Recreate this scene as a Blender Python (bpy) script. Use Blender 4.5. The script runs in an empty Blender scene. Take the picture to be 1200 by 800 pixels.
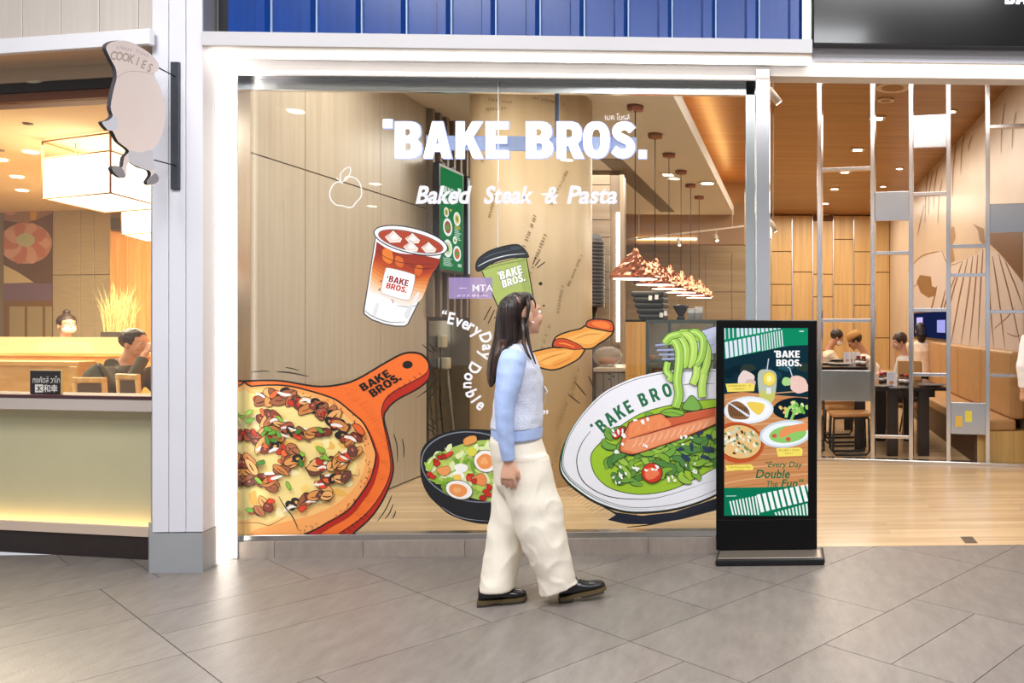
import bpy, bmesh, math, random
from mathutils import Vector, Matrix, noise as mnoise
from mathutils.geometry import tessellate_polygon

# ------------------------------------------------------------------ camera
random.seed(7)
SC = bpy.context.scene
COL = SC.collection
FPX, CX, CY = 960.0, 962.0, 380.0          # focal length and principal point, in 1200x800 pixels
YAW = math.radians(2.2)
CAM = Vector((0, -5.14, 1.43))
cd = bpy.data.cameras.new('camera')
cam = bpy.data.objects.new('camera', cd)
COL.objects.link(cam)
cd.sensor_width = 36.0
cd.lens = FPX / 1200 * 36
cd.shift_x = -(CX - 600) / 1200
cd.shift_y = -(400 - CY) / 1200
cd.clip_end = 100
cam.location = CAM
cam.rotation_euler = (math.pi / 2, 0, -YAW)
SC.camera = cam

# ------------------------------------------------------------------ world, lights, exposure
vs = SC.view_settings
vs.view_transform = 'Standard'
vs.look = 'None'
vs.gamma = 1.0
vs.use_curve_mapping = False
vs.exposure = 0.35
SC.cycles.max_bounces = 10
SC.cycles.transparent_max_bounces = 24
SC.cycles.caustics_reflective = False
SC.cycles.caustics_refractive = False
SC.cycles.sample_clamp_indirect = 4.0

w = bpy.data.worlds.new('mall_ambient')
SC.world = w
w.use_nodes = True
w.node_tree.nodes['Background'].inputs[0].default_value = (0.93, 0.95, 1.0, 1)
w.node_tree.nodes['Background'].inputs[1].default_value = 0.5


def area(name, loc, size, energy, color, rot=(0, 0, 0), spread=math.pi):
    l = bpy.data.lights.new(name, 'AREA')
    l.shape = 'RECTANGLE'
    l.size, l.size_y = size
    l.energy = energy
    l.color = color
    l.spread = spread
    o = bpy.data.objects.new(name, l)
    o.location = loc
    o.rotation_euler = rot
    COL.objects.link(o)
    return o


WARM = (1.0, 0.87, 0.70)
WARM2 = (1.0, 0.92, 0.82)
DAYL = (0.97, 0.98, 1.0)
# corridor ceiling lamps of the mall
area('mall_ceiling_lamp', (-3.4, -3.4, 5.2), (2.0, 2.0), 205, DAYL)
area('mall_ceiling_lamp', (1.2, -3.4, 5.2), (2.0, 2.0), 205, DAYL)
area('mall_ceiling_lamp', (-1.0, -6.6, 5.2), (4.0, 1.6), 220, DAYL)
# ceiling lamps of the steak house
area('restaurant_ceiling_lamp', (-2.75, 0.95, 3.44), (1.0, 1.2), 21, WARM2)
area('restaurant_ceiling_lamp', (-1.6, 0.8, 3.44), (0.8, 1.0), 20, WARM2)
area('restaurant_ceiling_lamp', (-2.3, 6.2, 3.44), (1.2, 5.0), 105, WARM2)
area('restaurant_ceiling_lamp', (0.7, 2.2, 4.04), (2.0, 3.0), 80, WARM2)
area('restaurant_ceiling_lamp', (0.7, 7.5, 4.04), (2.0, 5.0), 125, WARM)
area('restaurant_ceiling_lamp', (0.4, 12.5, 4.04), (3.0, 3.0), 120, WARM)

# ------------------------------------------------------------------ photograph geometry -> world points
_F = Vector((math.sin(YAW), math.cos(YAW), 0))
_R = Vector((math.cos(YAW), -math.sin(YAW), 0))


def ray(px, py):
    return _F + _R * ((px - CX) / FPX) + Vector((0, 0, (CY - py) / FPX))


def atY(px, py, Y):
    d = ray(px, py)
    return CAM + d * ((Y - CAM.y) / d.y)


def atZ(px, py, Z=0.0):
    d = ray(px, py)
    return CAM + d * ((Z - CAM.z) / d.z)


def atX(px, py, X):
    d = ray(px, py)
    return CAM + d * ((X - CAM.x) / d.x)


def XY(px, Y):
    return atY(px, 380, Y).x


def ZY(py, Y, px=600):
    return atY(px, py, Y).z


# ------------------------------------------------------------------ materials
_MC = {}


def lin(h):
    h = h.lstrip('#')
    c = [int(h[i:i + 2], 16) / 255 for i in (0, 2, 4)]
    return tuple(x / 12.92 if x <= 0.04045 else ((x + 0.055) / 1.055) ** 2.4 for x in c)


def mat(hexc, rough=0.55, metal=0.0, emit=0.0, var=0.0, vscale=6.0, bump=0.0, bscale=60.0, spec=0.5,
        stretch=(1, 1, 1), trans=0.0, coat=0.0, hex2=None, name=None):
    key = (hexc, rough, metal, emit, var, vscale, bump, bscale, spec, stretch, trans, coat, hex2)
    if key in _MC:
        return _MC[key]
    m = bpy.data.materials.new(name or ('surface_' + hexc.lstrip('#')))
    m.use_nodes = True
    nt = m.node_tree
    b = nt.nodes['Principled BSDF']
    c = lin(hexc)
    b.inputs['Base Color'].default_value = (*c, 1)
    b.inputs['Roughness'].default_value = rough
    b.inputs['Metallic'].default_value = metal
    b.inputs['Specular IOR Level'].default_value = spec
    b.inputs['Coat Weight'].default_value = coat
    b.inputs['Coat Roughness'].default_value = 0.08
    if trans:
        b.inputs['Transmission Weight'].default_value = trans
    if emit:
        b.inputs['Emission Color'].default_value = (*c, 1)
        b.inputs['Emission Strength'].default_value = emit
    if var or bump:
        tc = nt.nodes.new('ShaderNodeTexCoord')
        mp = nt.nodes.new('ShaderNodeMapping')
        mp.inputs['Scale'].default_value = stretch
        nt.links.new(tc.outputs['Object'], mp.inputs['Vector'])
        if var:
            n = nt.nodes.new('ShaderNodeTexNoise')
            n.inputs['Scale'].default_value = vscale
            n.inputs['Detail'].default_value = 5
            nt.links.new(mp.outputs[0], n.inputs['Vector'])
            r = nt.nodes.new('ShaderNodeValToRGB')
            r.color_ramp.elements[0].position = 0.3
            r.color_ramp.elements[1].position = 0.7
            c2 = lin(hex2) if hex2 else tuple(min(1, x * (1 + var)) for x in c)
            c1 = c if hex2 else tuple(x * (1 - var) for x in c)
            r.color_ramp.elements[0].color = (*c1, 1)
            r.color_ramp.elements[1].color = (*c2, 1)
            nt.links.new(n.outputs['Fac'], r.inputs[0])
            nt.links.new(r.outputs[0], b.inputs['Base Color'])
        if bump:
            n2 = nt.nodes.new('ShaderNodeTexNoise')
            n2.inputs['Scale'].default_value = bscale
            n2.inputs['Detail'].default_value = 4
            nt.links.new(mp.outputs[0], n2.inputs['Vector'])
            bp = nt.nodes.new('ShaderNodeBump')
            bp.inputs['Strength'].default_value = bump
            bp.inputs['Distance'].default_value = 0.01
            nt.links.new(n2.outputs['Fac'], bp.inputs['Height'])
            nt.links.new(bp.outputs[0], b.inputs['Normal'])
    _MC[key] = m
    return m


def led(hexc, strength):
    key = ('led', hexc, strength)
    if key in _MC:
        return _MC[key]
    m = bpy.data.materials.new('light_' + hexc.lstrip('#'))
    m.use_nodes = True
    nt = m.node_tree
    nt.nodes.clear()
    e = nt.nodes.new('ShaderNodeEmission')
    e.inputs[0].default_value = (*lin(hexc), 1)
    e.inputs[1].default_value = strength
    o = nt.nodes.new('ShaderNodeOutputMaterial')
    nt.links.new(e.outputs[0], o.inputs[0])
    _MC[key] = m
    return m


def glass(tint='ffffff', ior=1.45, name='window_glass', rough=0.0):
    key = ('glass', tint, ior, rough)
    if key in _MC:
        return _MC[key]
    m = bpy.data.materials.new(name)
    m.use_nodes = True
    nt = m.node_tree
    nt.nodes.clear()
    t = nt.nodes.new('ShaderNodeBsdfTransparent')
    t.inputs[0].default_value = (*lin(tint), 1)
    g = nt.nodes.new('ShaderNodeBsdfGlossy')
    g.inputs['Roughness'].default_value = rough
    fr = nt.nodes.new('ShaderNodeFresnel')
    ge = nt.nodes.new('ShaderNodeNewGeometry')      # same reflectance on both faces of a thin pane
    mr = nt.nodes.new('ShaderNodeMapRange')
    mr.inputs[3].default_value = ior
    mr.inputs[4].default_value = 1 / ior
    nt.links.new(ge.outputs['Backfacing'], mr.inputs[0])
    nt.links.new(mr.outputs[0], fr.inputs[0])
    mx = nt.nodes.new('ShaderNodeMixShader')
    o = nt.nodes.new('ShaderNodeOutputMaterial')
    nt.links.new(fr.outputs[0], mx.inputs[0])
    nt.links.new(t.outputs[0], mx.inputs[1])
    nt.links.new(g.outputs[0], mx.inputs[2])
    nt.links.new(mx.outputs[0], o.inputs[0])
    _MC[key] = m
    return m


def film(hexc, opacity, name='translucent_film'):
    key = ('film', hexc, opacity)
    if key in _MC:
        return _MC[key]
    m = bpy.data.materials.new(name)
    m.use_nodes = True
    nt = m.node_tree
    b = nt.nodes['Principled BSDF']
    b.inputs['Base Color'].default_value = (*lin(hexc), 1)
    b.inputs['Roughness'].default_value = 0.6
    t = nt.nodes.new('ShaderNodeBsdfTransparent')
    mx = nt.nodes.new('ShaderNodeMixShader')
    mx.inputs[0].default_value = opacity
    nt.links.new(t.outputs[0], mx.inputs[1])
    nt.links.new(b.outputs[0], mx.inputs[2])
    nt.links.new(mx.outputs[0], nt.nodes['Material Output'].inputs[0])
    _MC[key] = m
    return m


def wood(h1, h2, axis='z', rough=0.45, plank=None, plank_len=1.2, scale=1.0, dark=0.75, name='wood'):
    """Streaky wood; plank = width of boards drawn by a brick texture (far-away boards only)."""
    key = ('wood', h1, h2, axis, rough, plank, plank_len, scale, dark)
    if key in _MC:
        return _MC[key]
    m = bpy.data.materials.new(name)
    m.use_nodes = True
    nt = m.node_tree
    b = nt.nodes['Principled BSDF']
    b.inputs['Roughness'].default_value = rough
    tc = nt.nodes.new('ShaderNodeTexCoord')
    mp = nt.nodes.new('ShaderNodeMapping')
    s = {'x': (0.6, 14, 14), 'y': (14, 0.6, 14), 'z': (14, 14, 0.6)}[axis]
    mp.inputs['Scale'].default_value = tuple(v * scale for v in s)
    nt.links.new(tc.outputs['Object'], mp.inputs['Vector'])
    n = nt.nodes.new('ShaderNodeTexNoise')
    n.inputs['Scale'].default_value = 1.6
    n.inputs['Detail'].default_value = 8
    n.inputs['Distortion'].default_value = 0.6
    nt.links.new(mp.outputs[0], n.inputs['Vector'])
    r = nt.nodes.new('ShaderNodeValToRGB')
    r.color_ramp.elements[0].position = 0.3
    r.color_ramp.elements[1].position = 0.72
    r.color_ramp.elements[0].color = (*lin(h1), 1)
    r.color_ramp.elements[1].color = (*lin(h2), 1)
    nt.links.new(n.outputs['Fac'], r.inputs[0])
    out = r.outputs[0]
    if plank:
        br = nt.nodes.new('ShaderNodeTexBrick')
        br.inputs['Scale'].default_value = 1.0
        br.inputs['Brick Width'].default_value = plank_len
        br.inputs['Row Height'].default_value = plank
        br.inputs['Mortar Size'].default_value = 0.0018
        br.inputs['Color1'].default_value = (1, 1, 1, 1)
        br.inputs['Color2'].default_value = (0.84, 0.84, 0.84, 1)
        br.inputs['Mortar'].default_value = (dark, dark, dark, 1)
        br.offset = 0.37
        mb = nt.nodes.new('ShaderNodeMapping')
        if axis == 'y':
            mb.inputs['Rotation'].default_value = (0, 0, math.pi / 2)
        nt.links.new(tc.outputs['Object'], mb.inputs['Vector'])
        nt.links.new(mb.outputs[0], br.inputs['Vector'])
        mu = nt.nodes.new('ShaderNodeMixRGB')
        mu.blend_type = 'MULTIPLY'
        mu.inputs[0].default_value = 1
        nt.links.new(out, mu.inputs[1])
        nt.links.new(br.outputs['Color'], mu.inputs[2])
        out = mu.outputs[0]
    nt.links.new(out, b.inputs['Base Color'])
    _MC[key] = m
    return m


CHROME = mat('e4e4e8', rough=0.2, metal=1.0, name='polished_steel')
MIRROR = mat('c9cfd8', rough=0.26, metal=1.0, name='mirror_steel')
BLACK = mat('0b0b0d', rough=0.35)
WHITE = mat('f4f3f4', rough=0.5, var=0.02, vscale=3)


# ------------------------------------------------------------------ object helpers
def tag(o, label=None, cat=None, group=None, kind=None):
    if label:
        o['label'] = label
    if cat:
        o['category'] = cat
    if group:
        o['group'] = group
    if kind:
        o['kind'] = kind
    return o


def empty(name, loc, label=None, cat=None, group=None, kind=None, rz=0.0):
    o = bpy.data.objects.new(name, None)
    o.empty_display_size = 0.1
    o.location = loc
    o.rotation_euler = (0, 0, rz)
    COL.objects.link(o)
    return tag(o, label, cat, group, kind)


def link(name, me, parent=None):
    o = bpy.data.objects.new(name, me)
    COL.objects.link(o)
    if parent is not None:
        o.parent = parent
        o.matrix_parent_inverse = wmat(parent).inverted()
    return o


def wmat(o):
    m = Matrix.LocRotScale(o.location, o.rotation_euler, o.scale)
    if o.parent:
        return wmat(o.parent) @ o.matrix_parent_inverse @ m
    return m


def copy_tree(o, parent=None, offset=None, M4=None, label=None):
    """Copy of a thing with its parts; the meshes are shared."""
    c = o.copy()
    COL.objects.link(c)
    if parent is not None:
        mpi = o.matrix_parent_inverse.copy()
        c.parent = parent
        c.matrix_parent_inverse = mpi
    if offset is not None:
        c.location = Vector(c.location) + Vector(offset)
    if label:
        c['label'] = label
    for ch in o.children:
        copy_tree(ch, c)
    return c


class MB:
    """Collects shapes into one mesh; M is applied to every point; each face carries a material."""

    def __init__(self, M=None):
        self.bm = bmesh.new()
        self.M = M or Matrix()
        self.mats = []

    def mi(self, m):
        if m is None:
            return 0
        if m not in self.mats:
            self.mats.append(m)
        return self.mats.index(m)

    def _add(self, verts, faces, m=None, smooth=False):
        i = self.mi(m)
        vs_ = [self.bm.verts.new(self.M @ Vector(v)) for v in verts]
        out = []
        for f in faces:
            try:
                fc = self.bm.faces.new([vs_[k] for k in f])
            except ValueError:
                continue
            fc.material_index = i
            fc.smooth = smooth
            out.append(fc)
        return vs_, out

    def box(self, x0, x1, y0, y1, z0, z1, m=None, bevel=0.0, T=None, seg=1):
        vv = [(x, y, z) for z in (z0, z1) for y in (y0, y1) for x in (x0, x1)]
        if T is not None:
            vv = [T @ Vector(v) for v in vv]
        ff = [(0, 2, 3, 1), (4, 5, 7, 6), (0, 1, 5, 4), (2, 6, 7, 3), (0, 4, 6, 2), (1, 3, 7, 5)]
        v, f = self._add(vv, ff, m)
        if bevel:
            es = list({e for fc in f for e in fc.edges})
            bmesh.ops.bevel(self.bm, geom=es, offset=bevel, segments=seg, affect='EDGES', profile=0.5)
        return self

    def poly_prism(self, pts, ax, d0, d1, m=None, T=None):
        """Outline pts (a,b) extruded along axis ax ('x': a=y,b=z; 'y': a=x,b=z; 'z': a=x,b=y)."""
        def p(a, b, d):
            q = {'x': (d, a, b), 'y': (a, d, b), 'z': (a, b, d)}[ax]
            return T @ Vector(q) if T is not None else q
        n = len(pts)
        vv = [p(a, b, d0) for a, b in pts] + [p(a, b, d1) for a, b in pts]
        ff = [(k, (k + 1) % n, n + (k + 1) % n, n + k) for k in range(n)]
        tri = tessellate_polygon([[Vector((a, b, 0)) for a, b in pts]])
        ff += [tuple(t) for t in tri] + [tuple(n + k for k in reversed(t)) for t in tri]
        v, f = self._add(vv, ff, m)
        bmesh.ops.recalc_face_normals(self.bm, faces=f)
        return self

    def tube(self, path, r, n=8, m=None, cap=True, closed=False, smooth=True):
        path = [Vector(p) for p in path]
        k = len(path)
        rs = r if isinstance(r, (list, tuple)) else [r] * k
        vv, ff = [], []
        up = None
        for i in range(k):
            a = path[i - 1] if (i > 0 or closed) else path[i]
            b = path[(i + 1) % k] if (i < k - 1 or closed) else path[i]
            t = (b - a).normalized()
            if up is None:
                up = Vector((0, 0, 1)) if abs(t.z) < 0.9 else Vector((1, 0, 0))
            s = t.cross(up).normalized()
            up = s.cross(t).normalized()
            for j in range(n):
                q = 2 * math.pi * j / n
                vv.append(path[i] + (s * math.cos(q) + up * math.sin(q)) * rs[i])
        for i in range(k if closed else k - 1):
            for j in range(n):
                i2 = (i + 1) % k
                ff.append((i * n + j, i * n + (j + 1) % n, i2 * n + (j + 1) % n, i2 * n + j))
        if cap and not closed:
            ff.append(tuple(range(n - 1, -1, -1)))
            ff.append(tuple((k - 1) * n + j for j in range(n)))
        self._add(vv, ff, m, smooth)
        return self

    def lathe(self, prof, c=(0, 0, 0), n=20, m=None, smooth=True, T=None, wob=None):
        """prof = [(r, z)...] turned about the vertical through c."""
        vv, ff = [], []
        k = len(prof)
        for (r, z) in prof:
            for j in range(n):
                q = 2 * math.pi * j / n
                p = Vector((c[0] + r * math.cos(q), c[1] + r * math.sin(q), c[2] + z))
                if wob:
                    p = wob(p, r, z, q)
                if T is not None:
                    p = T @ p
                vv.append(p)
        for i in range(k - 1):
            for j in range(n):
                ff.append((i * n + j, i * n + (j + 1) % n, (i + 1) * n + (j + 1) % n, (i + 1) * n + j))
        if prof[0][0] > 1e-6:
            ff.append(tuple(range(n - 1, -1, -1)))
        if prof[-1][0] > 1e-6:
            ff.append(tuple((k - 1) * n + j for j in range(n)))
        self._add(vv, ff, m, smooth)
        return self

    def loft(self, secs, n=20, m=None, smooth=True, cap=True):
        """secs = [(centre, axis_a, axis_b)] ellipse rings joined in order."""
        vv, ff = [], []
        for c, a, b in secs:
            c, a, b = Vector(c), Vector(a), Vector(b)
            for j in range(n):
                q = 2 * math.pi * j / n
                vv.append(c + a * math.cos(q) + b * math.sin(q))
        k = len(secs)
        for i in range(k - 1):
            for j in range(n):
                ff.append((i * n + j, i * n + (j + 1) % n, (i + 1) * n + (j + 1) % n, (i + 1) * n + j))
        if cap:
            ff.append(tuple(range(n - 1, -1, -1)))
            ff.append(tuple((k - 1) * n + j for j in range(n)))
        self._add(vv, ff, m, smooth)
        return self

    def ball(self, c, r, n=14, m=None, sc=(1, 1, 1), T=None):
        k = n // 2 + 1
        prof = [(math.sin(math.pi * i / k), -math.cos(math.pi * i / k)) for i in range(k + 1)]
        vv, ff = [], []
        for (a, z) in prof:
            for j in range(n):
                q = 2 * math.pi * j / n
                p = Vector((a * math.cos(q) * r * sc[0], a * math.sin(q) * r * sc[1], z * r * sc[2]))
                if T is not None:
                    p = T @ p
                vv.append(Vector(c) + p)
        for i in range(k):
            for j in range(n):
                ff.append((i * n + j, i * n + (j + 1) % n, (i + 1) * n + (j + 1) % n, (i + 1) * n + j))
        v, f = self._add(vv, ff, m, True)
        bmesh.ops.remove_doubles(self.bm, verts=v, dist=1e-6)
        return self

    def build(self, name, m=None, parent=None, fix=True):
        if fix:
            bmesh.ops.recalc_face_normals(self.bm, faces=self.bm.faces[:])
        me = bpy.data.meshes.new(name)
        self.bm.to_mesh(me)
        self.bm.free()
        if self.mats:
            for q in self.mats:
                me.materials.append(q)
        elif m is not None:
            me.materials.append(m)
        return link(name, me, parent)


def bx(name, x0, x1, y0, y1, z0, z1, m, parent=None, bevel=0.0, M=None, seg=1):
    return MB(M).box(x0, x1, y0, y1, z0, z1, bevel=bevel, seg=seg).build(name, m, parent)


def structure(o):
    o['kind'] = 'structure'
    return o


def remesh(ob, voxel=0.006, smooth=2, sub=0, disp=None):
    """Fuse a mesh object's pieces into one continuous surface."""
    md = ob.modifiers.new('fuse', 'REMESH')
    md.mode = 'VOXEL'
    md.voxel_size = voxel
    md.use_smooth_shade = True
    if smooth:
        sm = ob.modifiers.new('soften', 'SMOOTH')
        sm.iterations = smooth
        sm.factor = 0.5
    dg = bpy.context.evaluated_depsgraph_get()
    me = bpy.data.meshes.new_from_object(ob.evaluated_get(dg))
    ob.modifiers.clear()
    mats = [m for m in ob.data.materials]
    old = ob.data
    ob.data = me
    if not me.materials and mats:
        me.materials.append(mats[0])
    bpy.data.meshes.remove(old)
    if disp:
        nrm = [v.normal.copy() for v in me.vertices]
        for v, nn in zip(me.vertices, nrm):
            v.co = v.co + nn * disp(v.co)
    for p in me.polygons:
        p.use_smooth = True
    return ob

# ================================================================== THE SETTING
# ---------------- mall floor: stone tiles laid diagonally in rows, recessed joints
TT = math.radians(39.8)
TA = Vector((math.sin(TT), math.cos(TT)))
TB = Vector((-math.cos(TT), math.sin(TT)))
GROUT = mat('5d564f', rough=0.8, var=0.1, vscale=20)
floor = structure(bx('floor', -12, 8, -24, 0.13, -0.12, -0.004, GROUT))


def stone(name, h1, h2, rough):
    m = bpy.data.materials.new(name)
    m.use_nodes = True
    nt = m.node_tree
    b = nt.nodes['Principled BSDF']
    tc = nt.nodes.new('ShaderNodeTexCoord')
    mp = nt.nodes.new('ShaderNodeMapping')
    mp.inputs['Rotation'].default_value = (0, 0, TT)
    mp.inputs['Scale'].default_value = (3, 1, 1)
    nt.links.new(tc.outputs['Object'], mp.inputs['Vector'])
    n = nt.nodes.new('ShaderNodeTexNoise')
    n.inputs['Scale'].default_value = 5
    n.inputs['Detail'].default_value = 9
    n.inputs['Roughness'].default_value = 0.7
    nt.links.new(mp.outputs[0], n.inputs['Vector'])
    r = nt.nodes.new('ShaderNodeValToRGB')
    r.color_ramp.elements[0].position = 0.28
    r.color_ramp.elements[1].position = 0.75
    r.color_ramp.elements[0].color = (*lin(h1), 1)
    r.color_ramp.elements[1].color = (*lin(h2), 1)
    nt.links.new(n.outputs['Fac'], r.inputs[0])
    oi = nt.nodes.new('ShaderNodeObjectInfo')
    mr = nt.nodes.new('ShaderNodeMapRange')
    mr.inputs[3].default_value = 0.92
    mr.inputs[4].default_value = 1.07
    nt.links.new(oi.outputs['Random'], mr.inputs[0])
    mu = nt.nodes.new('ShaderNodeMixRGB')
    mu.blend_type = 'MULTIPLY'
    mu.inputs[0].default_value = 1
    nt.links.new(r.outputs[0], mu.inputs[1])
    nt.links.new(mr.outputs[0], mu.inputs[2])
    nt.links.new(mu.outputs[0], b.inputs['Base Color'])
    b.inputs['Roughness'].default_value = rough
    n2 = nt.nodes.new('ShaderNodeTexNoise')
    n2.inputs['Scale'].default_value = 90
    n2.inputs['Detail'].default_value = 3
    nt.links.new(tc.outputs['Object'], n2.inputs['Vector'])
    bp = nt.nodes.new('ShaderNodeBump')
    bp.inputs['Strength'].default_value = 0.25
    bp.inputs['Distance'].default_value = 0.004
    nt.links.new(n2.outputs['Fac'], bp.inputs['Height'])
    nt.links.new(bp.outputs[0], b.inputs['Normal'])
    return m


STONE = stone('floor_stone', '6f6863', '8a827c', 0.36)
STONE2 = stone('skirting_stone', '8b8077', 'a3978d', 0.4)


def clip_half(poly, nx, ny, d):
    """Keep the part of the outline with nx*x + ny*y <= d."""
    out = []
    for k in range(len(poly)):
        p, q = poly[k], poly[(k + 1) % len(poly)]
        sp, sq = nx * p[0] + ny * p[1] - d, nx * q[0] + ny * q[1] - d
        if sp <= 0:
            out.append(p)
        if sp * sq < 0:
            t = sp / (sp - sq)
            out.append((p[0] + (q[0] - p[0]) * t, p[1] + (q[1] - p[1]) * t))
    return out


def floor_tile(a0, a1, b0, b1):
    g = 0.0022
    poly = []
    for a, b in ((a0 + g, b0 + g), (a1 - g, b0 + g), (a1 - g, b1 - g), (a0 + g, b1 - g)):
        p = TA * a + TB * b
        poly.append((p.x, p.y))
    xs = [p[0] for p in poly]
    ys = [p[1] for p in poly]
    if max(ys) < -2.5 or min(ys) > 0.13 or max(xs) < -5.4 or min(xs) > 2.4:
        return
    poly = clip_half(poly, 0, 1, 0.128)
    if len(poly) < 3:
        return
    MB().poly_prism(poly, 'z', -0.004, 0.0).build('floor_tile', STONE, floor)


ROW, UN = 0.713, 0.2545
rnd = random.Random(11)
for ri in range(-7, 9):
    b0 = -1.064 + ri * ROW
    a = -6.1 + (ri % 3) * 2 * UN + (0.03 if ri % 2 else 0)
    a = round(a / UN) * UN - 0.018
    while a < 2.6:
        L = UN * rnd.choice((2, 3, 3, 4))
        if rnd.random() < 0.42:
            floor_tile(a, a + L, b0, b0 + ROW / 2)
            floor_tile(a, a + L, b0 + ROW / 2, b0 + ROW)
        else:
            floor_tile(a, a + L, b0, b0 + ROW)
        a += L

# ---------------- steak house shell
XL = -3.46          # face of the panelled left wall
XR = 2.45           # face of the mural wall
YB = 14.8           # far wall
FLOORWOOD = wood('c7a67c', 'e0c69f', 'x', rough=0.22, plank=0.11, plank_len=1.1, scale=0.7, dark=0.8, name='oak_floor')
structure(bx('floor', XL - 0.1, 3.7, 0.13, YB + 0.1, -0.12, 0.0, FLOORWOOD))
PANEL = wood('b5a896', 'c3b7a6', 'z', rough=0.3, scale=0.8, name='pale_wood_panel')
wl = structure(bx('wall_left', XL - 0.16, XL - 0.022, 0.0, 12.2, 0, 4.3, mat('5a5148', rough=0.8, var=0.05)))
ZJ = 2.53
ys = [0.115, atX(358, 300, XL).y, atX(446, 300, XL).y, atX(500, 300, XL).y]
for k in range(3):
    for z0, z1 in ((0.012, ZJ), (ZJ + 0.008, 3.5)):
        bx('panel', XL - 0.022, XL, ys[k] + 0.004, ys[k + 1] - 0.004, z0, z1, PANEL, wl, bevel=0.002)
# left wall, deeper: fins, and dark panels whose colour stands for a shaded recess
FIN = mat('8d7c6c', rough=0.5, var=0.08, vscale=8, stretch=(6, 6, 0.6))
yv = ys[3] + 0.02
while yv < 4.9:
    bx('fin', XL - 0.02, XL + 0.05, yv, yv + 0.05, 1.5, 3.5, FIN, wl, bevel=0.003)
    yv += 0.165
for k in range(4):
    y0 = ys[3] + 0.02 + k * 0.52
    bx('recess_shade', XL - 0.022, XL + 0.012, y0, y0 + 0.51, 0.012, 1.47, mat('4b463c', rough=0.12, var=0.06, vscale=3), wl, bevel=0.003)

WCEIL = mat('e9e2d8', rough=0.7, var=0.015)
XC = -1.05          # edge of the lowered white ceiling
cl = structure(bx('ceiling', XL, XC, 0.13, 10.4, 3.5, 3.6, WCEIL))
bx('cove_lip', XC - 0.02, XC, 0.13, 10.4, 3.6, 3.66, WCEIL, cl)
bx('cove_light', XC - 0.16, XC - 0.06, 0.3, 10.2, 3.6, 3.615, led('ffc47a', 9), cl)
bx('air_slot', -2.37, -2.10, 5.2, 10.0, 3.492, 3.502, mat('7a6a5a', rough=0.6), cl)
WOODC = wood('8a5626', 'ad7a3e', 'x', rough=0.33, plank=0.16, plank_len=2.2, scale=0.55, dark=0.86, name='ceiling_oak')
structure(bx('ceiling', XL, 3.65, 0.02, YB + 0.1, 4.1, 4.2, WOODC))
MUR = mat('d2bca4', rough=0.35, var=0.05, vscale=1.6)
wr = structure(bx('wall_right', XR, XR + 0.15, 3.12, YB, 0, 4.1, MUR))
structure(bx('wall_side', XR + 0.15, 3.65, 3.12, 3.27, 0, 4.1, MUR))
structure(bx('wall_side', 3.5, 3.65, 0.14, 3.12, 0, 4.1, MUR))
BW = wood('c79f66', 'dab77f', 'z', rough=0.35, scale=0.6, name='golden_wood')
wb = structure(bx('wall_back', XL, XR + 0.1, YB, YB + 0.15, 0, 4.1, mat('6f4c2c', rough=0.6, var=0.08)))
xx = XY(880, YB)
k = 0
while xx < XR:
    wd = 0.50
    zz = 0.0
    for h in ([1.5, 0.9, 1.1, 0.7], [1.9, 0.5, 0.8, 0.9], [1.1, 1.6, 1.4], [0.8, 1.3, 0.55, 1.3])[k % 4]:
        z1 = min(zz + h, 4.08)
        if z1 - zz > 0.1:
            hole = (k * 7 + int(zz * 10)) % 5 == 0 and h < 0.85
            bx('mirror_inset' if hole else 'panel', xx + 0.012, min(xx + wd, XR) - 0.012, YB - 0.025, YB, zz + 0.01, z1 - 0.01, MIRROR if hole else BW, wb, bevel=0.004)
        zz = z1
    bx('steel_strip', xx - 0.008, xx + 0.008, YB - 0.04, YB, 0, 4.08, CHROME, wb)
    xx += wd
    k += 1
# lowered beam and lit cove in front of the kitchen
bk = structure(bx('trim_1', XL, XC + 0.2, 10.4, 10.75, 2.95, 4.1, mat('a8835c', rough=0.5, var=0.05)))
bx('cove_light', -2.9, -1.75, 10.36, 10.40, 3.02, 3.06, led('ffd9a0', 5), bk)
kw = structure(bx('wall_kitchen', XL, XC + 0.4, 12.2, 12.35, 0, 4.1, wood('9c8460', 'b39a72', 'x', rough=0.4, scale=0.5, name='kitchen_panel')))
for k in range(5):
    x0 = XL + 0.05 + k * 0.55
    for z0, z1 in ((0.02, 1.35), (1.37, 2.1), (2.12, 2.94)):
        bx('panel', x0, x0 + 0.54, 12.18, 12.2, z0, z1, wood('a58a62', 'bda47a', 'x', rough=0.4, scale=0.5, name='kitchen_board'), kw, bevel=0.004)
# stub wall with vertical light behind the column
sx0, sx1 = XY(672, 6.0), XY(729, 6.0)
sw = structure(bx('wall_stub', sx0, sx1, 6.0, 6.25, 0, 3.5, mat('7f6b58', rough=0.5)))
zz = 0.02
while zz < 3.4:
    bx('board', sx0, sx1 - 0.16, 5.985, 6.0, zz, zz + 0.225, wood('8d7862', 'a8927a', 'x', rough=0.5, scale=0.7, name='grey_board'), sw, bevel=0.003)
    zz += 0.235
bx('light_strip', XY(722.5, 5.97), XY(726.5, 5.97), 5.96, 5.985, 1.2, 2.93, led('fff0d2', 7), sw)
bx('corner_post', XY(726.8, 5.97), XY(731, 5.97), 5.95, 6.0, 0, 3.5, mat('a08a72', rough=0.4), sw)
# plywood clad column with stencilled print
pc = atY(624, 380, 2.5)
PLY = wood('c9b08c', 'd8c29f', 'z', rough=0.4, scale=0.25, name='plywood')
col = structure(MB().lathe([(0.53, 0.0), (0.53, 3.5)], (pc.x, pc.y, 0), n=72).build('trim_2', PLY))

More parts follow.
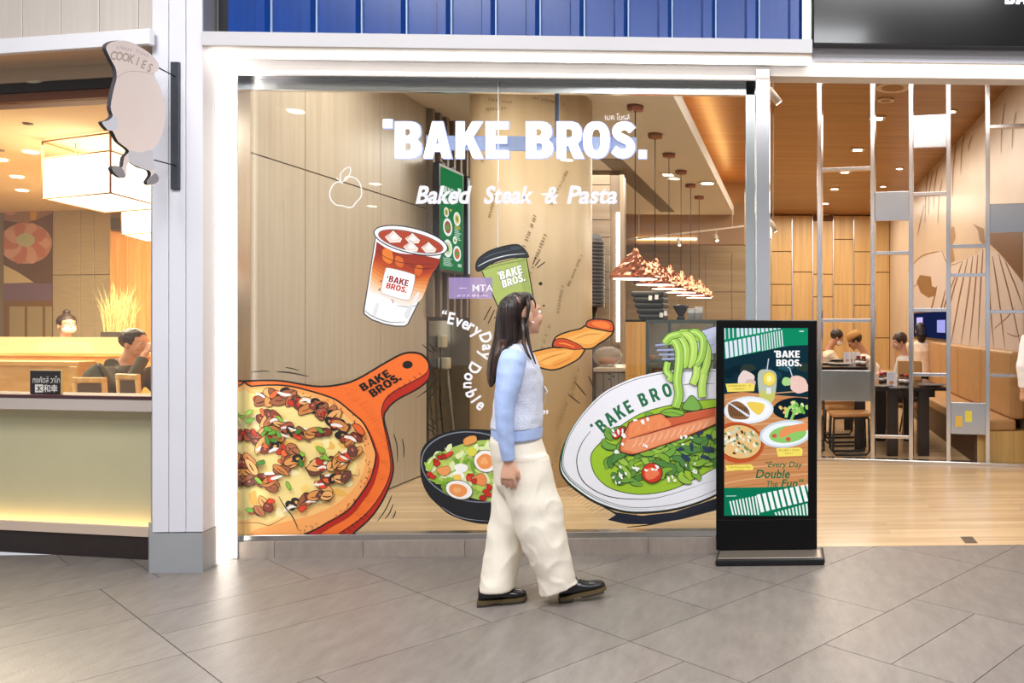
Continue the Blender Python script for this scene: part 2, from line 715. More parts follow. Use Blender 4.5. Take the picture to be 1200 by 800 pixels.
# ---------------- the shop front
SOF = 3.04
FW = mat('ecebee', rough=0.5, var=0.02, vscale=2)
LIL = mat('dfdde4', rough=0.5, var=0.02, vscale=2)
GREYB = mat('c9c6c8', rough=0.5, var=0.03, vscale=2)
LEDW = led('fff3e4', 4.5)
xg0, xg1 = XY(280, 0.06), XY(886, 0.06)
xj = XY(584, 0.06)
xp1 = XY(902, 0.0)
# stone upstand in pieces
up = structure(bx('trim_3', -3.44, xp1, 0.006, 0.13, 0, 0.097, GROUT))
cuts = [-3.44] + [XY(q, 0.0) for q in (322, 426, 545, 662, 760)] + [xp1]
for a, b in zip(cuts, cuts[1:]):
    bx('stone_slab', a + 0.0015, b - 0.0015, -0.004, 0.006, 0, 0.1, STONE2, up)
    bx('stone_slab', a + 0.0015, b - 0.0015, 0.006, 0.128, 0.097, 0.1, STONE2, up)
fr = structure(MB().box(XY(268, 0), XY(280, 0), -0.012, 0.11, 0.0, 2.985, bevel=0.003).build('trim_4', CHROME))
bx('steel_channel', xg0 - 0.004, XY(286, 0.09), 0.075, 0.11, 0.13, 2.95, CHROME, fr, bevel=0.002)
bx('steel_rail', XY(280, 0), XY(886, 0), -0.012, 0.11, 2.95, 2.985, CHROME, fr, bevel=0.003)
bx('steel_channel', XY(286, 0.09), XY(886, 0.09), 0.075, 0.115, 2.885, 2.95, CHROME, fr, bevel=0.002)
bx('steel_rail', XY(280, 0), XY(886, 0), 0.02, 0.10, 0.10, 0.135, mat('c4c4c4', rough=0.2, metal=1), fr, bevel=0.003)
bx('steel_post', XY(886, 0), xp1, -0.03, 0.12, 0.0, 3.02, CHROME, fr, bevel=0.003)
bx('steel_channel', XY(874, 0.09), XY(885, 0.09), 0.075, 0.11, 0.13, 2.95, CHROME, fr, bevel=0.002)
wn = structure(empty('window_1', (0, 0.06, 0)))
GL = glass('fbfdfc')
bx('pane', xg0, xj - 0.0015, 0.055, 0.065, 0.13, 2.955, GL, wn)
bx('pane', xj + 0.0015, xg1, 0.055, 0.065, 0.13, 2.955, GL, wn)
bx('pane_joint', xj - 0.0012, xj + 0.0012, 0.054, 0.066, 0.13, 2.955, mat('e9eef2', rough=0.3), wn)
# white surround, light line and header
hd = structure(bx('trim_5', -3.44, 3.2, 0.0, 0.14, 2.985, SOF, FW))
bx('soffit', -3.44, XY(952, -0.27), -0.262, 0.14, SOF, SOF + 0.04, FW, hd)
bx('soffit', XY(952, -0.27), 3.4, -0.12, 0.14, SOF, SOF + 0.04, FW, hd)
bx('header_beam', XY(238.5, -0.27), XY(952, -0.27), -0.29, -0.262, SOF - 0.004, 3.118, GREYB, hd, bevel=0.002)
bx('header_beam', XY(238.5, -0.27), XY(952, -0.27), -0.262, -0.10, 3.08, 3.118, GREYB, hd)
bx('fascia', XY(952, -0.27), 3.4, -0.14, -0.12, SOF - 0.004, 3.12, LIL, hd)
bx('light_line', -3.40, XY(950, -0.15), -0.19, -0.10, SOF - 0.016, SOF + 0.001, LEDW, hd)
bx('light_line', XY(950, -0.05), 3.4, -0.075, 0.015, SOF - 0.016, SOF + 0.001, LEDW, hd)
bx('light_line', -3.452, -3.404, -0.11, -0.0125, 0.0, SOF - 0.02, LEDW, hd)
bx('reveal', -3.46, -3.40, -0.012, 0.13, 0.0, 2.985, FW, hd)
# blue corrugated sheet above the header
BLUE = mat('073a86', rough=0.3, var=0.12, vscale=5, stretch=(8, 1, 0.3))
bl = structure(bx('wall_upper', -3.44, 3.4, -0.10, 0.0, 3.08, 5.2, mat('c9c4c0', rough=0.7)))
x0, x1 = XY(262, -0.2), XY(940, -0.2)
prof = []
xq = x0
while xq < x1 - 0.01:
    for dx, dy in ((0, 0), (0.165, 0), (0.182, -0.035), (0.232, -0.035), (0.249, 0)):
        if xq + dx <= x1:
            prof.append((xq + dx, -0.16 + dy))
    xq += 0.262
prof.append((x1, -0.16))
m_ = MB()
back = [(a, -0.135) for a, b in reversed(prof)]
m_.poly_prism(prof + back, 'z', 3.118, 3.8)
m_.build('corrugated_sheet', BLUE, bl)
xq = x0 + 0.249
while xq < x1 - 0.05:
    bx('joint_strip', xq + 0.002, xq + 0.010, -0.172, -0.160, 3.118, 3.8, mat('9db6d4', rough=0.3), bl)
    xq += 0.262 * 1
bx('sheet_edge', XY(249, -0.2), x0, -0.15, -0.13, 3.118, 3.8, mat('15171c', rough=0.5), bl)
bx('sheet_edge', x1, XY(951, -0.2), -0.2, -0.13, 3.118, 3.8, FW, bl)

# pillar between the two shops: boards and a metal-clad foot
PB = mat('dcdbe3', rough=0.45, var=0.02, vscale=2)
pl = structure(MB().poly_prism([(-3.665, -0.262), (-3.395, -0.262), (-3.445, 0.02), (-3.9, 0.02)], 'z', 0, 5.2).build('wall_pillar', mat('a3a2aa', rough=0.6)))
px_ = [-3.672, -3.578, -3.482, -3.388]
for a, b in zip(px_, px_[1:]):
    bx('board', a + 0.002, b - 0.002, -0.275, -0.262, 0.232, 5.2, PB, pl, bevel=0.002)
for k, (t0, t1) in enumerate(((0.0, 0.48), (0.5, 0.70))):
    p0 = Vector((-3.388, -0.272)).lerp(Vector((-3.44, 0.0)), t0)
    p1 = Vector((-3.388, -0.272)).lerp(Vector((-3.44, 0.0)), t1)
    MB().poly_prism([(p0.x - 0.012, p0.y), (p0.x, p0.y), (p1.x, p1.y), (p1.x - 0.012, p1.y)], 'z', 0.232, SOF).build('board', PB, pl)
MB().poly_prism([(-3.680, -0.284), (-3.380, -0.284), (-3.434, 0.0), (-3.9, 0.0)], 'z', 0, 0.226).build('metal_foot', mat('a9acb0', rough=0.35, metal=0.3, var=0.03), pl)

# black glossy sign board over the entrance
sb = empty('sign_board', (XY(1076, -0.2), -0.2, 3.112), 'long glossy black sign board above the entrance', 'sign')
bx('board', XY(953, -0.2), 3.4, -0.24, -0.15, 3.112, 4.2, mat('121214', rough=0.16, coat=0.4), sb, bevel=0.004)

# mall ceiling out of the frame with its downlights (they mirror in the shop glass)
mc = structure(bx('ceiling', -14, 9, -26, -0.3, 5.26, 5.4, mat('d9d6d2', rough=0.8)))
DL = led('fff6ea', 16)
for (px, py) in ((346, 131), (440, 216), (436, 242), (316, 246), (524, 307), (790, 210), (664, 188), (640, 228)):
    v = atZ(px, py, 5.24)
    yr = 0.12 - v.y
    if yr > -25:
        MB().lathe([(0.15, 0.0), (0.15, 0.02)], (v.x, yr, 5.238), n=20).build('downlight', DL, mc)

# ================================================================== FLAT ART: lettering and printed shapes
_TC = {}
_S = [(0.60, 0.77), (0.50, 0.87), (0.36, 0.895), (0.2, 0.85), (0.135, 0.735), (0.19, 0.62), (0.34, 0.535), (0.49, 0.455), (0.56, 0.335), (0.52, 0.18), (0.37, 0.105), (0.21, 0.125), (0.06, 0.225)]
GLYPH = {
    'B': (0.71, [[(0, 0), (0.40, 0), (0.55, 0.025), (0.66, 0.11), (0.70, 0.26), (0.675, 0.40), (0.57, 0.52), (0.645, 0.61), (0.665, 0.73), (0.63, 0.89), (0.54, 0.97), (0.40, 1), (0, 1)],
                 [(0.25, 0.185), (0.36, 0.185), (0.425, 0.22), (0.44, 0.30), (0.42, 0.385), (0.36, 0.42), (0.25, 0.42)], [(0.25, 0.605), (0.35, 0.605), (0.40, 0.64), (0.415, 0.71), (0.395, 0.78), (0.34, 0.81), (0.25, 0.81)]]),
    'A': (0.85, [[(0, 0), (0.265, 0), (0.31, 0.19), (0.535, 0.19), (0.58, 0), (0.85, 0), (0.575, 1), (0.275, 1)], [(0.355, 0.375), (0.49, 0.375), (0.425, 0.68)]]),
    'K': (0.80, [[(0, 0), (0.25, 0), (0.25, 0.33), (0.32, 0.43), (0.51, 0), (0.80, 0), (0.50, 0.59), (0.78, 1), (0.49, 1), (0.25, 0.63), (0.25, 1), (0, 1)]]),
    'E': (0.61, [[(0, 0), (0.61, 0), (0.61, 0.20), (0.25, 0.20), (0.25, 0.405), (0.55, 0.405), (0.55, 0.60), (0.25, 0.60), (0.25, 0.80), (0.60, 0.80), (0.60, 1), (0, 1)]]),
    'R': (0.76, [[(0, 0), (0.25, 0), (0.25, 0.345), (0.335, 0.345), (0.48, 0), (0.76, 0), (0.575, 0.40), (0.665, 0.50), (0.70, 0.665), (0.675, 0.83), (0.585, 0.95), (0.42, 1), (0, 1)],
                 [(0.25, 0.535), (0.37, 0.535), (0.435, 0.58), (0.45, 0.67), (0.435, 0.76), (0.37, 0.81), (0.25, 0.81)]]),
    'O': (0.80, [[(0.40 + 0.40 * math.copysign(abs(math.cos(q)) ** 0.8, math.cos(q)), 0.5 + 0.52 * math.copysign(abs(math.sin(q)) ** 0.8, math.sin(q))) for q in [k * math.pi / 12 for k in range(24)]],
                 [(0.40 + 0.145 * math.copysign(abs(math.cos(q)) ** 0.8, math.cos(q)), 0.5 + 0.32 * math.copysign(abs(math.sin(q)) ** 0.8, math.sin(q))) for q in [k * math.pi / 8 for k in range(16)]]]),
    '.': (0.25, [[(0, 0), (0.25, 0), (0.25, 0.24), (0, 0.24)]]),
    "'": (0.20, [[(0, 0.76), (0.2, 0.76), (0.2, 1), (0, 1)]]),
    ' ': (0.26, []),
}


def _s_outline(w=0.235):
    pts = cat_rom(_S, False, 4)
    L, R = [], []
    for i, p in enumerate(pts):
        a, b = pts[max(0, i - 1)], pts[min(len(pts) - 1, i + 1)]
        dx, dy = b[0] - a[0], b[1] - a[1]
        l = math.hypot(dx, dy)
        L.append((p[0] - dy / l * w / 2, p[1] + dx / l * w / 2))
        R.append((p[0] + dy / l * w / 2, p[1] - dx / l * w / 2))
    return L + R[::-1]


def logo_geo(s, extrude):
    if 'S' not in GLYPH:
        GLYPH['S'] = (0.68, [_s_outline()])
    vv, ff = [], []
    x = 0.0
    for ch in s:
        w_, loops = GLYPH[ch]
        if loops:
            for z in ((extrude, -extrude) if extrude else (0.0,)):
                b = len(vv)
                flat = [p for lp in loops for p in lp]
                vv += [((x + a) * 0.7, c * 0.7, z) for a, c in flat]
                tri = tessellate_polygon([[Vector((a, c, 0)) for a, c in lp] for lp in loops])
                ff += [tuple(b + k for k in t) for t in tri]
            if extrude:
                n = len(flat)
                b0 = len(vv) - 2 * n
                o = 0
                for lp in loops:
                    for k in range(len(lp)):
                        k2 = (k + 1) % len(lp)
                        ff.append((b0 + o + k, b0 + o + k2, b0 + n + o + k2, b0 + n + o + k))
                    o += len(lp)
        x += w_ + 0.055
    return vv, ff


def text_geo(s, offset=0.0, extrude=0.0):
    key = (s, offset, extrude)
    if key not in _TC and offset >= 0.03 and all(c in "BAKEROS.' " for c in s):
        _TC[key] = logo_geo(s, extrude)
    if key not in _TC:
        c = bpy.data.curves.new('lettering', 'FONT')
        c.body = s
        c.offset = offset
        c.extrude = extrude
        c.resolution_u = 3
        o = bpy.data.objects.new('lettering', c)
        COL.objects.link(o)
        dg = bpy.context.evaluated_depsgraph_get()
        me = o.evaluated_get(dg).to_mesh()
        vv = [tuple(v.co) for v in me.vertices]
        ff = [tuple(p.vertices) for p in me.polygons]
        bpy.data.objects.remove(o)
        bpy.data.curves.remove(c)
        _TC[key] = (vv, ff)
    return _TC[key]


def cat_rom(pts, closed=True, n=6):
    out = []
    k = len(pts)
    rng = range(k) if closed else range(k - 1)
    for i in rng:
        p0 = pts[(i - 1) % k] if closed or i > 0 else pts[i]
        p1, p2 = pts[i], pts[(i + 1) % k]
        p3 = pts[(i + 2) % k] if closed or i < k - 2 else p2
        for j in range(n):
            t = j / n
            out.append(tuple(0.5 * (2 * p1[d] + (p2[d] - p0[d]) * t + (2 * p0[d] - 5 * p1[d] + 4 * p2[d] - p3[d]) * t * t
                                    + (3 * p1[d] - p0[d] - 3 * p2[d] + p3[d]) * t ** 3) for d in (0, 1)))
    if not closed:
        out.append(tuple(pts[-1]))
    return out


def ell(cx, cy, rx, ry, rot=0.0, n=28, a0=0.0, a1=360.0):
    r = math.radians(rot)
    out = []
    full = abs(a1 - a0) >= 359.9
    for k in range(n if full else n + 1):
        q = math.radians(a0 + (a1 - a0) * k / n)
        x, y = rx * math.cos(q), ry * math.sin(q)
        out.append((cx + x * math.cos(r) - y * math.sin(r), cy + x * math.sin(r) + y * math.cos(r)))
    return out


class Art:
    """Printed shapes given in picture units, laid on a plane through mapf(x, y, lift)."""
    STEP = 0.00004

    def __init__(self, root, mapf, emit=0.0, rough=0.5, clip=None):
        self.root, self.mapf, self.emit, self.rough, self.clip = root, mapf, emit, rough, clip
        self.n = 0
        self.parts = {}

    def mb(self, part):
        if part.endswith('*'):                 # a piece of its own each time
            part = '%s#%d' % (part[:-1], self.n)
        if part not in self.parts:
            self.parts[part] = MB()
        return self.parts[part]

    def m(self, hexc):
        if self.emit:
            return led(hexc, self.emit)
        return mat(hexc, rough=self.rough)

    def _cl(self, pts):
        if not self.clip:
            return pts
        x0, y0, x1, y1 = self.clip
        for a in ((-1, 0, -x0), (1, 0, x1), (0, -1, -y0), (0, 1, y1)):
            pts = clip_half(pts, *a)
            if len(pts) < 3:
                return []
        return pts

    def fill(self, part, pts, hexc, smooth=False, n=5):
        if smooth:
            pts = cat_rom(pts, True, n)
        pts = self._cl(pts)
        if len(pts) < 3:
            return
        self.n += 1
        z = self.n * self.STEP
        tri = tessellate_polygon([[Vector((a, b, 0)) for a, b in pts]])
        self.mb(part)._add([self.mapf(a, b, z) for a, b in pts], [tuple(t) for t in tri], self.m(hexc))

    def stroke(self, part, pts, wd, hexc, smooth=False, closed=False, taper=False, n=5):
        if smooth:
            pts = cat_rom(pts, closed, n)
        self.n += 1
        z = self.n * self.STEP
        k = len(pts)
        L, R = [], []
        for i in range(k):
            a = pts[i - 1] if (i > 0 or closed) else pts[i]
            b = pts[(i + 1) % k] if (i < k - 1 or closed) else pts[i]
            dx, dy = b[0] - a[0], b[1] - a[1]
            l = math.hypot(dx, dy) or 1
            h = wd / 2
            if taper:
                t = i / max(1, k - 1)
                h *= max(0.12, math.sin(math.pi * min(1, 0.08 + t * 0.92)) ** 0.6)
            L.append((pts[i][0] - dy / l * h, pts[i][1] + dx / l * h))
            R.append((pts[i][0] + dy / l * h, pts[i][1] - dx / l * h))
        mb = self.mb(part)
        mt = self.m(hexc)
        for i in range(k if closed else k - 1):
            j = (i + 1) % k
            q = self._cl([L[i], R[i], R[j], L[j]])
            if len(q) >= 3:
                mb._add([self.mapf(a, b, z) for a, b in q], [tuple(range(len(q)))], mt)

    def outlined(self, part, pts, hexc, line='16120f', wd=1.0, smooth=True, n=5):
        if smooth:
            pts = cat_rom(pts, True, n)
        self.fill(part, pts, hexc)
        self.stroke(part, pts, wd, line, closed=True)

    def blob(self, part, cx, cy, rx, ry, hexc, rot=0, jag=0.18, k=9, line=None, wd=0.8, rng=random, n=3):
        pts = []
        r = math.radians(rot)
        for i in range(k):
            q = 2 * math.pi * i / k
            s = 1 + rng.uniform(-jag, jag)
            x, y = rx * s * math.cos(q), ry * s * math.sin(q)
            pts.append((cx + x * math.cos(r) - y * math.sin(r), cy + x * math.sin(r) + y * math.cos(r)))
        if line:
            self.outlined(part, pts, hexc, line, wd, True, n)
        else:
            self.fill(part, pts, hexc, True, n)

    def text(self, part, s, bl, br, tl, hexc, bold=0.0, capbox=True):
        """Fit the string's box to the parallelogram bottom-left, bottom-right, top-left."""
        vv, ff = text_geo(s, bold)
        xs = [v[0] for v in vv]
        yy = [v[1] for v in vv]
        x0, x1, y0, y1 = min(xs), max(xs), min(yy), max(yy)
        self.n += 1
        z = self.n * self.STEP
        out = []
        for v in vv:
            a, b = (v[0] - x0) / (x1 - x0), (v[1] - y0) / (y1 - y0)
            out.append(self.mapf(bl[0] + (br[0] - bl[0]) * a + (tl[0] - bl[0]) * b,
                                 bl[1] + (br[1] - bl[1]) * a + (tl[1] - bl[1]) * b, z))
        self.mb(part)._add(out, ff, self.m(hexc))

    def char(self, part, s, cx, cy, h, rot, hexc, bold=0.02, xs=1.0):
        """One letter, cx/cy = middle of the x-height, turned clockwise by rot degrees."""
        vv, ff = text_geo(s, bold)
        x0, x1 = min(v[0] for v in vv), max(v[0] for v in vv)
        r = math.radians(rot)
        self.n += 1
        z = self.n * self.STEP
        out = []
        for v in vv:
            x, y = (v[0] - (x0 + x1) / 2) * h * xs, -(v[1] - 0.26) * h
            out.append(self.mapf(cx + x * math.cos(r) - y * math.sin(r), cy + x * math.sin(r) + y * math.cos(r), z))
        self.mb(part)._add(out, ff, self.m(hexc))

    def marks(self, part, p0, p1, h, hexc, seed=0):
        """A line of print too small or faint to read: short uneven marks from p0 to p1."""
        r = random.Random(seed)
        L = math.hypot(p1[0] - p0[0], p1[1] - p0[1])
        ux, uy = (p1[0] - p0[0]) / L, (p1[1] - p0[1]) / L
        nx, ny = uy, -ux
        t = 0.0
        while t < L - h * 0.3:
            w_ = h * r.uniform(0.3, 0.6)
            if r.random() < 0.85:
                for k in range(2):
                    a = t + w_ * r.random() * 0.6
                    lo, hi = r.uniform(0, 0.3) * h, r.uniform(0.7, 1.0) * h
                    self.stroke(part, [(p0[0] + ux * a + nx * lo, p0[1] + uy * a + ny * lo), (p0[0] + ux * (a + w_ * 0.3) + nx * hi, p0[1] + uy * (a + w_ * 0.3) + ny * hi)], h * 0.2, hexc)
            t += w_ + h * 0.2

    def done(self):
        for nme, mb in self.parts.items():
            o = mb.build(nme.split('#')[0].lstrip('~'), None, self.root, fix=False)
            if nme[0] == '~':                  # fine print too small to pick apart
                o['kind'] = 'stuff'
        return self.root


GY = 0.0535                                # front face of the shop glass


def on_glass(px, py, lift):
    return atY(px, py, GY) + Vector((0, -lift, 0))


def sticker(name, px, py, label, clip=(282, 100, 886, 632)):
    e = empty(name, atY(px, py, GY), label, 'sticker')
    return e, Art(e, on_glass, clip=clip)


INK = '14110f'
# ---------------- pizza on a paddle
e, A = sticker('pizza_sticker', 380, 631, 'pizza on an orange paddle board printed on the shop glass', clip=(282, 100, 886, 631))
outer = [(270, 447), (283, 446.5), (310, 445.5), (333, 446.5), (371.5, 452.5), (399.5, 450), (420.5, 443), (452, 424.5), (473, 414), (489, 413.3), (499, 419), (504, 431),
         (502, 444), (490, 455), (466, 468), (455, 478), (450, 490), (456, 516), (460.5, 542), (460, 556), (455, 572), (445, 592), (430, 611), (402, 634), (388, 645), (270, 645)]
A.outlined('paddle_board', outer, 'b5260f', INK, 2.0, n=6)
top = [(270, 447.6), (283, 447.2), (310, 446.2), (333, 447.2), (371.5, 453.2), (399.5, 450.8), (420.5, 443.8), (452, 425.4), (473, 414.8), (489, 414.2), (498, 419.5), (502.5, 429),
       (496, 440), (466, 456), (453, 466), (447.5, 479), (448.6, 492), (453.5, 516), (457, 535), (457.5, 552), (451, 571), (437.5, 592), (419.5, 610), (386, 632), (370, 645), (270, 645)]
A.outlined('paddle_board', top, 'f0702a', INK, 1.1, n=6)
A.outlined('paddle_board', ell(477.6, 427.2, 5.8, 4.3, -5), '1a1412', INK, 0.5, False)
rg = random.Random(3)
for (x, y, dx, dy, nn) in ((386, 454, 7, -2.6, 6), (405, 462, 13, -6, 5), (420, 474, 15, -7, 5), (430, 488, 16, -8, 5), (438, 503, 9, -4, 6), (444, 520, 8, -4, 6), (446, 540, 9, -4, 6),
                           (440, 556, 12, -7, 4), (425, 585, 14, -8, 3), (414, 600, 16, -10, 3), (300, 449, 5, -1, 3), (330, 449.5, 6, -1, 4), (352, 453, 7, -1, 4)):
    for q in range(nn):
        x2, y2 = x + q * 2.4 + rg.uniform(-1, 1), y + q * 2.5 + rg.uniform(-1, 1)
        if dx < 8 and y < 456:
            x2, y2 = x + q * 6, y + q * 0.8
        A.stroke('~grain_line', [(x2, y2), (x2 + dx * 0.75, y2 + dy * 0.75)], 0.7, 'a83a17', taper=True)
for q in range(7):
    A.stroke('~grain_line', [(455 + q * 6, 462 - q * 4.2), (458 + q * 6, 466 - q * 4.5)], 0.6, '5c130a')
for q in range(8):
    A.stroke('~grain_line', [(392 + q * 5, 630 - q * 4), (396 + q * 5, 634 - q * 4.2)], 0.8, '5c130a')
A.text('word*', 'BAKE', (426, 458.5), (459, 440), (420.5, 451), INK, 0.035)
A.text('word*', 'BROS.', (437.5, 465.5), (471.5, 444), (431.5, 458), INK, 0.035)
crust = [(270, 455), (295, 452.5), (317.5, 451), (340, 452.3), (364, 458), (385, 464.5), (397.5, 470.5), (415, 485), (425, 494), (431.6, 505), (437.7, 521), (440.8, 535),
         (434.5, 560.5), (422.5, 580), (407.5, 598), (385, 611.5), (370, 620), (353.5, 626.5), (332, 632), (300, 640), (270, 640)]
A.fill('~pizza_crust', [(x + 4, y + 5) for x, y in crust], 'b01d12', True)
A.outlined('~pizza_crust', crust, 'f3a55c', INK, 1.9)
inner = [(270, 462), (300, 456), (330, 456), (358, 462), (384, 471), (404, 486), (419, 503), (428, 526), (428, 545), (420, 565), (404, 583), (384, 596), (360, 605), (335, 611), (305, 618), (270, 620)]
A.fill('~pizza_crust', inner, 'f6c277', True)
A.fill('~pizza_crust', [(332, 630), (360, 622), (388, 608), (408, 594), (424, 574), (436, 548), (434, 560), (420, 581), (404, 599), (384, 611), (355, 624)], 'e8793a', True)
cheese = [(270, 466), (300, 462), (330, 461), (355, 467), (380, 476), (398, 490), (412, 506), (420, 526), (418, 548), (408, 566), (392, 580), (370, 592), (345, 600), (325, 608), (312, 612), (300, 607), (284, 610), (270, 612)]
A.fill('~cheese', cheese, 'f5dc8f', True)
rg = random.Random(5)
for k in range(46):
    q, rr = rg.uniform(0, 6.28), math.sqrt(rg.random())
    x, y = 345 + 72 * rr * math.cos(q), 535 + 68 * rr * math.sin(q)
    A.blob('~cheese', x, y, rg.uniform(4, 11), rg.uniform(2.5, 6), rg.choice(('faecb4', 'f3cf72', 'f8e6a2', 'eeb658')), rg.uniform(0, 90), 0.25, 8, rng=rg)
for k in range(60):
    q = rg.uniform(-1.4, 1.5)
    rr = rg.uniform(0.88, 0.97)
    x, y = 340 + 98 * rr * math.cos(q), 540 + 88 * rr * math.sin(q)
    A.fill('~pizza_crust', ell(x, y, 0.9, 0.6, rg.uniform(0, 90), 6), '6b2b12')
clus = []
for (x0, y0, x1, y1, nn) in ((303, 470, 338, 462, 10), (336, 466, 372, 478, 10), (366, 470, 404, 500, 12), (390, 492, 420, 520, 10), (306, 486, 340, 500, 10), (284, 512, 318, 506, 8),
                             (318, 505, 380, 508, 12), (300, 520, 348, 530, 10), (286, 556, 326, 566, 9), (318, 562, 350, 532, 10), (372, 548, 408, 536, 10), (378, 566, 404, 556, 8), (400, 540, 418, 526, 7),
                             (345, 594, 386, 578, 9), (298, 602, 324, 588, 6), (284, 538, 300, 544, 4)):
    nn = int(nn * 1.45)
    for k in range(nn):
        t = (k + rg.random()) / nn
        clus.append((x0 + (x1 - x0) * t + rg.uniform(-5, 5), y0 + (y1 - y0) * t + rg.uniform(-5, 5)))
for (x, y) in clus:
    kind = rg.random()
    rot = rg.uniform(-60, 60)
    if kind < 0.36:                                        # mushroom slice
        c = rg.choice(('d9924c', 'c97f42', 'b06a42', 'e6a864', '9a5a3a'))
        A.blob('~mushroom_slice', x, y, rg.uniform(7, 12.5), rg.uniform(4, 7), c, rot, 0.2, 7, INK, 0.75, rg)
        A.stroke('~mushroom_slice', [(x - 5.5 * math.cos(math.radians(rot)), y - 5.5 * math.sin(math.radians(rot))), (x + 0.4, y + 1.2), (x + 5.5 * math.cos(math.radians(rot)), y + 5.5 * math.sin(math.radians(rot)))],
                 1.6, rg.choice(('5a2c1a', '2a1712', '8a4b2c')), True, taper=True)
    elif kind < 0.58:                                      # browned meat
        A.blob('~meat_chunk', x, y, rg.uniform(5, 9), rg.uniform(3.5, 6), rg.choice(('8c3b28', '7a3324', 'a4523a', '6a3a2c')), rot, 0.3, 7, INK, 0.7, rg)
        A.blob('~meat_chunk', x - 1, y - 0.8, 1.8, 1.0, 'c07a62', rot, 0.3, 6, rng=rg)
    elif kind < 0.70:                                      # olive
        A.outlined('~olive_slice', ell(x, y, 6.4, 4.6, rot, 14), '221817', INK, 0.6, False)
        A.fill('~olive_slice', ell(x + 0.4, y + 0.3, 2.6, 1.7, rot, 10), 'd9a35a')
    elif kind < 0.83:                                      # white drizzle
        A.stroke('~cream_drizzle', [(x - rg.uniform(6, 10), y + rg.uniform(-4, 4)), (x - 1, y + rg.uniform(-2, 2)), (x + rg.uniform(4, 7), y + rg.uniform(-3, 3))], rg.uniform(2.2, 4), 'efe6df', True, taper=True)
    else:                                                  # red pepper
        A.blob('~pepper_piece', x, y, rg.uniform(4, 7), rg.uniform(2.6, 4.2), rg.choice(('d9421f', 'c2301c', 'e4662c')), rot, 0.3, 6, INK, 0.6, rg)
for (x, y) in ((296, 482), (296, 492), (286, 488), (331, 490), (330, 509), (312, 507), (316, 514), (322, 506), (378, 503), (379, 526), (306, 562), (341, 568), (310, 541), (357, 531), (383, 535), (385, 535), (297, 597), (356, 541), (317, 502), (325, 515), (352, 505)):
    A.blob('~herb_leaf', x, y, 5.2, 2.6, rg.choice(('5f9c2e', '3f7d26', '86b43a')), rg.uniform(-40, 80), 0.35, 6, '20401a', 0.5, rg)
A.outlined('~pizza_crust', [(416, 496), (424, 497), (430, 505), (428, 509), (421, 505)], 'e5602c', INK, 0.8)
A.stroke('~pizza_crust', [(330, 580), (337, 592), (345, 602), (350, 612), (353, 621)], 1.3, INK, True, taper=True)
A.stroke('~pizza_crust', [(284, 611), (305, 611), (318, 614), (328, 610), (340, 603)], 0.9, '5c3a18', True, taper=True)
A.stroke('~pizza_crust', [(405, 567), (414, 561), (416, 555), (423, 556), (424, 548)], 0.9, '5c3a18', True, taper=True)
A.stroke('~motion_line', [(298, 435.5), (310, 434.5), (320, 435)], 1.2, INK, True, taper=True)
A.stroke('~motion_line', [(327.5, 435), (345, 436.5), (366, 441)], 1.6, INK, True, taper=True)
A.stroke('~motion_line', [(338, 430), (346, 431.5), (355, 434)], 1.2, INK, True, taper=True)
for (p, q, r_) in (((464, 507), (468, 522), (468.5, 542)), ((474, 513), (476, 525), (475.5, 536)), ((462, 579), (455, 595), (444.5, 610)), ((463.5, 589), (459, 600), (453.5, 607)), ((466.5, 597), (464.5, 603), (462, 606)),
                   ((516, 441), (506, 454), (490, 466)), ((517, 451), (511, 460), (503, 467)), ((497, 403), (504, 409), (510, 413)), ((505, 402), (511, 408), (515, 412)),
                   ((503, 495), (508, 499), (513, 502)), ((505, 488), (511, 493), (516, 500)), ((517, 487), (520, 492), (522, 497)), ((502, 500), (506, 503), (510, 505))):
    A.stroke('~motion_line', [p, q, r_], 1.3, INK, True, taper=True)
A.done()

# ---------------- iced coffee
e, A = sticker('iced_coffee_sticker', 470, 381, 'iced coffee in a clear lidless cup printed on the shop glass')
body = [(440.5, 276), (426.3, 364), (427, 368), (436, 374.5), (450, 379.5), (463, 382), (474, 382), (478, 379.5), (519, 296)]
A.outlined('cup_body', body, 'f3f1f0', '2c3038', 1.4, False)
steps = 16
cols = [(0, '8f2a18'), (0.2, '9c321a'), (0.38, 'b2451c'), (0.52, 'cf6a2a'), (0.66, 'e59a5c'), (0.8, 'f0c9a4'), (1.0, 'f2e9e2')]


def ramp(cs, t):
    for (a, ca), (b, cb) in zip(cs, cs[1:]):
        if t <= b:
            u = (t - a) / (b - a)
            ra = [int(ca[i:i + 2], 16) for i in (0, 2, 4)]
            rb = [int(cb[i:i + 2], 16) for i in (0, 2, 4)]
            return '%02x%02x%02x' % tuple(int(p + (q - p) * u) for p, q in zip(ra, rb))
    return cs[-1][1]


for k in range(steps):
    t0, t1 = k / steps, (k + 1) / steps
    def edge(t):
        l = (441.3 - 14.0 * 0.66 * t, 283 + 58 * t)
        r_ = (516.5 - 41 * 0.62 * t, 302 + 52 * t)
        return [(l[0] + (r_[0] - l[0]) * s, l[1] + (r_[1] - l[1]) * s + 6 * math.sin(math.pi * s) + 2.4 * math.sin(7 * s + 9 * t)) for s in [q / 8 for q in range(9)]]
    A.fill('coffee', edge(t0) + edge(t1)[::-1], ramp(cols, (t0 + t1) / 2))
A.fill('coffee', [(449, 292), (458, 293), (461, 303), (457, 309), (449, 304)], 'df7a2c', True)
A.fill('coffee', [(464, 300), (472, 303), (472, 313), (464, 310)], 'd0662a', True)
A.fill('coffee', [(488, 311), (495, 312), (493, 322), (486, 321)], 'cf6224', True)
A.stroke('coffee', [(441, 293), (455, 303), (480, 309), (511, 309)], 0.8, '5a1b12', True, taper=True)
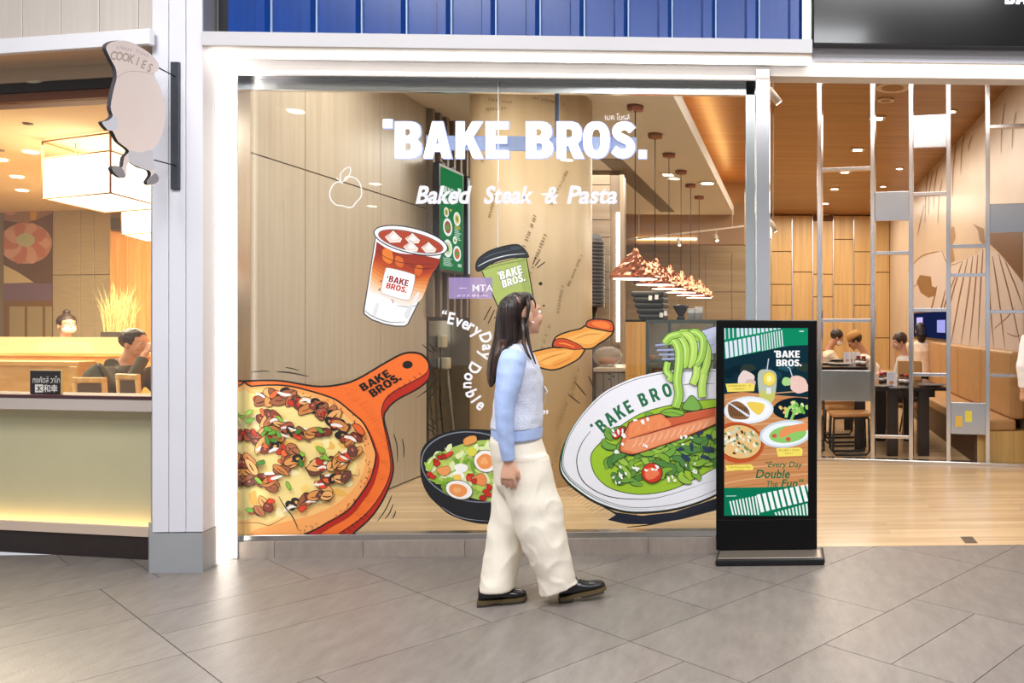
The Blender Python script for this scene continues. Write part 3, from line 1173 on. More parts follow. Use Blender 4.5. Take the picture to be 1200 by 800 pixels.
A.stroke('coffee', [(480, 311), (495, 315), (511, 313)], 0.8, '5a1b12', True, taper=True)
A.stroke('cup_body', [(465, 358), (480, 359.5), (493, 356)], 0.7, '6d7076', True, taper=True)
A.stroke('cup_body', [(427, 363), (436, 370), (455, 377), (477, 377)], 0.9, '55585e', True, taper=True)
A.fill('cup_body', [(441, 356), (444, 357), (440, 370), (437, 368)], 'dcdde1', True)
A.fill('cup_body', [(474, 368), (480, 358), (484, 358), (478, 373)], 'dcdde1', True)
A.fill('cup_body', [(484, 352), (489, 343), (492, 343), (487, 354)], 'e4e2e2', True)
A.outlined('cup_rim', ell(481.5, 281.6, 44.2, 14.6, 13.4, 40), 'f1f0f1', '2c3038', 1.3, False)
A.fill('coffee', ell(481.5, 282.8, 38.5, 10.6, 13.4, 40), 'a63c1e')
A.stroke('cup_rim', ell(481.5, 282.8, 39, 11, 13.4, 40), 0.9, '6d6a70', closed=True)
for (cx, cy, s, r_) in ((461.5, 277, 8.2, 10), (484, 279, 7.0, 20), (482, 288.5, 7.2, 5), (503, 289.5, 7.2, 22)):
    q = [(cx - s * 1.2, cy + s * 0.1), (cx - s * 0.1, cy - s * 0.75), (cx + s * 1.15, cy + s * 0.3), (cx + s * 0.9, cy + s * 0.75), (cx - s * 0.5, cy + s * 0.8)]
    A.outlined('~ice_cube', q, 'e7cdc0', 'f7efe9', 1.3, False)
    A.fill('~ice_cube', [(cx - s * 0.5, cy + s * 0.1), (cx + s * 0.1, cy - s * 0.4), (cx + s * 0.7, cy + s * 0.3), (cx - s * 0.2, cy + s * 0.5)], 'fbf3ee')
    A.stroke('~ice_cube', [(cx - s * 1.1, cy + s * 0.2), (cx - s * 0.1, cy - s * 0.9), (cx + s * 1.2, cy + s * 0.3)], 0.6, '4a1c12')
for (p, q, r_) in (((448, 328), (446, 330), (447, 331)), ((446, 337), (444, 340), (446, 341)), ((459, 350), (461, 355), (462, 350))):
    A.stroke('coffee', [p, q, r_], 1.6, '9a3a20', taper=True)
lb = [(456, 314), (482, 320.5), (486.3, 325.5), (481.5, 347.5), (476, 351.5), (450.5, 344.5), (447, 340), (451.5, 317.5)]
A.outlined('cup_label', lb, 'fbfafa', 'b9a9a2', 0.7)
A.text('word*', "'", (453.6, 326), (455, 326.4), (454, 322.8), '7c1f18', 0.02)
A.text('word*', 'BAKE', (455.3, 329.8), (478, 335.6), (457, 322.6), '8c2018', 0.03)
A.text('word*', 'BROS.', (452.3, 337.4), (476.3, 343.4), (454, 330.6), 'c2401e', 0.03)
A.done()

# ---------------- paper cup
e, A = sticker('paper_cup_sticker', 600, 380, 'green paper coffee cup with black lid printed on the shop glass')
A.outlined('cup_body', [(562.5, 313), (616.5, 300), (629, 372), (622, 380), (604, 385), (594, 382)], 'a8b862', '181a18', 1.5, False)
A.fill('cup_body', [(606, 304), (615, 302), (627, 372), (620, 379)], '98a858')
A.stroke('cup_body', [(564, 317), (585, 310.5), (616, 304.5)], 1.4, '7f8e48', True)
lid = [(558.3, 316.5), (557.8, 310), (560, 304), (564, 300), (573, 294), (590, 288.5), (604, 286.3), (610, 288), (615, 292.5), (618.6, 298), (618, 301.5), (600, 302), (580, 307), (563, 317)]
A.outlined('cup_lid', lid, '23282e', '0c0d0f', 1.2)
A.stroke('cup_lid', [(560, 312), (575, 304.5), (595, 299), (616, 297)], 1.2, 'd8dcdf', True, taper=True)
A.stroke('cup_lid', [(566, 303), (580, 297), (600, 292.5)], 0.9, '59636c', True, taper=True)
A.fill('cup_lid', [(598, 290), (607, 288.5), (611, 291), (601, 293)], '39424a', True)
A.text('word*', "'", (583.5, 322), (585.4, 321.5), (583, 318.4), 'f7f7f2', 0.02)
for wdt, c in ((0.075, '2a2d24'), (0.03, 'f7f7f2')):
    g = 0.6 if wdt > 0.05 else 0
    A.text('word*', 'BAKE', (586.6 - g, 328 + g), (612.8 + g, 320 + g), (584.6 - g, 318.2 - g), c, 0.035)
    A.text('word*', 'BROS.', (589.4 - g, 337.6 + g), (616 + g, 329 + g), (587.4 - g, 328.4 - g), c, 0.035)
for (p, q) in (((575.5, 359), (567, 375)), ((579.5, 363), (572, 379)), ((580.5, 371), (579.5, 373)), ((628, 301), (624.5, 310)), ((633, 303.5), (627, 311.5)), ((638.5, 307), (629.5, 314))):
    A.stroke('~motion_line', [p, q], 1.2, INK, taper=False)
for (x, y, s) in ((633.5, 332.3, 2.1), (564, 344, 1.8), (637.3, 358, 1.2)):
    A.fill('~motion_line', ell(x, y, s, s), INK)
A.done()

# ---------------- twisted bacon
e, A = sticker('bacon_sticker', 670, 430, 'twisted strip of fried bacon printed on the shop glass')
low = [(622, 414), (635, 409.5), (647, 407), (657, 406.2), (668, 405), (684, 408), (683, 414), (677, 421), (665, 427.8), (655, 432), (646, 433.3), (636, 431.5), (626, 427)]
A.outlined('bacon_strip', low, 'e79a42', INK, 1.8)
A.fill('bacon_strip', [(628, 419), (640, 414), (656, 411), (671, 409.5), (668, 416), (652, 422), (640, 428)], 'f0b058', True)
A.stroke('bacon_strip', [(632, 424), (645, 418), (664, 413)], 1.3, 'c96f28', True, taper=True)
A.stroke('bacon_strip', [(648, 429), (660, 424), (672, 418)], 1.1, 'c96f28', True, taper=True)
up_ = [(648, 406), (650, 397), (656, 392), (669.5, 387.5), (680, 385), (687.5, 381), (700, 380), (717.5, 383), (718, 390), (711, 397), (703, 402), (694, 408), (684, 408.5), (672, 405), (660, 407)]
A.outlined('bacon_strip', up_, 'e79a42', INK, 1.8)
A.fill('bacon_strip', [(664, 397), (682, 390), (700, 385), (712, 387), (704, 396), (692, 403), (676, 401)], 'f0b058', True)
A.stroke('bacon_strip', [(672, 398), (688, 392), (706, 391)], 1.2, 'cf7a2e', True, taper=True)
A.outlined('bacon_strip', [(648.5, 405.5), (651, 398), (660, 396.5), (671, 400), (683, 407.5), (672, 409.5), (660, 407)], 'c8471b', INK, 0.9)
A.stroke('bacon_strip', [(655, 402), (664, 403), (674, 407)], 1.8, 'ef8a3c', True, taper=True)
A.outlined('bacon_strip', [(687, 381.5), (689, 376), (699, 373.8), (712, 375), (718, 378.5), (718, 388), (705, 386.5), (692, 384)], 'd3551f', INK, 1.6)
A.fill('bacon_strip', [(693, 378), (706, 376.5), (714, 380), (713, 385), (700, 383)], 'ee7b34', True)
A.done()

# ---------------- salad bowl
e, A = sticker('salad_bowl_sticker', 556, 612, 'black bowl of salad with boiled egg printed on the shop glass')
A.outlined('bowl', [(493, 544), (495, 527), (505, 515), (524, 506.5), (548, 503.5), (575, 504.5), (600, 510), (616, 522), (622, 540), (621, 566), (612, 588), (600, 604), (588, 611), (566, 613), (545, 609), (527, 602), (517, 594), (503, 580), (495, 563)], '15171c', '090a0c', 1.5)
A.stroke('bowl', ell(556, 547, 62.5, 40.5, 9, 48), 1.4, '7d828c', closed=True)
A.stroke('bowl', [(518, 594), (532, 603), (548, 608), (573, 610.5)], 0.8, '9ca0a8', True, taper=True)
A.fill('~salad', [(500, 545), (503, 537), (515, 531), (528, 525), (545, 519), (560, 516), (578, 516), (600, 522), (611, 534), (612, 552), (604, 570), (590, 584), (572, 587), (552, 583), (534, 576), (518, 568), (505, 557)], 'a9c25a', True)
rg = random.Random(21)
inn = lambda: (rg.uniform(504, 606), rg.uniform(522, 582))
for k in range(110):
    x, y = inn()
    if ((x - 555) / 54) ** 2 + ((y - 550) / 33) ** 2 < 1:
        A.blob('~salad', x, y, rg.uniform(3.5, 8), rg.uniform(2, 4.5), rg.choice(('c9dd7a', '8fb53c', 'b7d05c', 'e3edba', '739f2c', 'dfe9b0')), rg.uniform(0, 180), 0.35, 7, rng=rg)
for k in range(40):
    x, y = inn()
    if ((x - 555) / 52) ** 2 + ((y - 550) / 31) ** 2 < 1:
        A.stroke('~salad', [(x, y), (x + rg.uniform(-6, 6), y + rg.uniform(-3, 3))], 0.9, rg.choice(('f4f3ea', '4f7d20', 'f4f3ea')), taper=True)
for (x, y, rx, ry, c) in ((551.5, 516, 9, 5, 'e39a4e'), (520.5, 551, 9, 5.5, 'e79a58'), (563, 562, 9, 7, 'ea8c4c'), (538, 556, 6, 6, 'f6f5ef'), (541, 548, 8, 5, 'f4f2ea'), (553.5, 528.5, 6, 5, 'd8d24a'), (537, 559, 5, 4, 'f2c95c')):
    A.blob('~salad', x, y, rx, ry, c, rg.uniform(-20, 20), 0.18, 8, '7c4a20' if c.startswith('e') else None, 0.5, rg)
for (x, y) in ((511, 540), (516, 536), (521, 534), (527, 532), (513, 543), (551, 557), (556, 563), (550, 560), (570, 575), (574, 570), (566, 583), (573, 579), (505, 556), (508, 558)):
    A.blob('~tomato_piece', x, y, 4.2, 2.8, rg.choice(('c62a1c', 'd8402a', 'b01f18')), rg.uniform(-40, 40), 0.25, 7, '5c1410', 0.4, rg)
for (x, y, rx, ry, rot) in ((570, 540, 14.5, 13, 10), (538.5, 573.5, 16, 11, 14)):
    eg = 'boiled_egg#%d' % x
    A.outlined(eg, ell(x, y, rx, ry, rot), 'f5f1ea', '5c5148', 0.8, False)
    A.blob(eg, x - 1, y + 0.6, rx * 0.68, ry * 0.68, 'ee9550', rot, 0.06, 10, rng=rg)
    A.blob(eg, x - 2, y, rx * 0.3, ry * 0.32, 'f4ae70', rot, 0.3, 8, rng=rg)
A.fill('~salad', [(499, 546), (498, 541), (503, 543), (507, 538), (508, 546), (503, 552)], 'a6c846', True)
A.done()

# ---------------- pasta plate with salmon
e, A = sticker('pasta_plate_sticker', 780, 615, 'white plate of green pasta and salmon printed on the shop glass')
for k in range(21):
    x = 659 + k * 3.5
    y = 569 + k * 2.1 if k < 12 else 592 + (k - 12) * 1.4
    A.stroke('~shadow_hatch', [(x + 20, y - 3), (x, y + 6 + min(k, 8) * 0.4)], 1.3, INK, taper=True)
A.fill('plate', [(700, 590), (722, 600), (752, 604), (790, 600), (838, 584), (886, 560), (886, 574), (838, 598), (800, 608), (765, 614), (735, 614), (712, 609), (722, 603)], '121a2c')
plate = [(656, 548), (659, 527), (668, 507), (684, 485), (706, 464), (736, 449), (765, 441), (790, 437.5), (815, 436), (838, 436), (866, 441), (890, 455), (905, 480), (900, 520), (880, 556), (838, 581), (800, 595), (765, 600.5), (732, 600), (700, 590), (676, 575), (662, 562)]
A.outlined('plate', plate, '10331f', INK, 1.6)
sh = lambda s, dx=0, dy=0, cx=770, cy=518: [(cx + (x - cx) * s + dx, cy + (y - cy) * s + dy) for x, y in plate]
A.fill('plate', sh(0.995, 0.4, -1.6), 'ebebf1', True)
A.stroke('plate', cat_rom(sh(0.985, 0.4, -4.0), True, 5), 1.6, '1f6a43', closed=True)
A.fill('plate', sh(0.975, 0.6, -6.0), 'ececf2', True)
A.fill('plate', sh(0.982, 1.4, -3.2), 'ececf2', True)
A.stroke('plate', cat_rom(sh(0.968, 0.4, -4.0), True, 5), 0.7, '4a4a52', closed=True)
A.stroke('plate', [(692, 505), (682, 519), (676, 537), (679, 556), (690, 570), (712, 581), (740, 584.5), (775, 582), (838, 562)], 1.2, INK, True, taper=True)
A.stroke('plate', [(800, 451), (815, 449), (838, 449.5)], 0.9, INK, True, taper=True)
bez = lambda t: ((1 - t) ** 2 * 701 + 2 * t * (1 - t) * 737 + t * t * 800, (1 - t) ** 2 * 503 + 2 * t * (1 - t) * 469 + t * t * 452)
A.fill('letter*', [(691, 497.5), (693.6, 496), (695.4, 499), (692.6, 500.6)], '156a40')
for ch, t, hh in zip('BAKE BROS', (0.065, 0.19, 0.32, 0.43, 0.5, 0.60, 0.725, 0.85, 0.955), [19] * 9):
    if ch == ' ':
        continue
    x, y = bez(t)
    x2, y2 = bez(t + 0.02)
    A.char('letter*', ch, x + 0.5, y + 1.5, 22.5, math.degrees(math.atan2(y2 - y, x2 - x)), '156a40', 0.05, 0.8)
sauce = [(692.5, 541), (694, 530), (703, 519), (716, 508), (730, 497), (750, 485), (775, 477), (805, 471), (838, 467.5), (866, 470), (884, 490), (876, 525), (838, 548), (812, 562), (785, 574), (750, 579), (717, 572.5), (699, 558)]
A.outlined('pasta_sauce', sauce, '9cc42c', '2c4a12', 1.0)
rg = random.Random(9)
for k in range(130):
    q, rr = rg.uniform(0, 6.28), math.sqrt(rg.random()) * 0.9
    x, y = 775 + 80 * rr * math.cos(q), 527 + 44 * rr * math.sin(q) - 0.18 * (80 * rr * math.cos(q))
    pts = [(x, y)]
    an = rg.uniform(0, 6.28)
    for s in range(4):
        an += rg.uniform(-0.9, 0.9)
        x, y = x + 6.5 * math.cos(an), y + 4.2 * math.sin(an)
        pts.append((x, y))
    if any(p[0] < 698 or p[1] > 568 + (780 - p[0]) * 0.05 or p[1] < 480 - (p[0] - 775) * 0.12 for p in pts):
        continue
    A.stroke('~pasta_ribbon', pts, 8.6, '1d3a18', True, taper=True, n=4)
    A.stroke('~pasta_ribbon', pts, 7.0, rg.choice(('7fae33', '5f9436', '98c247', '4d8438', '6fa33c')), True, taper=True, n=4)
for k in range(10):
    A.blob('~pasta_ribbon', rg.uniform(790, 838), rg.uniform(505, 550), 5, 2.5, '1f3550', rg.uniform(0, 90), 0.4, 7, rng=rg)
A.outlined('salmon', [(727, 527), (729, 514), (736, 499), (741, 493), (775, 484), (782, 489), (800, 484), (838, 477), (862, 474), (870, 482), (838, 497), (800, 513), (760, 527), (745, 531.5), (735, 531)], 'dd7444', '3c150c', 1.2)
A.fill('salmon', [(738, 499), (742, 494.5), (775, 485.5), (786, 495), (785, 500), (760, 505), (737, 512)], 'ea8a55')
A.fill('salmon', [(730, 526), (736, 513), (760, 507), (788, 501), (800, 498), (838, 488), (838, 496), (800, 511), (760, 525), (745, 530)], 'e89468')
A.fill('salmon', [(783, 490), (800, 485.5), (838, 478), (838, 486), (800, 496), (788, 499)], 'cc5c36')
A.stroke('salmon', [(737, 514), (755, 509), (775, 503), (788, 499), (810, 493), (838, 486)], 1.5, '7a2412', True, taper=True)
for k in range(12):
    x = 741 + k * 7.5
    A.stroke('salmon', [(x, 524 - k * 2), (x + 4, 519 - k * 2), (x + 6, 513 - k * 1.9)], 0.8, 'fbd0ae', True, taper=True)
for k in range(7):
    x = 742 + k * 6
    A.stroke('salmon', [(x, 507 - k * 1.4), (x + 2, 499 - k * 1.4)], 1.0, 'f8bd94' if k % 2 else 'c05a30', taper=True)
A.outlined('basil_leaf', [(774, 483), (784, 478.5), (800, 481), (801, 486), (790, 488), (779, 486)], '83b43c', '24451a', 0.9)
A.stroke('basil_leaf', [(775, 483.5), (788, 483), (800, 486)], 0.6, '24451a', True)
A.outlined('~pasta_ribbon', [(800, 478), (806, 467), (811, 463), (817, 468), (822, 478), (812, 481)], '77ab4a', '1d3a18', 0.9)
A.outlined('tomato', ell(764.5, 553.5, 12, 11.5), 'd0341c', '4c120a', 1.0, False)
A.blob('tomato', 764, 554, 8, 7, 'ee7a4e', 0, 0.25, 9, rng=rg)
A.outlined('tomato#2', [(718, 511), (724, 502), (732, 500), (732, 504), (724, 513)], 'c92c1e', '4c120a', 0.8)
for k in range(46):
    x, y = rg.choice(((722, 560), (735, 552), (765, 546), (725, 505), (752, 488), (810, 548), (785, 562), (740, 545), (805, 515), (760, 520), (723, 525)))
    A.blob('~grated_cheese', x + rg.uniform(-8, 8), y + rg.uniform(-6, 6), rg.uniform(1.2, 3), rg.uniform(0.8, 2), 'f3f4ee', rg.uniform(0, 90), 0.4, 6, rng=rg)
for (p, q) in (((666, 461), (681, 473)), ((674, 447), (688, 464)), ((690, 440), (696, 455)), ((735, 617), (786, 609)), ((793, 607), (838, 590))):
    A.stroke('~motion_line', [p, ((p[0] + q[0]) / 2 + 1, (p[1] + q[1]) / 2 + 1), q], 1.4, INK, True, taper=True)
A.done()

# ---------------- fork with a roll of pasta
e, A = sticker('fork_pasta_sticker', 805, 480, 'fork with a twirl of green noodles printed on the shop glass')
A.n = 420
A.outlined('~fork', [(812, 392), (826, 386), (845, 381), (880, 376), (886, 380), (886, 402), (860, 412), (838, 414), (822, 418), (812, 410)], 'bfc3dc', '3a3f5c', 0.9)
for k in range(3):
    A.stroke('~fork', [(822 + k * 3.5, 396 + k * 5), (830 + k * 3.5, 393 + k * 5)], 2.0, '4a4f7a', taper=True)
for (p, q) in (((768.5, 404.5), (786, 402.5)), ((770.5, 410), (790, 409.5)), ((773, 415.2), (792, 415)), ((776.5, 420.3), (794, 420))):
    A.stroke('~fork', [p, q], 3.8, '2a2f46')
    A.stroke('~fork', [p, q], 2.6, '9aa2c0')
ribs = [([(817, 428), (816, 440), (812, 450)], 6), ([(783, 424), (781.5, 434), (786, 441), (784, 446)], 5.5), ([(830, 420), (826, 436), (823, 452), (823.5, 465)], 6.5),
        ([(786, 398), (800, 390), (816, 393), (828, 406), (829, 424), (824, 438)], 6), ([(806, 393), (815, 389), (824, 398), (822, 418), (815, 427)], 6), ([(797, 394), (807, 393), (813, 404), (812, 420), (806, 429)], 6.5),
        ([(787, 395), (797, 396), (804, 408), (803, 424), (800, 429)], 6.5), ([(780, 400), (790, 399), (796, 410), (796, 428), (794, 446), (796, 462), (792, 477)], 7), ([(779, 402), (786, 394), (798, 391)], 5.5)]
for pts, wd in ribs:
    wd *= 1.35
    A.stroke('~noodle', pts, wd + 1.4, '2f5a22', True, n=6)
    A.stroke('~noodle', pts, wd, rg.choice(('a6cf54', '98c64e', 'b2d85e')), True, n=6)
    A.stroke('~noodle', [(x - 1, y - 0.5) for x, y in pts], wd * 0.3, 'c6e27c', True, taper=True, n=6)
A.done()

# ---------------- curved slogan
e, A = sticker('slogan_sticker', 550, 480, 'curved white slogan Every Day Double lettered on the shop glass')
for ch, x, y, r_ in (('“', 520, 371, 10), ('E', 528.5, 374.5, 12), ('v', 537.5, 377, 18), ('e', 545.5, 380, 24), ('r', 552.3, 383, 30), ('y', 559, 388, 38), ('D', 568, 396, 72), ('a', 570.5, 407, 90), ('y', 568, 416.5, 104),
                     ('D', 554.5, 430.5, 122), ('o', 549.5, 441.5, 108), ('u', 548.5, 451, 90), ('b', 551.5, 461.5, 68), ('l', 556.5, 468.5, 55), ('e', 563, 475, 44), ('”', 639.5, 488, 0)):
    A.char('letter*', ch, x, y, 19.5 if ch not in '“”' else 17, r_, 'f2f1f4', 0.028, 0.85)
A.done()

# ---------------- apple outline
e, A = sticker('apple_outline_sticker', 405, 243, 'thin white outline of an apple on the shop glass')
A.stroke('~outline', [(402, 214.5), (396, 213), (390, 217), (386.5, 225), (387.5, 233), (393, 239.5), (401, 241), (409, 243), (414, 241.5), (417, 237), (422, 232), (423.8, 225), (421.5, 214), (415, 208), (407, 207), (403, 210)], 1.2, 'f4f1ee', True)
A.stroke('~outline', [(400, 214), (399, 205), (404, 198), (410, 196), (410.5, 202), (407, 209), (401, 213)], 1.1, 'f4f1ee', True)
A.stroke('~outline', [(400, 213), (396, 210), (394.5, 208)], 1.1, 'f4f1ee', True)
A.done()

# ---------------- small Thai line; translucent purple strip with lettering
e, A = sticker('thai_name_sticker', 725, 141, 'tiny pale Thai lettering above the glowing shop name')
A.text('word*', 'เบค โบรส์', (709, 140.5), (738, 140.5), (709, 133), 'e4e0e2', 0.0)
A.done()
e, A = sticker('purple_strip', 545, 350, 'pale purple translucent strip lettered MTA beside the paper cup')
A.n += 1
MB().box(*sorted((atY(526, 350, GY).x, atY(577, 350, GY).x)), GY - 0.0012, GY - 0.0008, atY(550, 350, GY).z, atY(550, 325, GY).z, film('b7a3dc', 0.42)).build('strip', None, e)
A.STEP = 0.002
A.text('word*', 'MTA', (554, 341.5), (578, 341.5), (554, 333.5), 'f5f1fa', 0.01)
A.marks('~small_print', (537, 348), (578, 348), 3, 'e6def2', 3)
A.stroke('dash', [(543, 338), (552, 338)], 0.8, 'e6def2')
A.done()

# ---------------- glowing shop name behind the glass
SY = 0.155
e = empty('shop_name_sign', atY(600, 187, SY), 'glowing white BAKE BROS shop name behind the glass', 'sign')
NEON = led('ffffff', 3.0)
HALO = led('b9c2ff', 1.15)  # bluish glow round the letters, shaped as larger lit backing letters


def sign_letter(ch, x0, x1, ytop, ybot):
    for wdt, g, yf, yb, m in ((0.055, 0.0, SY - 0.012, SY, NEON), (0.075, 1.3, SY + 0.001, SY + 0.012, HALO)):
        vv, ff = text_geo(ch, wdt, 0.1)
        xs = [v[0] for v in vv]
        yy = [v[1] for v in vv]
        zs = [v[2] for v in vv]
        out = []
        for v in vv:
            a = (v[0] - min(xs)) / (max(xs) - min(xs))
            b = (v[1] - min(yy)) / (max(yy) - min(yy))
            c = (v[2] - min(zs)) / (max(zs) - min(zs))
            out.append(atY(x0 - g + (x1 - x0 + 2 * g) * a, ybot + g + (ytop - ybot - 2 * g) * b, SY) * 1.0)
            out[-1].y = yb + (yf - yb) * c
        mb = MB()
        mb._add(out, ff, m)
        mb.build('letter' if m is NEON else 'letter_halo', None, e)


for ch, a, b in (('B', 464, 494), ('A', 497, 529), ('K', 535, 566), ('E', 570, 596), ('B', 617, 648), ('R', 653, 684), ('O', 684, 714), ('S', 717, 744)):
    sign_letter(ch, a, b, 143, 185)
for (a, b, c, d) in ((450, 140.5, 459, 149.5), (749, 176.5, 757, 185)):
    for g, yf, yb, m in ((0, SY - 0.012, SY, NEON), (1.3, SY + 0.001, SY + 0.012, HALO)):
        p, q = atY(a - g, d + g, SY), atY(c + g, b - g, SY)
        bx('letter' if m is NEON else 'letter_halo', p.x, q.x, yf, yb, p.z, q.z, m, e)
p, q = atY(498, 175, SY), atY(745, 160, SY)
bx('mounting_rail', p.x, q.x, SY + 0.016, SY + 0.03, p.z, q.z, mat('8f98b8', rough=0.4), e)
p, q = atY(649.5, 160, SY), atY(654, 97, SY)
bx('hanger', p.x, q.x, SY + 0.016, SY + 0.03, p.z, 3.5, mat('3d4a66', rough=0.4), e)

# ---------------- tagline
TY = 0.045
e = empty('tagline_lettering', atY(607, 240, TY), 'silver white italic Baked Steak & Pasta lettering under the shop name', 'sign')
A = Art(e, lambda x, y, l: atY(x, y, TY) + Vector((0, -l, 0)))
for s, a, b in (('Baked', 487, 553), ('Steak', 566, 628), ('&', 637, 658), ('Pasta', 664, 727)):
    d = 4.6
    A.text('word*', s, (a, 239), (b - d, 239), (a + d, 217.5 if s != '&' else 218.5), 'dedee4', 0.035)
A.done()
# lettering on the black board, cut off by the picture's top
A = Art(sb, lambda x, y, l: atY(x, y, -0.242) + Vector((0, -l, 0)), emit=4.0)
A.text('word*', 'BAKE BROS.', (1178, 5), (1290, 5), (1178, -12), 'f4f4ff', 0.04)
A.done()
# stencilled print on the column
e = empty('column_print', (pc.x, pc.y - 0.53, 1.5), 'faint grey stencilled lettering over the plywood column', 'lettering')
R_ = 0.5325


def on_col(px, py, l):
    d = ray(px, py)
    o = CAM - Vector((pc.x, pc.y, 0))
    a = d.x * d.x + d.y * d.y
    b = 2 * (o.x * d.x + o.y * d.y)
    c = o.x * o.x + o.y * o.y - (R_ + l) ** 2
    t = (-b - math.sqrt(max(0, b * b - 4 * a * c))) / (2 * a)
    return CAM + d * t


A = Art(e, on_col)
for (x, y, L, h, rot) in ((620, 330, 60, 5.5, -68), (606, 318, 70, 5, -70), (572, 118, 30, 4, 8), (570, 130, 24, 4, -4), (655, 372, 38, 4.5, -80),
                             (668, 335, 40, 4, -66), (636, 412, 34, 4, -72), (575, 255, 36, 4, -76), (566, 190, 26, 4, -62), (624, 116, 40, 4, 12), (648, 240, 46, 4.5, -64),
                             (672, 465, 34, 4, -76), (655, 505, 36, 4, -70), (650, 545, 30, 4, -70)):
    r_ = math.radians(rot)
    c_, s_ = math.cos(r_), math.sin(r_)
    A.marks('~print', (x, y), (x + L * c_, y + L * s_), h, 'a0885f', int(x + y))
A.done()

# ================================================================== DIGITAL SIGN STAND
KY = -0.105
p0, p1 = atY(839, 640, KY), atY(957.5, 375, KY)
p0.z = 0.05
k = empty('digital_sign_stand', (atY(898, 640, KY).x, KY, 0), 'black upright digital menu screen on a flat foot by the entrance', 'display stand')
bx('housing', p0.x, p1.x, KY, KY + 0.06, p0.z, p1.z, mat('020203', rough=0.3, spec=0.25), k, bevel=0.006, seg=2)
bx('lower_panel', p0.x + 0.004, p1.x - 0.004, KY - 0.004, KY + 0.002, p0.z, atY(900, 608.5, KY).z, mat('020203', rough=0.5, spec=0.2), k, bevel=0.002)
q0, q1 = atZ(838, 664, 0), atZ(967, 664, 0)
bx('foot_plate', q0.x, q1.x, q0.y, KY + 0.085, 0.0, 0.042, mat('0c0c0e', rough=0.3), k, bevel=0.014, seg=3)
bx('foot_cover', q0.x + 0.014, q1.x - 0.02, q0.y + 0.012, KY - 0.002, 0.040, 0.047, mat('a3978a', rough=0.3, metal=0.6), k, bevel=0.003)
bx('neck', p0.x + 0.03, p1.x - 0.03, KY + 0.006, KY + 0.055, 0.035, p0.z + 0.004, mat('0a0a0c', rough=0.3), k)
s0, s1 = atY(848.5, 604, KY), atY(947, 384, KY)
bx('screen', s0.x, s1.x, KY - 0.0015, KY, s0.z, s1.z, led('14303c', 0.8), k)
A = Art(k, lambda x, y, l: atY(x, y, KY - 0.0018) + Vector((0, -l, 0)), emit=0.82, clip=(848.8, 384.4, 946.8, 603.6))
c1 = lambda x, y: (840 + x / 6.667, 375 + y / 6.667)
c2 = lambda x, y: (840 + x / 4.446, 490 + y / 4.446)
P = '~picture'
A.fill(P, [(846, 462), (870, 459), (900, 462), (950, 466), (950, 575), (846, 575)], 'c98a58')
rg = random.Random(4)
for q in range(16):
    y = 463 + q * 7
    A.stroke(P, [(846, y + 6), (880, y), (950, y - 4 + rg.uniform(-3, 3))], 1.2, rg.choice(('d79f70', 'b97848', 'e0ac7c')), True)
for q in range(9):
    A.blob(P, 855 + q * 11, 432 + rg.uniform(-6, 14), 8, 6, rg.choice(('1d4050', '0f2630', '23505c', '2e3a34')), 0, 0.3, rng=rg)
A.fill(P, [(846, 384), (950, 384), (950, 404), (925, 405), (846, 421)], '128a62')
for q in range(14):
    x, wd = 58 + q * 32, (9 if q < 3 else 21)
    A.fill(P, [c1(x, 60), c1(x + wd, 60), c1(x + wd + 3, 150 - q * 6.2), c1(x + 3, 152 - q * 6.2)], 'd7e4f2')
for q in range(8):
    x = 62 + q * 35
    A.fill(P, [c1(x, 172 - q * 7), c1(x + 24, 167 - q * 7), c1(x + 34, 292 - q * 8), c1(x + 10, 300 - q * 8)], 'dfe8f6')
for q in range(9):
    x = 345 + q * 19.5
    A.fill(P, [c1(x, 112 - q * 4), c1(x + 9, 110 - q * 4), c1(x + 19, 238 - q * 4.4), c1(x + 10, 241 - q * 4.4)], 'd7e8ec')
A.text('word*', "'BAKE", c1(448, 292), c1(648, 292), c1(448, 238), 'ffffff', 0.04)
A.text('word*', 'BROS.', c1(465, 360), c1(662, 360), c1(465, 306), 'ffffff', 0.04)
A.stroke('~small_print', [c1(645, 87), c1(680, 87)], 1.2, 'd8f0e6')
A.blob(P, *c1(225, 460), 10, 9, 'e8d3ce', 20, 0.15, rng=rg)
A.blob(P, *c1(260, 500), 6, 7, 'd9b8ae', 20, 0.15, rng=rg)
A.fill(P, [c1(322, 420), c1(390, 385), c1(466, 430), c1(440, 630), c1(346, 630)], 'b9c2ac', True)
A.fill(P, [c1(340, 560), c1(444, 560), c1(438, 632), c1(348, 632)], 'c8c86a', True)
A.outlined(P, ell(*c1(410, 458), 7.2, 8), 'f3dc62', 'd8b23c', 0.8, False)
A.fill(P, ell(*c1(410, 458), 3, 3.6), 'fbf2a8')
A.fill(P, [c1(388, 528), c1(424, 528), c1(424, 575), c1(388, 575)], 'e6e6ee')
A.stroke(P, [c1(392, 392), c1(405, 300)], 1.1, 'cfd8e8')
A.stroke(P, [c1(590, 440), c1(570, 376), c1(552, 366)], 1.1, 'cfd8e8')
A.blob(P, *c1(545, 480), 5, 5, 'a9d68a', 0, 0.2, rng=rg)
A.blob(P, *c1(645, 505), 12, 9, 'eec6bc', 25, 0.14, rng=rg)
for q in range(3):
    A.stroke(P, [c1(580, 480 + q * 26), c1(640, 500 + q * 28)], 2.4, 'f3d5cb', taper=True)
A.fill(P, ell(*c1(610, 690), 26, 13, -4), '13222c')
for q in range(26):
    a = rg.uniform(0, 6.28)
    A.blob(P, c1(610, 690)[0] + 19 * math.cos(a) * rg.random(), c1(610, 690)[1] + 8 * math.sin(a) * rg.random(), 3, 2, rg.choice(('9fd36a', '6fae4a', 'd9e8b0', 'e8c070')), rg.uniform(0, 90), 0.3, 6, rng=rg)
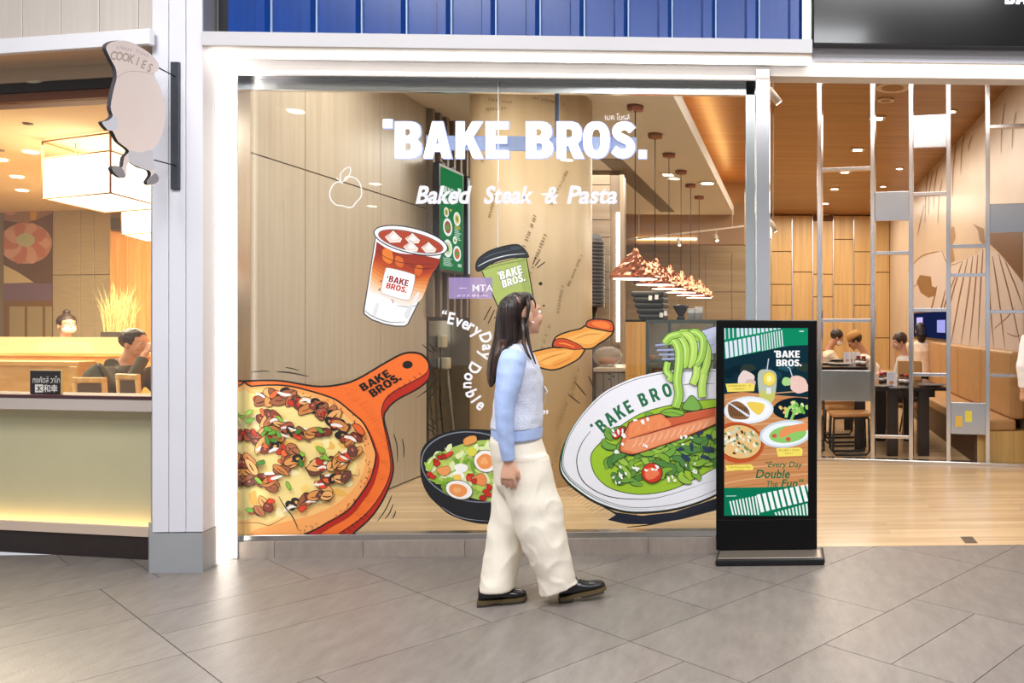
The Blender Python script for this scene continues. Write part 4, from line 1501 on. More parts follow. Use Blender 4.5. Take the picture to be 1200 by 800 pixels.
A.fill(P, ell(*c1(250, 702), 29, 16, -3), 'e3e9f2')
A.fill(P, ell(*c1(250, 702), 26, 13.5, -3), 'f4f6fa')
A.fill(P, [c1(90, 660), c1(170, 635), c1(250, 700), c1(240, 770), c1(110, 760)], '8a6240', True)
A.fill(P, [c1(240, 640), c1(360, 650), c1(370, 690), c1(330, 740), c1(270, 700)], 'f0cf5a', True)
for q in range(10):
    A.stroke(P, [c1(100 + q * 15, 650 + q * 4), c1(110 + q * 13, 750)], 0.8, '3a281c')
A.fill(P, [c1(80, 640), c1(110, 650), c1(260, 745), c1(240, 755)], 'dfe4ee')
A.fill(P, ell(*c2(110, 125), 31, 24, 8), 'c2542c')
A.outlined(P, ell(*c2(118, 122), 26, 20, 8), 'e6bd7e', '8a4a24', 1.0, False)
for q in range(70):
    a, r_ = rg.uniform(0, 6.28), math.sqrt(rg.random())
    A.blob(P, c2(118, 122)[0] + 22 * r_ * math.cos(a), c2(118, 122)[1] + 16.5 * r_ * math.sin(a), 2.2, 1.4, rg.choice(('e9ead8', 'c8cfb8', '7a8a5a', '5b3b2a', 'f2efdc', '8fa06c')), rg.uniform(0, 90), 0.3, 6, rng=rg)
A.fill(P, ell(*c2(360, 80), 31, 16, -7), 'cdd8e4')
A.fill(P, ell(*c2(360, 80), 28, 13.5, -7), 'eef3f8')
A.fill(P, ell(*c2(370, 82), 22, 10, -7), '8fc96a')
A.fill(P, [c2(325, 90), c2(345, 50), c2(420, 30), c2(475, 25), c2(475, 60), c2(400, 72), c2(345, 100)], 'e9935c', True)
A.fill(P, ell(*c2(300, 90), 3, 2.4), 'd05a4a')
A.fill(P, ell(*c2(372, 108), 3, 2.6), 'd05a4a')
A.stroke(P, [c1(540, 760), c1(560, 690), c1(600, 670)], 3.4, 'a8dc7a', True)
A.stroke(P, [c1(580, 780), c1(610, 700), c1(600, 660)], 3.0, '8ccc66', True)
for (a, b, t1, t2) in ((c1(70, 490), c1(298, 560), '', ''), (c2(310, 150), c2(448, 198), '', ''), (c2(45, 238), c2(192, 272), 'Truffle Mushroom Pizza', '')):
    A.fill(P, [(a[0], a[1] + 1), (b[0] - 3, a[1]), (b[0], a[1] + 3), (b[0] - 1, b[1] - 1), (a[0] + 2, b[1])], 'f3dd66')
    if t1:
        A.text('word*', t1, (a[0] + 3, a[1] + 4.6), (b[0] - 4, a[1] + 4.2), (a[0] + 3, a[1] + 2), 'a8862c', 0.0)
    else:
        A.marks('~small_print', (a[0] + 3, a[1] + 4.6), (b[0] - 4, a[1] + 4.2), 2.4, 'a8862c', int(a[0]))
    A.marks('~small_print', (a[0] + 9, a[1] + 8), (b[0] - 11, a[1] + 7.6), 1.8, 'a8862c', int(a[1]))
G = '1d6a46'
A.text('word*', '“Every Day', (895, 549), (939, 549), (897, 540), G, 0.012)
A.text('word*', 'Double', (885.5, 559.8), (925, 559.8), (887.5, 549.6), G, 0.02)
A.text('word*', 'The', (897.4, 570), (911, 570), (898.6, 562.8), G, 0.01)
A.text('word*', 'Fun”', (915.4, 570), (940, 570), (917.4, 560.8), G, 0.02)
A.fill(P, [(846, 571), (905, 570), (950, 569), (950, 606), (846, 606)], '0d7452')
A.stroke(P, [(851, 580.5), (863, 580.3)], 0.8, 'bfe6d2')
for q in range(9):
    x = 66 + q * 16.5
    A.fill(P, [c2(x, 430 - q * 3.4), c2(x + 8, 428 - q * 3.4), c2(x + 24, 500), c2(x + 16, 500)], 'e6f2ee')
for q in range(10):
    x = 208 + q * 28.5
    A.fill(P, [c2(x, 396 - q * 6), c2(x + 18, 392 - q * 6), c2(x + 40, 484 - q * 7), c2(x + 22, 488 - q * 7)], 'eef6f4')
for q in range(10):
    x = 300 + q * 18
    A.fill(P, [c2(x, 488 - q * 5), c2(x + 9, 486 - q * 5), c2(x + 16, 502), c2(x + 7, 502)], 'dcefe8')
A.done()

# ================================================================== PROJECTING COOKIE SIGN
bar_x = XY(206, -0.28)
b0, b1 = atY(201, 222, -0.28), atY(211, 73, -0.28)
e = empty('cookie_sign', (bar_x, -0.3, b0.z), 'pinkish white egg shaped COOKIES board hung from a steel bar on the pillar', 'sign')
bx('wall_bar', b0.x, b1.x, -0.290, -0.2755, b0.z, b1.z, mat('4d5058', rough=0.4, metal=0.5, var=0.08, vscale=12), e, bevel=0.002)
XS = bar_x
out = [(127, 62.5), (124.6, 55.8), (128, 50.8), (137, 48), (150.5, 48.5), (166, 55.8), (180, 66), (186.5, 76), (185, 83), (181, 87), (189, 105), (194, 125.5), (193, 146), (187.6, 164), (178.5, 176), (180, 188.5), (183, 197.5),
       (181.5, 201), (187, 209), (184, 214.5), (176, 217), (172.5, 213), (177, 206), (175.5, 200), (164, 196), (152.7, 189.6), (148.7, 197.5), (148.5, 206), (143.7, 208.7), (134.7, 203), (131.4, 196.6), (138, 194), (143.7, 196), (146, 184), (151.6, 176.5),
       (139, 166), (132.5, 153.6), (127, 152.5), (120, 143.5), (127, 141), (132.5, 135.6), (130, 125.5), (133.6, 105), (137, 91.7), (136, 80.5), (131.4, 71.5)]
sm = cat_rom(out, True, 3)
pts = [atX(x, y, XS) for x, y in sm]
mb = MB()
mb.poly_prism([(p.y, p.z) for p in pts], 'x', XS - 0.022, XS - 0.002, mat('34343a', rough=0.5))
mb.build('cut_out_board', None, e)
A = Art(e, lambda x, y, l: atX(x, y, XS) + Vector((l - 0.0015, 0, 0)))
A.fill('board_face', sm, 'e6d8d4')
A.fill('board_face', [(151.6, 177), (164, 178.5), (178.5, 176), (180, 188.5), (183, 197), (175.5, 199.5), (164, 196), (152.7, 189.6)], 'c9c8d2', True)
A.fill('board_face', [(131.4, 196.6), (138, 194.4), (144.5, 198.5), (147, 206), (143.7, 208.4), (134.7, 203)], '86838a', True)
A.fill('board_face', [(173, 213), (178, 206), (183, 203), (186.5, 209), (184, 214), (176, 216.6)], '86838a', True)
A.fill('board_face', [(121, 143.6), (127, 141.4), (134, 136), (138, 140), (137, 151), (128, 152)], 'd3d6e2', True)
A.stroke('board_face', [(137, 91), (150, 84), (165, 84), (181, 87)], 0.5, 'a99e9c', True)
for i, ch in enumerate('COOKIES'):
    t = i / 6
    A.char('letter*', ch, 133 + 42.5 * t, 66 + 14.5 * t - 3.2 * math.sin(math.pi * t), 14, 14 + 8 * t, 'b3a094', 0.028, 0.72)
for i, ch in enumerate('always fresh'):
    t = i / 11
    if ch != ' ':
        A.char('letter*', ch, 138 + 35 * t, 55.5 + 9.5 * t - 1.5 * math.sin(math.pi * t), 6.5, 12 + 10 * t, 'b3a094', 0.0, 0.8)
A.done()
for (a, b) in (((205, 89.5), (185, 79)), ((206, 194), (181, 187.5))):
    w0 = atY(a[0], a[1], -0.288)
    w1 = atX(b[0], b[1], XS - 0.01)
    MB().tube([w0, w1], 0.0035, 6).build('wire_stay', mat('1d1d20', rough=0.4, metal=0.8), e)

# ================================================================== NEIGHBOURING TONKATSU SHOP
LA = Vector((-3.872, 0.004, 0))
LR = math.radians(-11.7)
ML = Matrix.Translation(LA) @ Matrix.Rotation(LR, 4, 'Z')
MLi = ML.inverted()


def PL(px, py, yl):
    """Local point of a pixel on the plane yl behind the neighbouring shop front."""
    o, d = MLi @ CAM, (MLi.to_3x3() @ ray(px, py))
    return o + d * ((yl - o.y) / d.y)


def LX(px, yl):
    return PL(px, 380, yl).x


def LZ(py, yl, px=90):
    return PL(px, py, yl).z


def lbx(name, *a, **k):
    return bx(name, *a, M=ML, **k)


CREAM = mat('c8c19c', rough=0.35, var=0.02)
ls = structure(lbx('wall_front', -3.2, 0.3, 0.05, 0.16, 0, 0.9, CREAM))
lbx('plinth', -3.2, 0.12, -0.02, 0.05, 0, 0.142, mat('2a1f1d', rough=0.6, var=0.15, vscale=20), ls)
lbx('ledge', -3.2, 0.12, -0.03, -0.01, 0.142, 0.2, mat('d9c2ae', rough=0.5), ls)
lbx('light_strip', -3.2, 0.1, -0.008, 0.02, 0.15, 0.165, led('ffd99a', 8), ls)
lbx('sill', -3.2, 0.12, -0.045, 0.16, 0.9, 0.975, mat('c9bcb4', rough=0.4), ls, bevel=0.004)
lbx('sill_cap', -3.2, 0.12, -0.05, 0.14, 0.975, 0.995, mat('4a2028', rough=0.4), ls, bevel=0.003)
wn = structure(empty('window_2', ML @ Vector((-1, 0.02, 1.0))))
lbx('pane', -3.2, 0.2, 0.02, 0.03, 0.995, 2.83, glass('fffdf6', 1.4), wn)
lbx('window_head', -3.2, 0.3, -0.01, 0.16, 2.885, 2.95, mat('1e1719', rough=0.5), wn)
lbx('window_head', -3.2, 0.3, 0.0, 0.14, 2.83, 2.885, mat('6f3c1c', rough=0.5), wn)
lsf = structure(lbx('trim_6', -3.4, LX(174, -0.25), -0.25, 0.2, 3.03, 3.07, mat('dcc7ae', rough=0.6)))
lbx('bulkhead', -3.4, 0.3, -0.02, 0.02, 2.945, 3.03, mat('c9b296', rough=0.6), lsf)
lbx('beam', -3.4, LX(174.5, -0.285), -0.285, -0.25, 3.026, 3.115, mat('e9e8ec', rough=0.5), lsf, bevel=0.003)
lub = structure(lbx('wall_left', -3.4, 0.24, -0.20, -0.1, 3.07, 5.2, mat('8f857e', rough=0.7)))
edges = [LX(q, -0.215) for q in (-63, -18, 27, 72, 117, 163, 180)]
for a, b in zip(edges, edges[1:]):
    lbx('board', a + 0.003, b - 0.003, -0.22, -0.20, 3.115, 5.2, mat('c9bfb6', rough=0.55, var=0.05, vscale=4, stretch=(8, 1, 0.4)), lub, bevel=0.003)
# interior shell
XW = -3.66          # party wall between the two shops
XO = -11.0
plan = [(XO, 0.16)] + [tuple((MLi @ Vector((XW, y, 0)))[:2]) for y in (0.25, 7.0)] + [(XO, 5.4)]
plan[2] = tuple((MLi @ Vector((XW, 4.6, 0)))[:2])
plan = [(XO, 0.16), ((MLi @ Vector((XW, 0.2, 0))).x, 0.16), ((MLi @ Vector((XW, 5.0, 0))).x, 5.2), (XO, 5.2)]
structure(MB(ML).poly_prism(plan, 'z', 0.0, 0.12).build('floor', wood('a88a68', 'bfa07a', 'x', rough=0.4)))
lc = structure(MB(ML).poly_prism(plan, 'z', 2.95, 3.0).build('ceiling', mat('f7e6bb', rough=0.7)))
structure(lbx('wall_side', XO - 0.1, XO, 0.1, 5.2, 0, 3.0, mat('c8a878', rough=0.6)))
structure(bx('wall_party', -3.70, -3.655, 0.05, 5.6, 0, 3.0, mat('d9a468', rough=0.6)))
YK = 4.9
lw = structure(lbx('wall_back', XO, plan[2][0], YK, YK + 0.1, 0, 3.0, mat('9a8768', rough=0.6)))
for (a, b) in ((62, 96), (96, 112), (112, 131)):
    for (c, d) in ((228, 322), (322, 398), (398, 440), (200, 228)):
        lbx('wall_tile', LX(a, YK) + 0.004, LX(b, YK) - 0.004, YK - 0.02, YK, LZ(d, YK) + 0.004, min(2.94, LZ(c, YK)) - 0.004, mat('c6b692', rough=0.4, var=0.06, vscale=5, stretch=(1, 1, 8)), lw, bevel=0.002)
for k_ in range(8):
    a = LX(131.5 + k_ * 10.5, YK - 0.3)
    b = LX(131.5 + (k_ + 1) * 10.5, YK - 0.3)
    lbx('board', a + 0.004, b - 0.004, YK - 0.33, YK - 0.3, 0.12, 2.72, wood('d9914a', 'eeb270', 'z', rough=0.4, scale=0.8, name='cedar_board'), lw, bevel=0.003)
lamp = area('shop_ceiling_lamp', ML @ Vector((LX(90, 2.4), 2.4, 2.9)), (3.0, 3.6), 340, (1.0, 0.92, 0.75))
lamp.rotation_euler = (0, 0, LR)
for (px, py) in ((36, 178), (20, 207), (26, 223), (0, 187)):
    v = atZ(px, py, 2.945)
    MB().lathe([(0.05, 0), (0.05, 0.012)], (v.x, v.y, 2.938), n=16).build('downlight', led('fff4d8', 8), lc)
v = atZ(75, 106, 2.94)
MB().lathe([(0.13, 0), (0.17, 0.0), (0.19, 0.012)], (v.x, v.y, 2.938), n=28).build('air_diffuser', mat('efe2c0', rough=0.6), lc)
for (px, py) in ((33, 145), (0, 176)):
    v = atZ(px, py, 2.945)
    MB().lathe([(0.03, 0), (0.03, 0.012)], (v.x, v.y, 2.938), n=10).build('sprinkler', mat('8a7a5a', rough=0.5), lc)

# food poster on the back wall
e = empty('food_poster', ML @ PL(30, 398, YK - 0.03), 'large dark brown food poster on the tonkatsu shop wall', 'poster')
lbx('poster_board', LX(4, YK - 0.03), LX(61, YK - 0.03), YK - 0.028, YK - 0.004, LZ(440, YK - 0.03), LZ(228, YK - 0.03), mat('7a5a3a', rough=0.4, var=0.15, vscale=2), e)
A = Art(e, lambda x, y, l: ML @ (PL(x, y, YK - 0.03) + Vector((0, -l, 0))), clip=(4.5, 228, 61, 440))
A.fill('~picture', [(4, 228), (61, 228), (61, 250), (30, 262), (4, 258)], 'b48c62')
A.blob('~picture', 10, 240, 16, 12, 'd8a58a', 0, 0.15)
A.fill('~picture', ell(30, 285, 31, 24), 'd9a27e')
for q in range(10):
    a = q * 0.628
    A.fill('~picture', ell(30 + 18 * math.cos(a), 285 + 14 * math.sin(a), 11, 7, math.degrees(a)), ('e8b496', 'd98c70')[q % 2])
A.fill('~picture', ell(30, 281, 11, 8), 'cfd2a4')
A.fill('~picture', [(34, 238), (45, 238), (42, 258), (36, 258)], 'e3b23c')
A.fill('~picture', [(4, 310), (20, 318), (40, 331), (4, 332)], 'e2cf9e')
A.fill('~picture', [(4, 332), (61, 332), (61, 352), (4, 352)], '8a7080')
A.fill('~picture', [(4, 352), (61, 352), (61, 440), (4, 440)], '8f6a2c')
for q in range(3):
    A.fill('~picture', [(11 + q * 21, 359), (29 + q * 21, 359), (29 + q * 21, 440), (11 + q * 21, 440)], 'b8a678')
A.done()
e = empty('wall_speaker', ML @ PL(136, 271, YK - 0.4), 'small dark box speaker above the cedar boards', 'speaker')
lbx('cabinet', LX(129, 4.5), LX(143, 4.5), 4.5, 4.62, LZ(271, 4.5), LZ(255, 4.5), mat('6a5c4c', rough=0.6), e, bevel=0.006)
lbx('grille', LX(130.5, 4.49), LX(141.5, 4.49), 4.49, 4.5, LZ(269, 4.49), LZ(257, 4.49), mat('4e4438', rough=0.8), e)
lbx('bracket', LX(135, 4.6), LX(138, 4.6), 4.6, 4.9, LZ(264, 4.6), LZ(261, 4.6), mat('3a332b', rough=0.6), e)

# paper lanterns


def lantern(label, pl_, pn, pf, zb, hb, hf):
    """Box lamp from three bottom corners: left, near, far."""
    a, b, c = atZ(*pl_, zb), atZ(*pn, zb), atZ(*pf, zb)
    e2 = c - a
    e1 = b - a
    o = empty('paper_lantern', (a + e1 / 2 + e2 / 2), label, 'lamp', 'paper lanterns in the tonkatsu shop')
    cs = [a, b, b + e2, a + e2]
    up_v = Vector((0, 0, hb))
    mb = MB()
    ins = Vector((0, 0, 0.004))
    mb._add([p + ins for p in cs] + [p + up_v for p in cs], [(0, 1, 5, 4), (1, 2, 6, 5), (2, 3, 7, 6), (3, 0, 4, 7)])
    mb.build('shade', led('fff1d4', 4.0), o)
    mb = MB()
    mb._add([p + ins for p in cs], [(0, 1, 2, 3)])
    mb.build('diffuser', led('ffeccc', 3.0), o)
    fm = mat('c08a4a', rough=0.5)
    top = Vector((0, 0, hf))
    for p in cs:
        MB().tube([p, p + top], 0.008, 5).build('frame_bar', fm, o)
    for zz in (Vector((0, 0, 0)), up_v, top):
        for q in range(4):
            MB().tube([cs[q] + zz, cs[(q + 1) % 4] + zz], 0.007, 5).build('frame_bar', fm, o)
    ctr = (a + b + cs[2] + cs[3]) / 4
    for s in (0.25, 0.75):
        p = cs[0].lerp(cs[2], s)
        MB().tube([p + up_v, Vector((p.x, p.y, 2.95))], 0.004, 5).build('hanging_wire', fm, o)
    return o


ZBL = 2.46
lantern('large square paper lantern hanging just behind the cookie sign', (50, 233), (129.5, 226), (123, 249), ZBL, 0.33, 0.47)
lantern('smaller looking square paper lantern further back by the cedar boards', (143, 275), (182, 272), (172, 283), ZBL, 0.30, 0.42)

# low wooden dividers and a frosted screen
OAK = wood('d6a052', 'e9bd74', 'x', rough=0.4, scale=0.6, name='honey_oak')
d1 = empty('wooden_divider', ML @ Vector((LX(20, 1.1), 1.1, 0.12)), 'low honey wood divider with square post behind the window', 'divider')
lbx('divider_board', -5, LX(90, 1.1), 1.1, 1.2, 0.12, LZ(424, 1.1, 40) - 0.03, OAK, d1)
lbx('divider_top', -5, LX(92, 1.08), 1.08, 1.22, LZ(424, 1.1, 40) - 0.03, LZ(423, 1.1, 40), OAK, d1, bevel=0.004)
lbx('divider_post', LX(82, 1.08), LX(92, 1.08), 1.07, 1.23, 0.12, LZ(424, 1.1, 40) - 0.03, OAK, d1, bevel=0.004)
d2 = empty('screen_divider', ML @ Vector((LX(80, 2.4), 2.4, 0.12)), 'honey wood divider topped by a long frosted glass screen', 'divider')
lbx('divider_board', -7, LX(205, 2.4), 2.4, 2.5, 0.12, LZ(414, 2.4) - 0.03, OAK, d2)
lbx('divider_top', -7, LX(205, 2.4), 2.38, 2.52, LZ(414, 2.4) - 0.03, LZ(413, 2.4), OAK, d2, bevel=0.004)
lbx('frosted_screen', -7, LX(150, 2.45), 2.445, 2.455, LZ(413, 2.4), LZ(395, 2.4), film('e6d8aa', 0.72, 'frosted_glass'), d2)

# planter of ornamental grass
e = empty('grass_planter', ML @ PL(140, 395, 3.4), 'dark trough planter of tall pale ornamental grass', 'plant')
lbx('trough', LX(123, 3.4), LX(158, 3.4), 3.35, 3.5, LZ(396, 3.4) - 0.02, LZ(388.5, 3.4), mat('4a443c', rough=0.6), e, bevel=0.004)
lbx('stand', LX(126, 3.42), LX(155, 3.42), 3.38, 3.48, 0.12, LZ(396, 3.4) - 0.02, OAK, e)
rg = random.Random(2)
mb = MB(ML)
z0 = LZ(389, 3.4)
for q in range(150):
    x = LX(rg.uniform(126, 156), 3.42)
    y = 3.42 + rg.uniform(-0.04, 0.04)
    h = rg.uniform(0.25, 0.62) * (1.0 - abs((x - LX(138, 3.42))) * 1.3)
    dx, dy = rg.uniform(-0.16, 0.14), rg.uniform(-0.06, 0.06)
    ww = 0.004
    mb._add([(x - ww, y, z0), (x + ww, y, z0), (x + dx * 0.4 + ww, y + dy * 0.4, z0 + h * 0.6), (x + dx * 0.4 - ww, y + dy * 0.4, z0 + h * 0.6), (x + dx, y + dy, z0 + h)], [(0, 1, 2, 3), (3, 2, 4)])
o = mb.build('grass_blades', mat('d8cf8e', rough=0.6, var=0.2, vscale=20), e)
o['kind'] = 'stuff'


# wooden chairs with dark upholstered backs
def wood_chair(label, px0, px1, ptop, yl, turn):
    x0, x1 = LX(px0, yl), LX(px1, yl)
    zt = LZ(ptop, yl)
    cxm, w2 = (x0 + x1) / 2, (x1 - x0) / 2
    o = empty('wooden_chair', ML @ Vector((cxm, yl, 0.12)), label, 'chair', 'chairs in the tonkatsu shop')
    T = ML @ Matrix.Translation((cxm, yl, 0)) @ Matrix.Rotation(turn, 4, 'Z')
    pale = wood('dca75c', 'eec585', 'z', rough=0.4, name='pale_chair_wood')
    dk = mat('5f4630', rough=0.6, var=0.1, vscale=6)
    for s in (-1, 1):
        MB(T).tube([(s * (w2 - 0.015), 0.0, 0.12), (s * (w2 - 0.015), 0.0, 0.57), (s * (w2 - 0.015), -0.03, zt)], 0.016, 8).build('leg', pale, o)
        MB(T).tube([(s * (w2 - 0.015), 0.42, 0.12), (s * (w2 - 0.015), 0.40, 0.55)], 0.016, 8).build('leg', pale, o)
    bx('back_rail', -w2, w2, -0.045, -0.015, zt - 0.03, zt + 0.01, pale, o, bevel=0.006, M=T)
    bx('back_rail', -w2 + 0.02, w2 - 0.02, -0.02, 0.01, 0.62, 0.66, pale, o, bevel=0.006, M=T)
    bx('back_panel', -w2 + 0.03, w2 - 0.03, -0.032, -0.012, 0.66, zt - 0.035, dk, o, bevel=0.006, M=T)
    bx('seat', -w2, w2, -0.01, 0.43, 0.55, 0.6, dk, o, bevel=0.015, seg=2, M=T)
    return o


wood_chair('wooden chair nearer the divider post with a bag hung on it', 92.5, 126.5, 443, 0.75, math.radians(6))
wood_chair('wooden chair directly behind the man in the dark jacket', 139, 172, 438.5, 0.62, math.radians(-10))
# bag
e = empty('shoulder_bag', ML @ PL(113, 447, 0.95), 'slouchy grey green bag on the chair beside the man', 'bag')
c = PL(112, 440, 0.95)
mb = MB(ML)
mb.loft([((c.x, c.y, c.z - 0.12), (0.11, 0, 0), (0, 0.06, 0)), ((c.x, c.y, c.z - 0.03), (0.115, 0, 0), (0, 0.07, 0)), ((c.x + 0.005, c.y, c.z + 0.03), (0.09, 0, 0), (0, 0.05, 0)), ((c.x + 0.02, c.y, c.z + 0.075), (0.045, 0, 0), (0, 0.03, 0)), ((c.x + 0.03, c.y, c.z + 0.095), (0.012, 0, 0), (0, 0.01, 0))], n=16)
mb.build('bag_body', mat('5c5844', rough=0.8, var=0.15, vscale=14, bump=0.3, bscale=30), e)
MB(ML).tube([(c.x + 0.03, c.y - 0.02, c.z + 0.09), (c.x + 0.075, c.y - 0.03, c.z + 0.06), (c.x + 0.105, c.y - 0.03, c.z - 0.0), (c.x + 0.11, c.y - 0.02, c.z - 0.06)], 0.008, 6).build('strap', mat('2e2c24', rough=0.7), e)
# table at the right
e = empty('wooden_table', ML @ Vector((LX(190, 1.3), 1.3, 0.12)), 'pale wooden dining table in front of the drinking man', 'table')
lbx('table_top', LX(152, 1.35), LX(205, 1.35), 1.25, 1.75, 0.80, 0.84, OAK, e, bevel=0.006)
for (a, b) in ((LX(152, 1.35), 1.3), (LX(152, 1.35), 1.7), (LX(203, 1.35) - 0.05, 1.3), (LX(203, 1.35) - 0.05, 1.7)):
    lbx('leg', a, a + 0.05, b - 0.025, b + 0.025, 0.12, 0.80, OAK, e)
# little black name board inside the window
e = empty('shop_name_board', ML @ PL(54, 467, 0.012), 'small black board with white Thai and Japanese shop name', 'sign')
a, b = PL(36.5, 467, 0.012), PL(71.5, 434.5, 0.012)
lbx('board', a.x, b.x, 0.006, 0.016, a.z, b.z, mat('1c1413', rough=0.4), e)
lbx('border', a.x - 0.006, b.x + 0.006, 0.010, 0.018, a.z - 0.004, b.z + 0.006, mat('d8bb84', rough=0.5), e)
A = Art(e, lambda x, y, l: ML @ (PL(x, y, 0.005) + Vector((0, -l, 0))))
A.text('word*', 'ทงคัตสึ วาโก', (38.5, 448.5), (70, 448.5), (38.5, 440.5), 'f4efe8', 0.0)
A.fill('emblem', [(41, 450.3), (50.5, 450.3), (50.5, 459.6), (41, 459.6)], 'f4efe8')
for (p, q) in (((42.5, 452), (48.8, 458)), ((48.8, 452), (42.5, 458)), ((45.6, 451.5), (45.6, 458.5))):
    A.stroke('emblem', [p, q], 0.9, '1c1413')
A.text('word*', '和', (51, 459.5), (59, 459.5), (51, 450.5), 'f4efe8', 0.012)
A.text('word*', '幸', (59.6, 459.5), (67.6, 459.5), (59.6, 450.5), 'f4efe8', 0.012)
A.done()

# ================================================================== STEAK HOUSE: things inside
ORD = ['first', 'second', 'third', 'fourth', 'fifth', 'last']
# menu screens on the left wall
XM = XL + 0.16


def menu_screen(name, label, a, b, bg, art):
    """a = (px, ytop, ybottom) of the near edge, b = px of the far edge."""
    n0 = atX(a[0], a[1], XM)
    n1 = atX(a[0], a[2], XM)
    f0 = atX(b, a[1], XM)
    e = empty(name, (XL + 0.05, (n0.y + f0.y) / 2, n1.z), label, 'screen')
    bx('casing', XM - 0.05, XM, n0.y, f0.y, n1.z, n0.z, mat('15202e', rough=0.35), e, bevel=0.006)
    bx('screen', XM - 0.001, XM + 0.002, n0.y + 0.03, f0.y - 0.03, n1.z + 0.03, n0.z - 0.03, led(bg, 0.75), e)
    for t in (0.3, 0.7):
        yy = n0.y + (f0.y - n0.y) * t
        bx('bracket', XL + 0.056, XM - 0.03, yy - 0.04, yy + 0.04, n0.z - 0.01, n0.z + 0.03, mat('20242c', rough=0.5), e)
    y0, y1, z0, z1 = n0.y + 0.03, f0.y - 0.03, n1.z + 0.03, n0.z - 0.03
    A = Art(e, lambda x, y, l: Vector((XM + 0.0025 + l, y0 + (y1 - y0) * x / 100, z1 - (z1 - z0) * y / 180)), emit=0.85, clip=(0, 0, 100, 180))
    art(A)
    A.done()


def art_green(A):
    rg = random.Random(1)
    A.text('word*', 'BRUNCH', (12, 44), (62, 44), (12, 32), 'f2f6f0', 0.02)
    A.marks('~small_print', (12, 62), (70, 62), 12, 'f2f6f0', 8)
    A.fill('logo', [(76, 26), (92, 26), (92, 40), (76, 40)], 'f2f6f0')
    A.marks('~small_print', (20, 78), (50, 74), 6, 'f0d83c', 5)
    for (x, y, r_, c) in ((72, 84, 16, 'e9c27a'), (24, 78, 11, 'd8a85c'), (30, 104, 20, '9a5a34'), (30, 142, 20, 'cfd6a4'), (72, 148, 18, 'c9683a'), (62, 124, 9, 'f0e2b8')):
        A.fill('~dish', ell(x, y, r_, r_ * 0.8), 'eef2ee')
        A.fill('~dish', ell(x, y, r_ * 0.7, r_ * 0.55), c)
        A.blob('~dish', x, y, r_ * 0.35, r_ * 0.3, '5f9a3c', 0, 0.3, rng=rg)
    for q in range(9):
        A.stroke('~small_print', [(60, 98 + q * 3), (60 + rg.uniform(18, 34), 98 + q * 3)], 1.1, ('f0d83c' if q < 2 else 'd8ecdc'))
    for q in range(6):
        A.stroke('~small_print', [(10, 160 + q * 2.6), (10 + rg.uniform(20, 50), 160 + q * 2.6)], 0.9, 'd8ecdc')
    A.text('word*', 'BAKE', (76, 172), (92, 172), (76, 166), 'f2f6f0', 0.02)


def art_white(A):
    rg = random.Random(2)
    A.fill('~dish', [(0, 60), (100, 60), (100, 150), (0, 150)], 'c8d4ea')
    for q in range(9):
        A.fill('~dish', ell(20 + (q % 3) * 30, 70 + (q // 3) * 26, 13, 10), rg.choice(('e8b84c', 'd86a3a', 'f0d890', '7aa84c')))
    for q in range(8):
        A.stroke('~small_print', [(12, 16 + q * 5), (60 + rg.uniform(0, 30), 16 + q * 5)], 1.6, '3a6ab0')


menu_screen('menu_screen', 'green lit menu screen with food pictures on the finned wall', (514.5, 190, 318), 543.5, '1d7a44', art_green)
menu_screen('menu_screen', 'pale blue lit menu screen half hidden behind the plywood column', (547.5, 207, 324), 573, 'dfe8f6', art_white)

# box, lever and cable against the dark recess
e = empty('cable_conduit', (XL + 0.02, atX(513, 480, XL).y, 0.02), 'thin leaning pole and black cable by the dark recess', 'cable')
a = atX(524, 432, XL + 0.08)
b_ = atX(533, 500, XL + 0.08)
MB().tube([Vector((a.x, a.y, a.z)), Vector((a.x + 0.02, b_.y, 0.01))], 0.012, 6).build('pole', mat('8f8674', rough=0.5), e)
bx('junction_box', XL + 0.015, XL + 0.1, a.y - 0.07, a.y + 0.05, a.z, a.z + 0.11, mat('bdb498', rough=0.5), e, bevel=0.008)
c_ = atX(519.5, 400, XL + 0.05)
bx('junction_box', XL + 0.015, XL + 0.07, c_.y - 0.06, c_.y + 0.06, c_.z - 0.06, c_.z + 0.06, mat('bdb498', rough=0.5), e, bevel=0.008)
MB().tube([(XL + 0.05, c_.y - 0.05, c_.z - 0.05), (XL + 0.06, c_.y - 0.1, 0.7), (XL + 0.06, c_.y - 0.02, 0.35), (XL + 0.06, c_.y + 0.25, 0.25)], 0.008, 6).build('cable', BLACK, e)

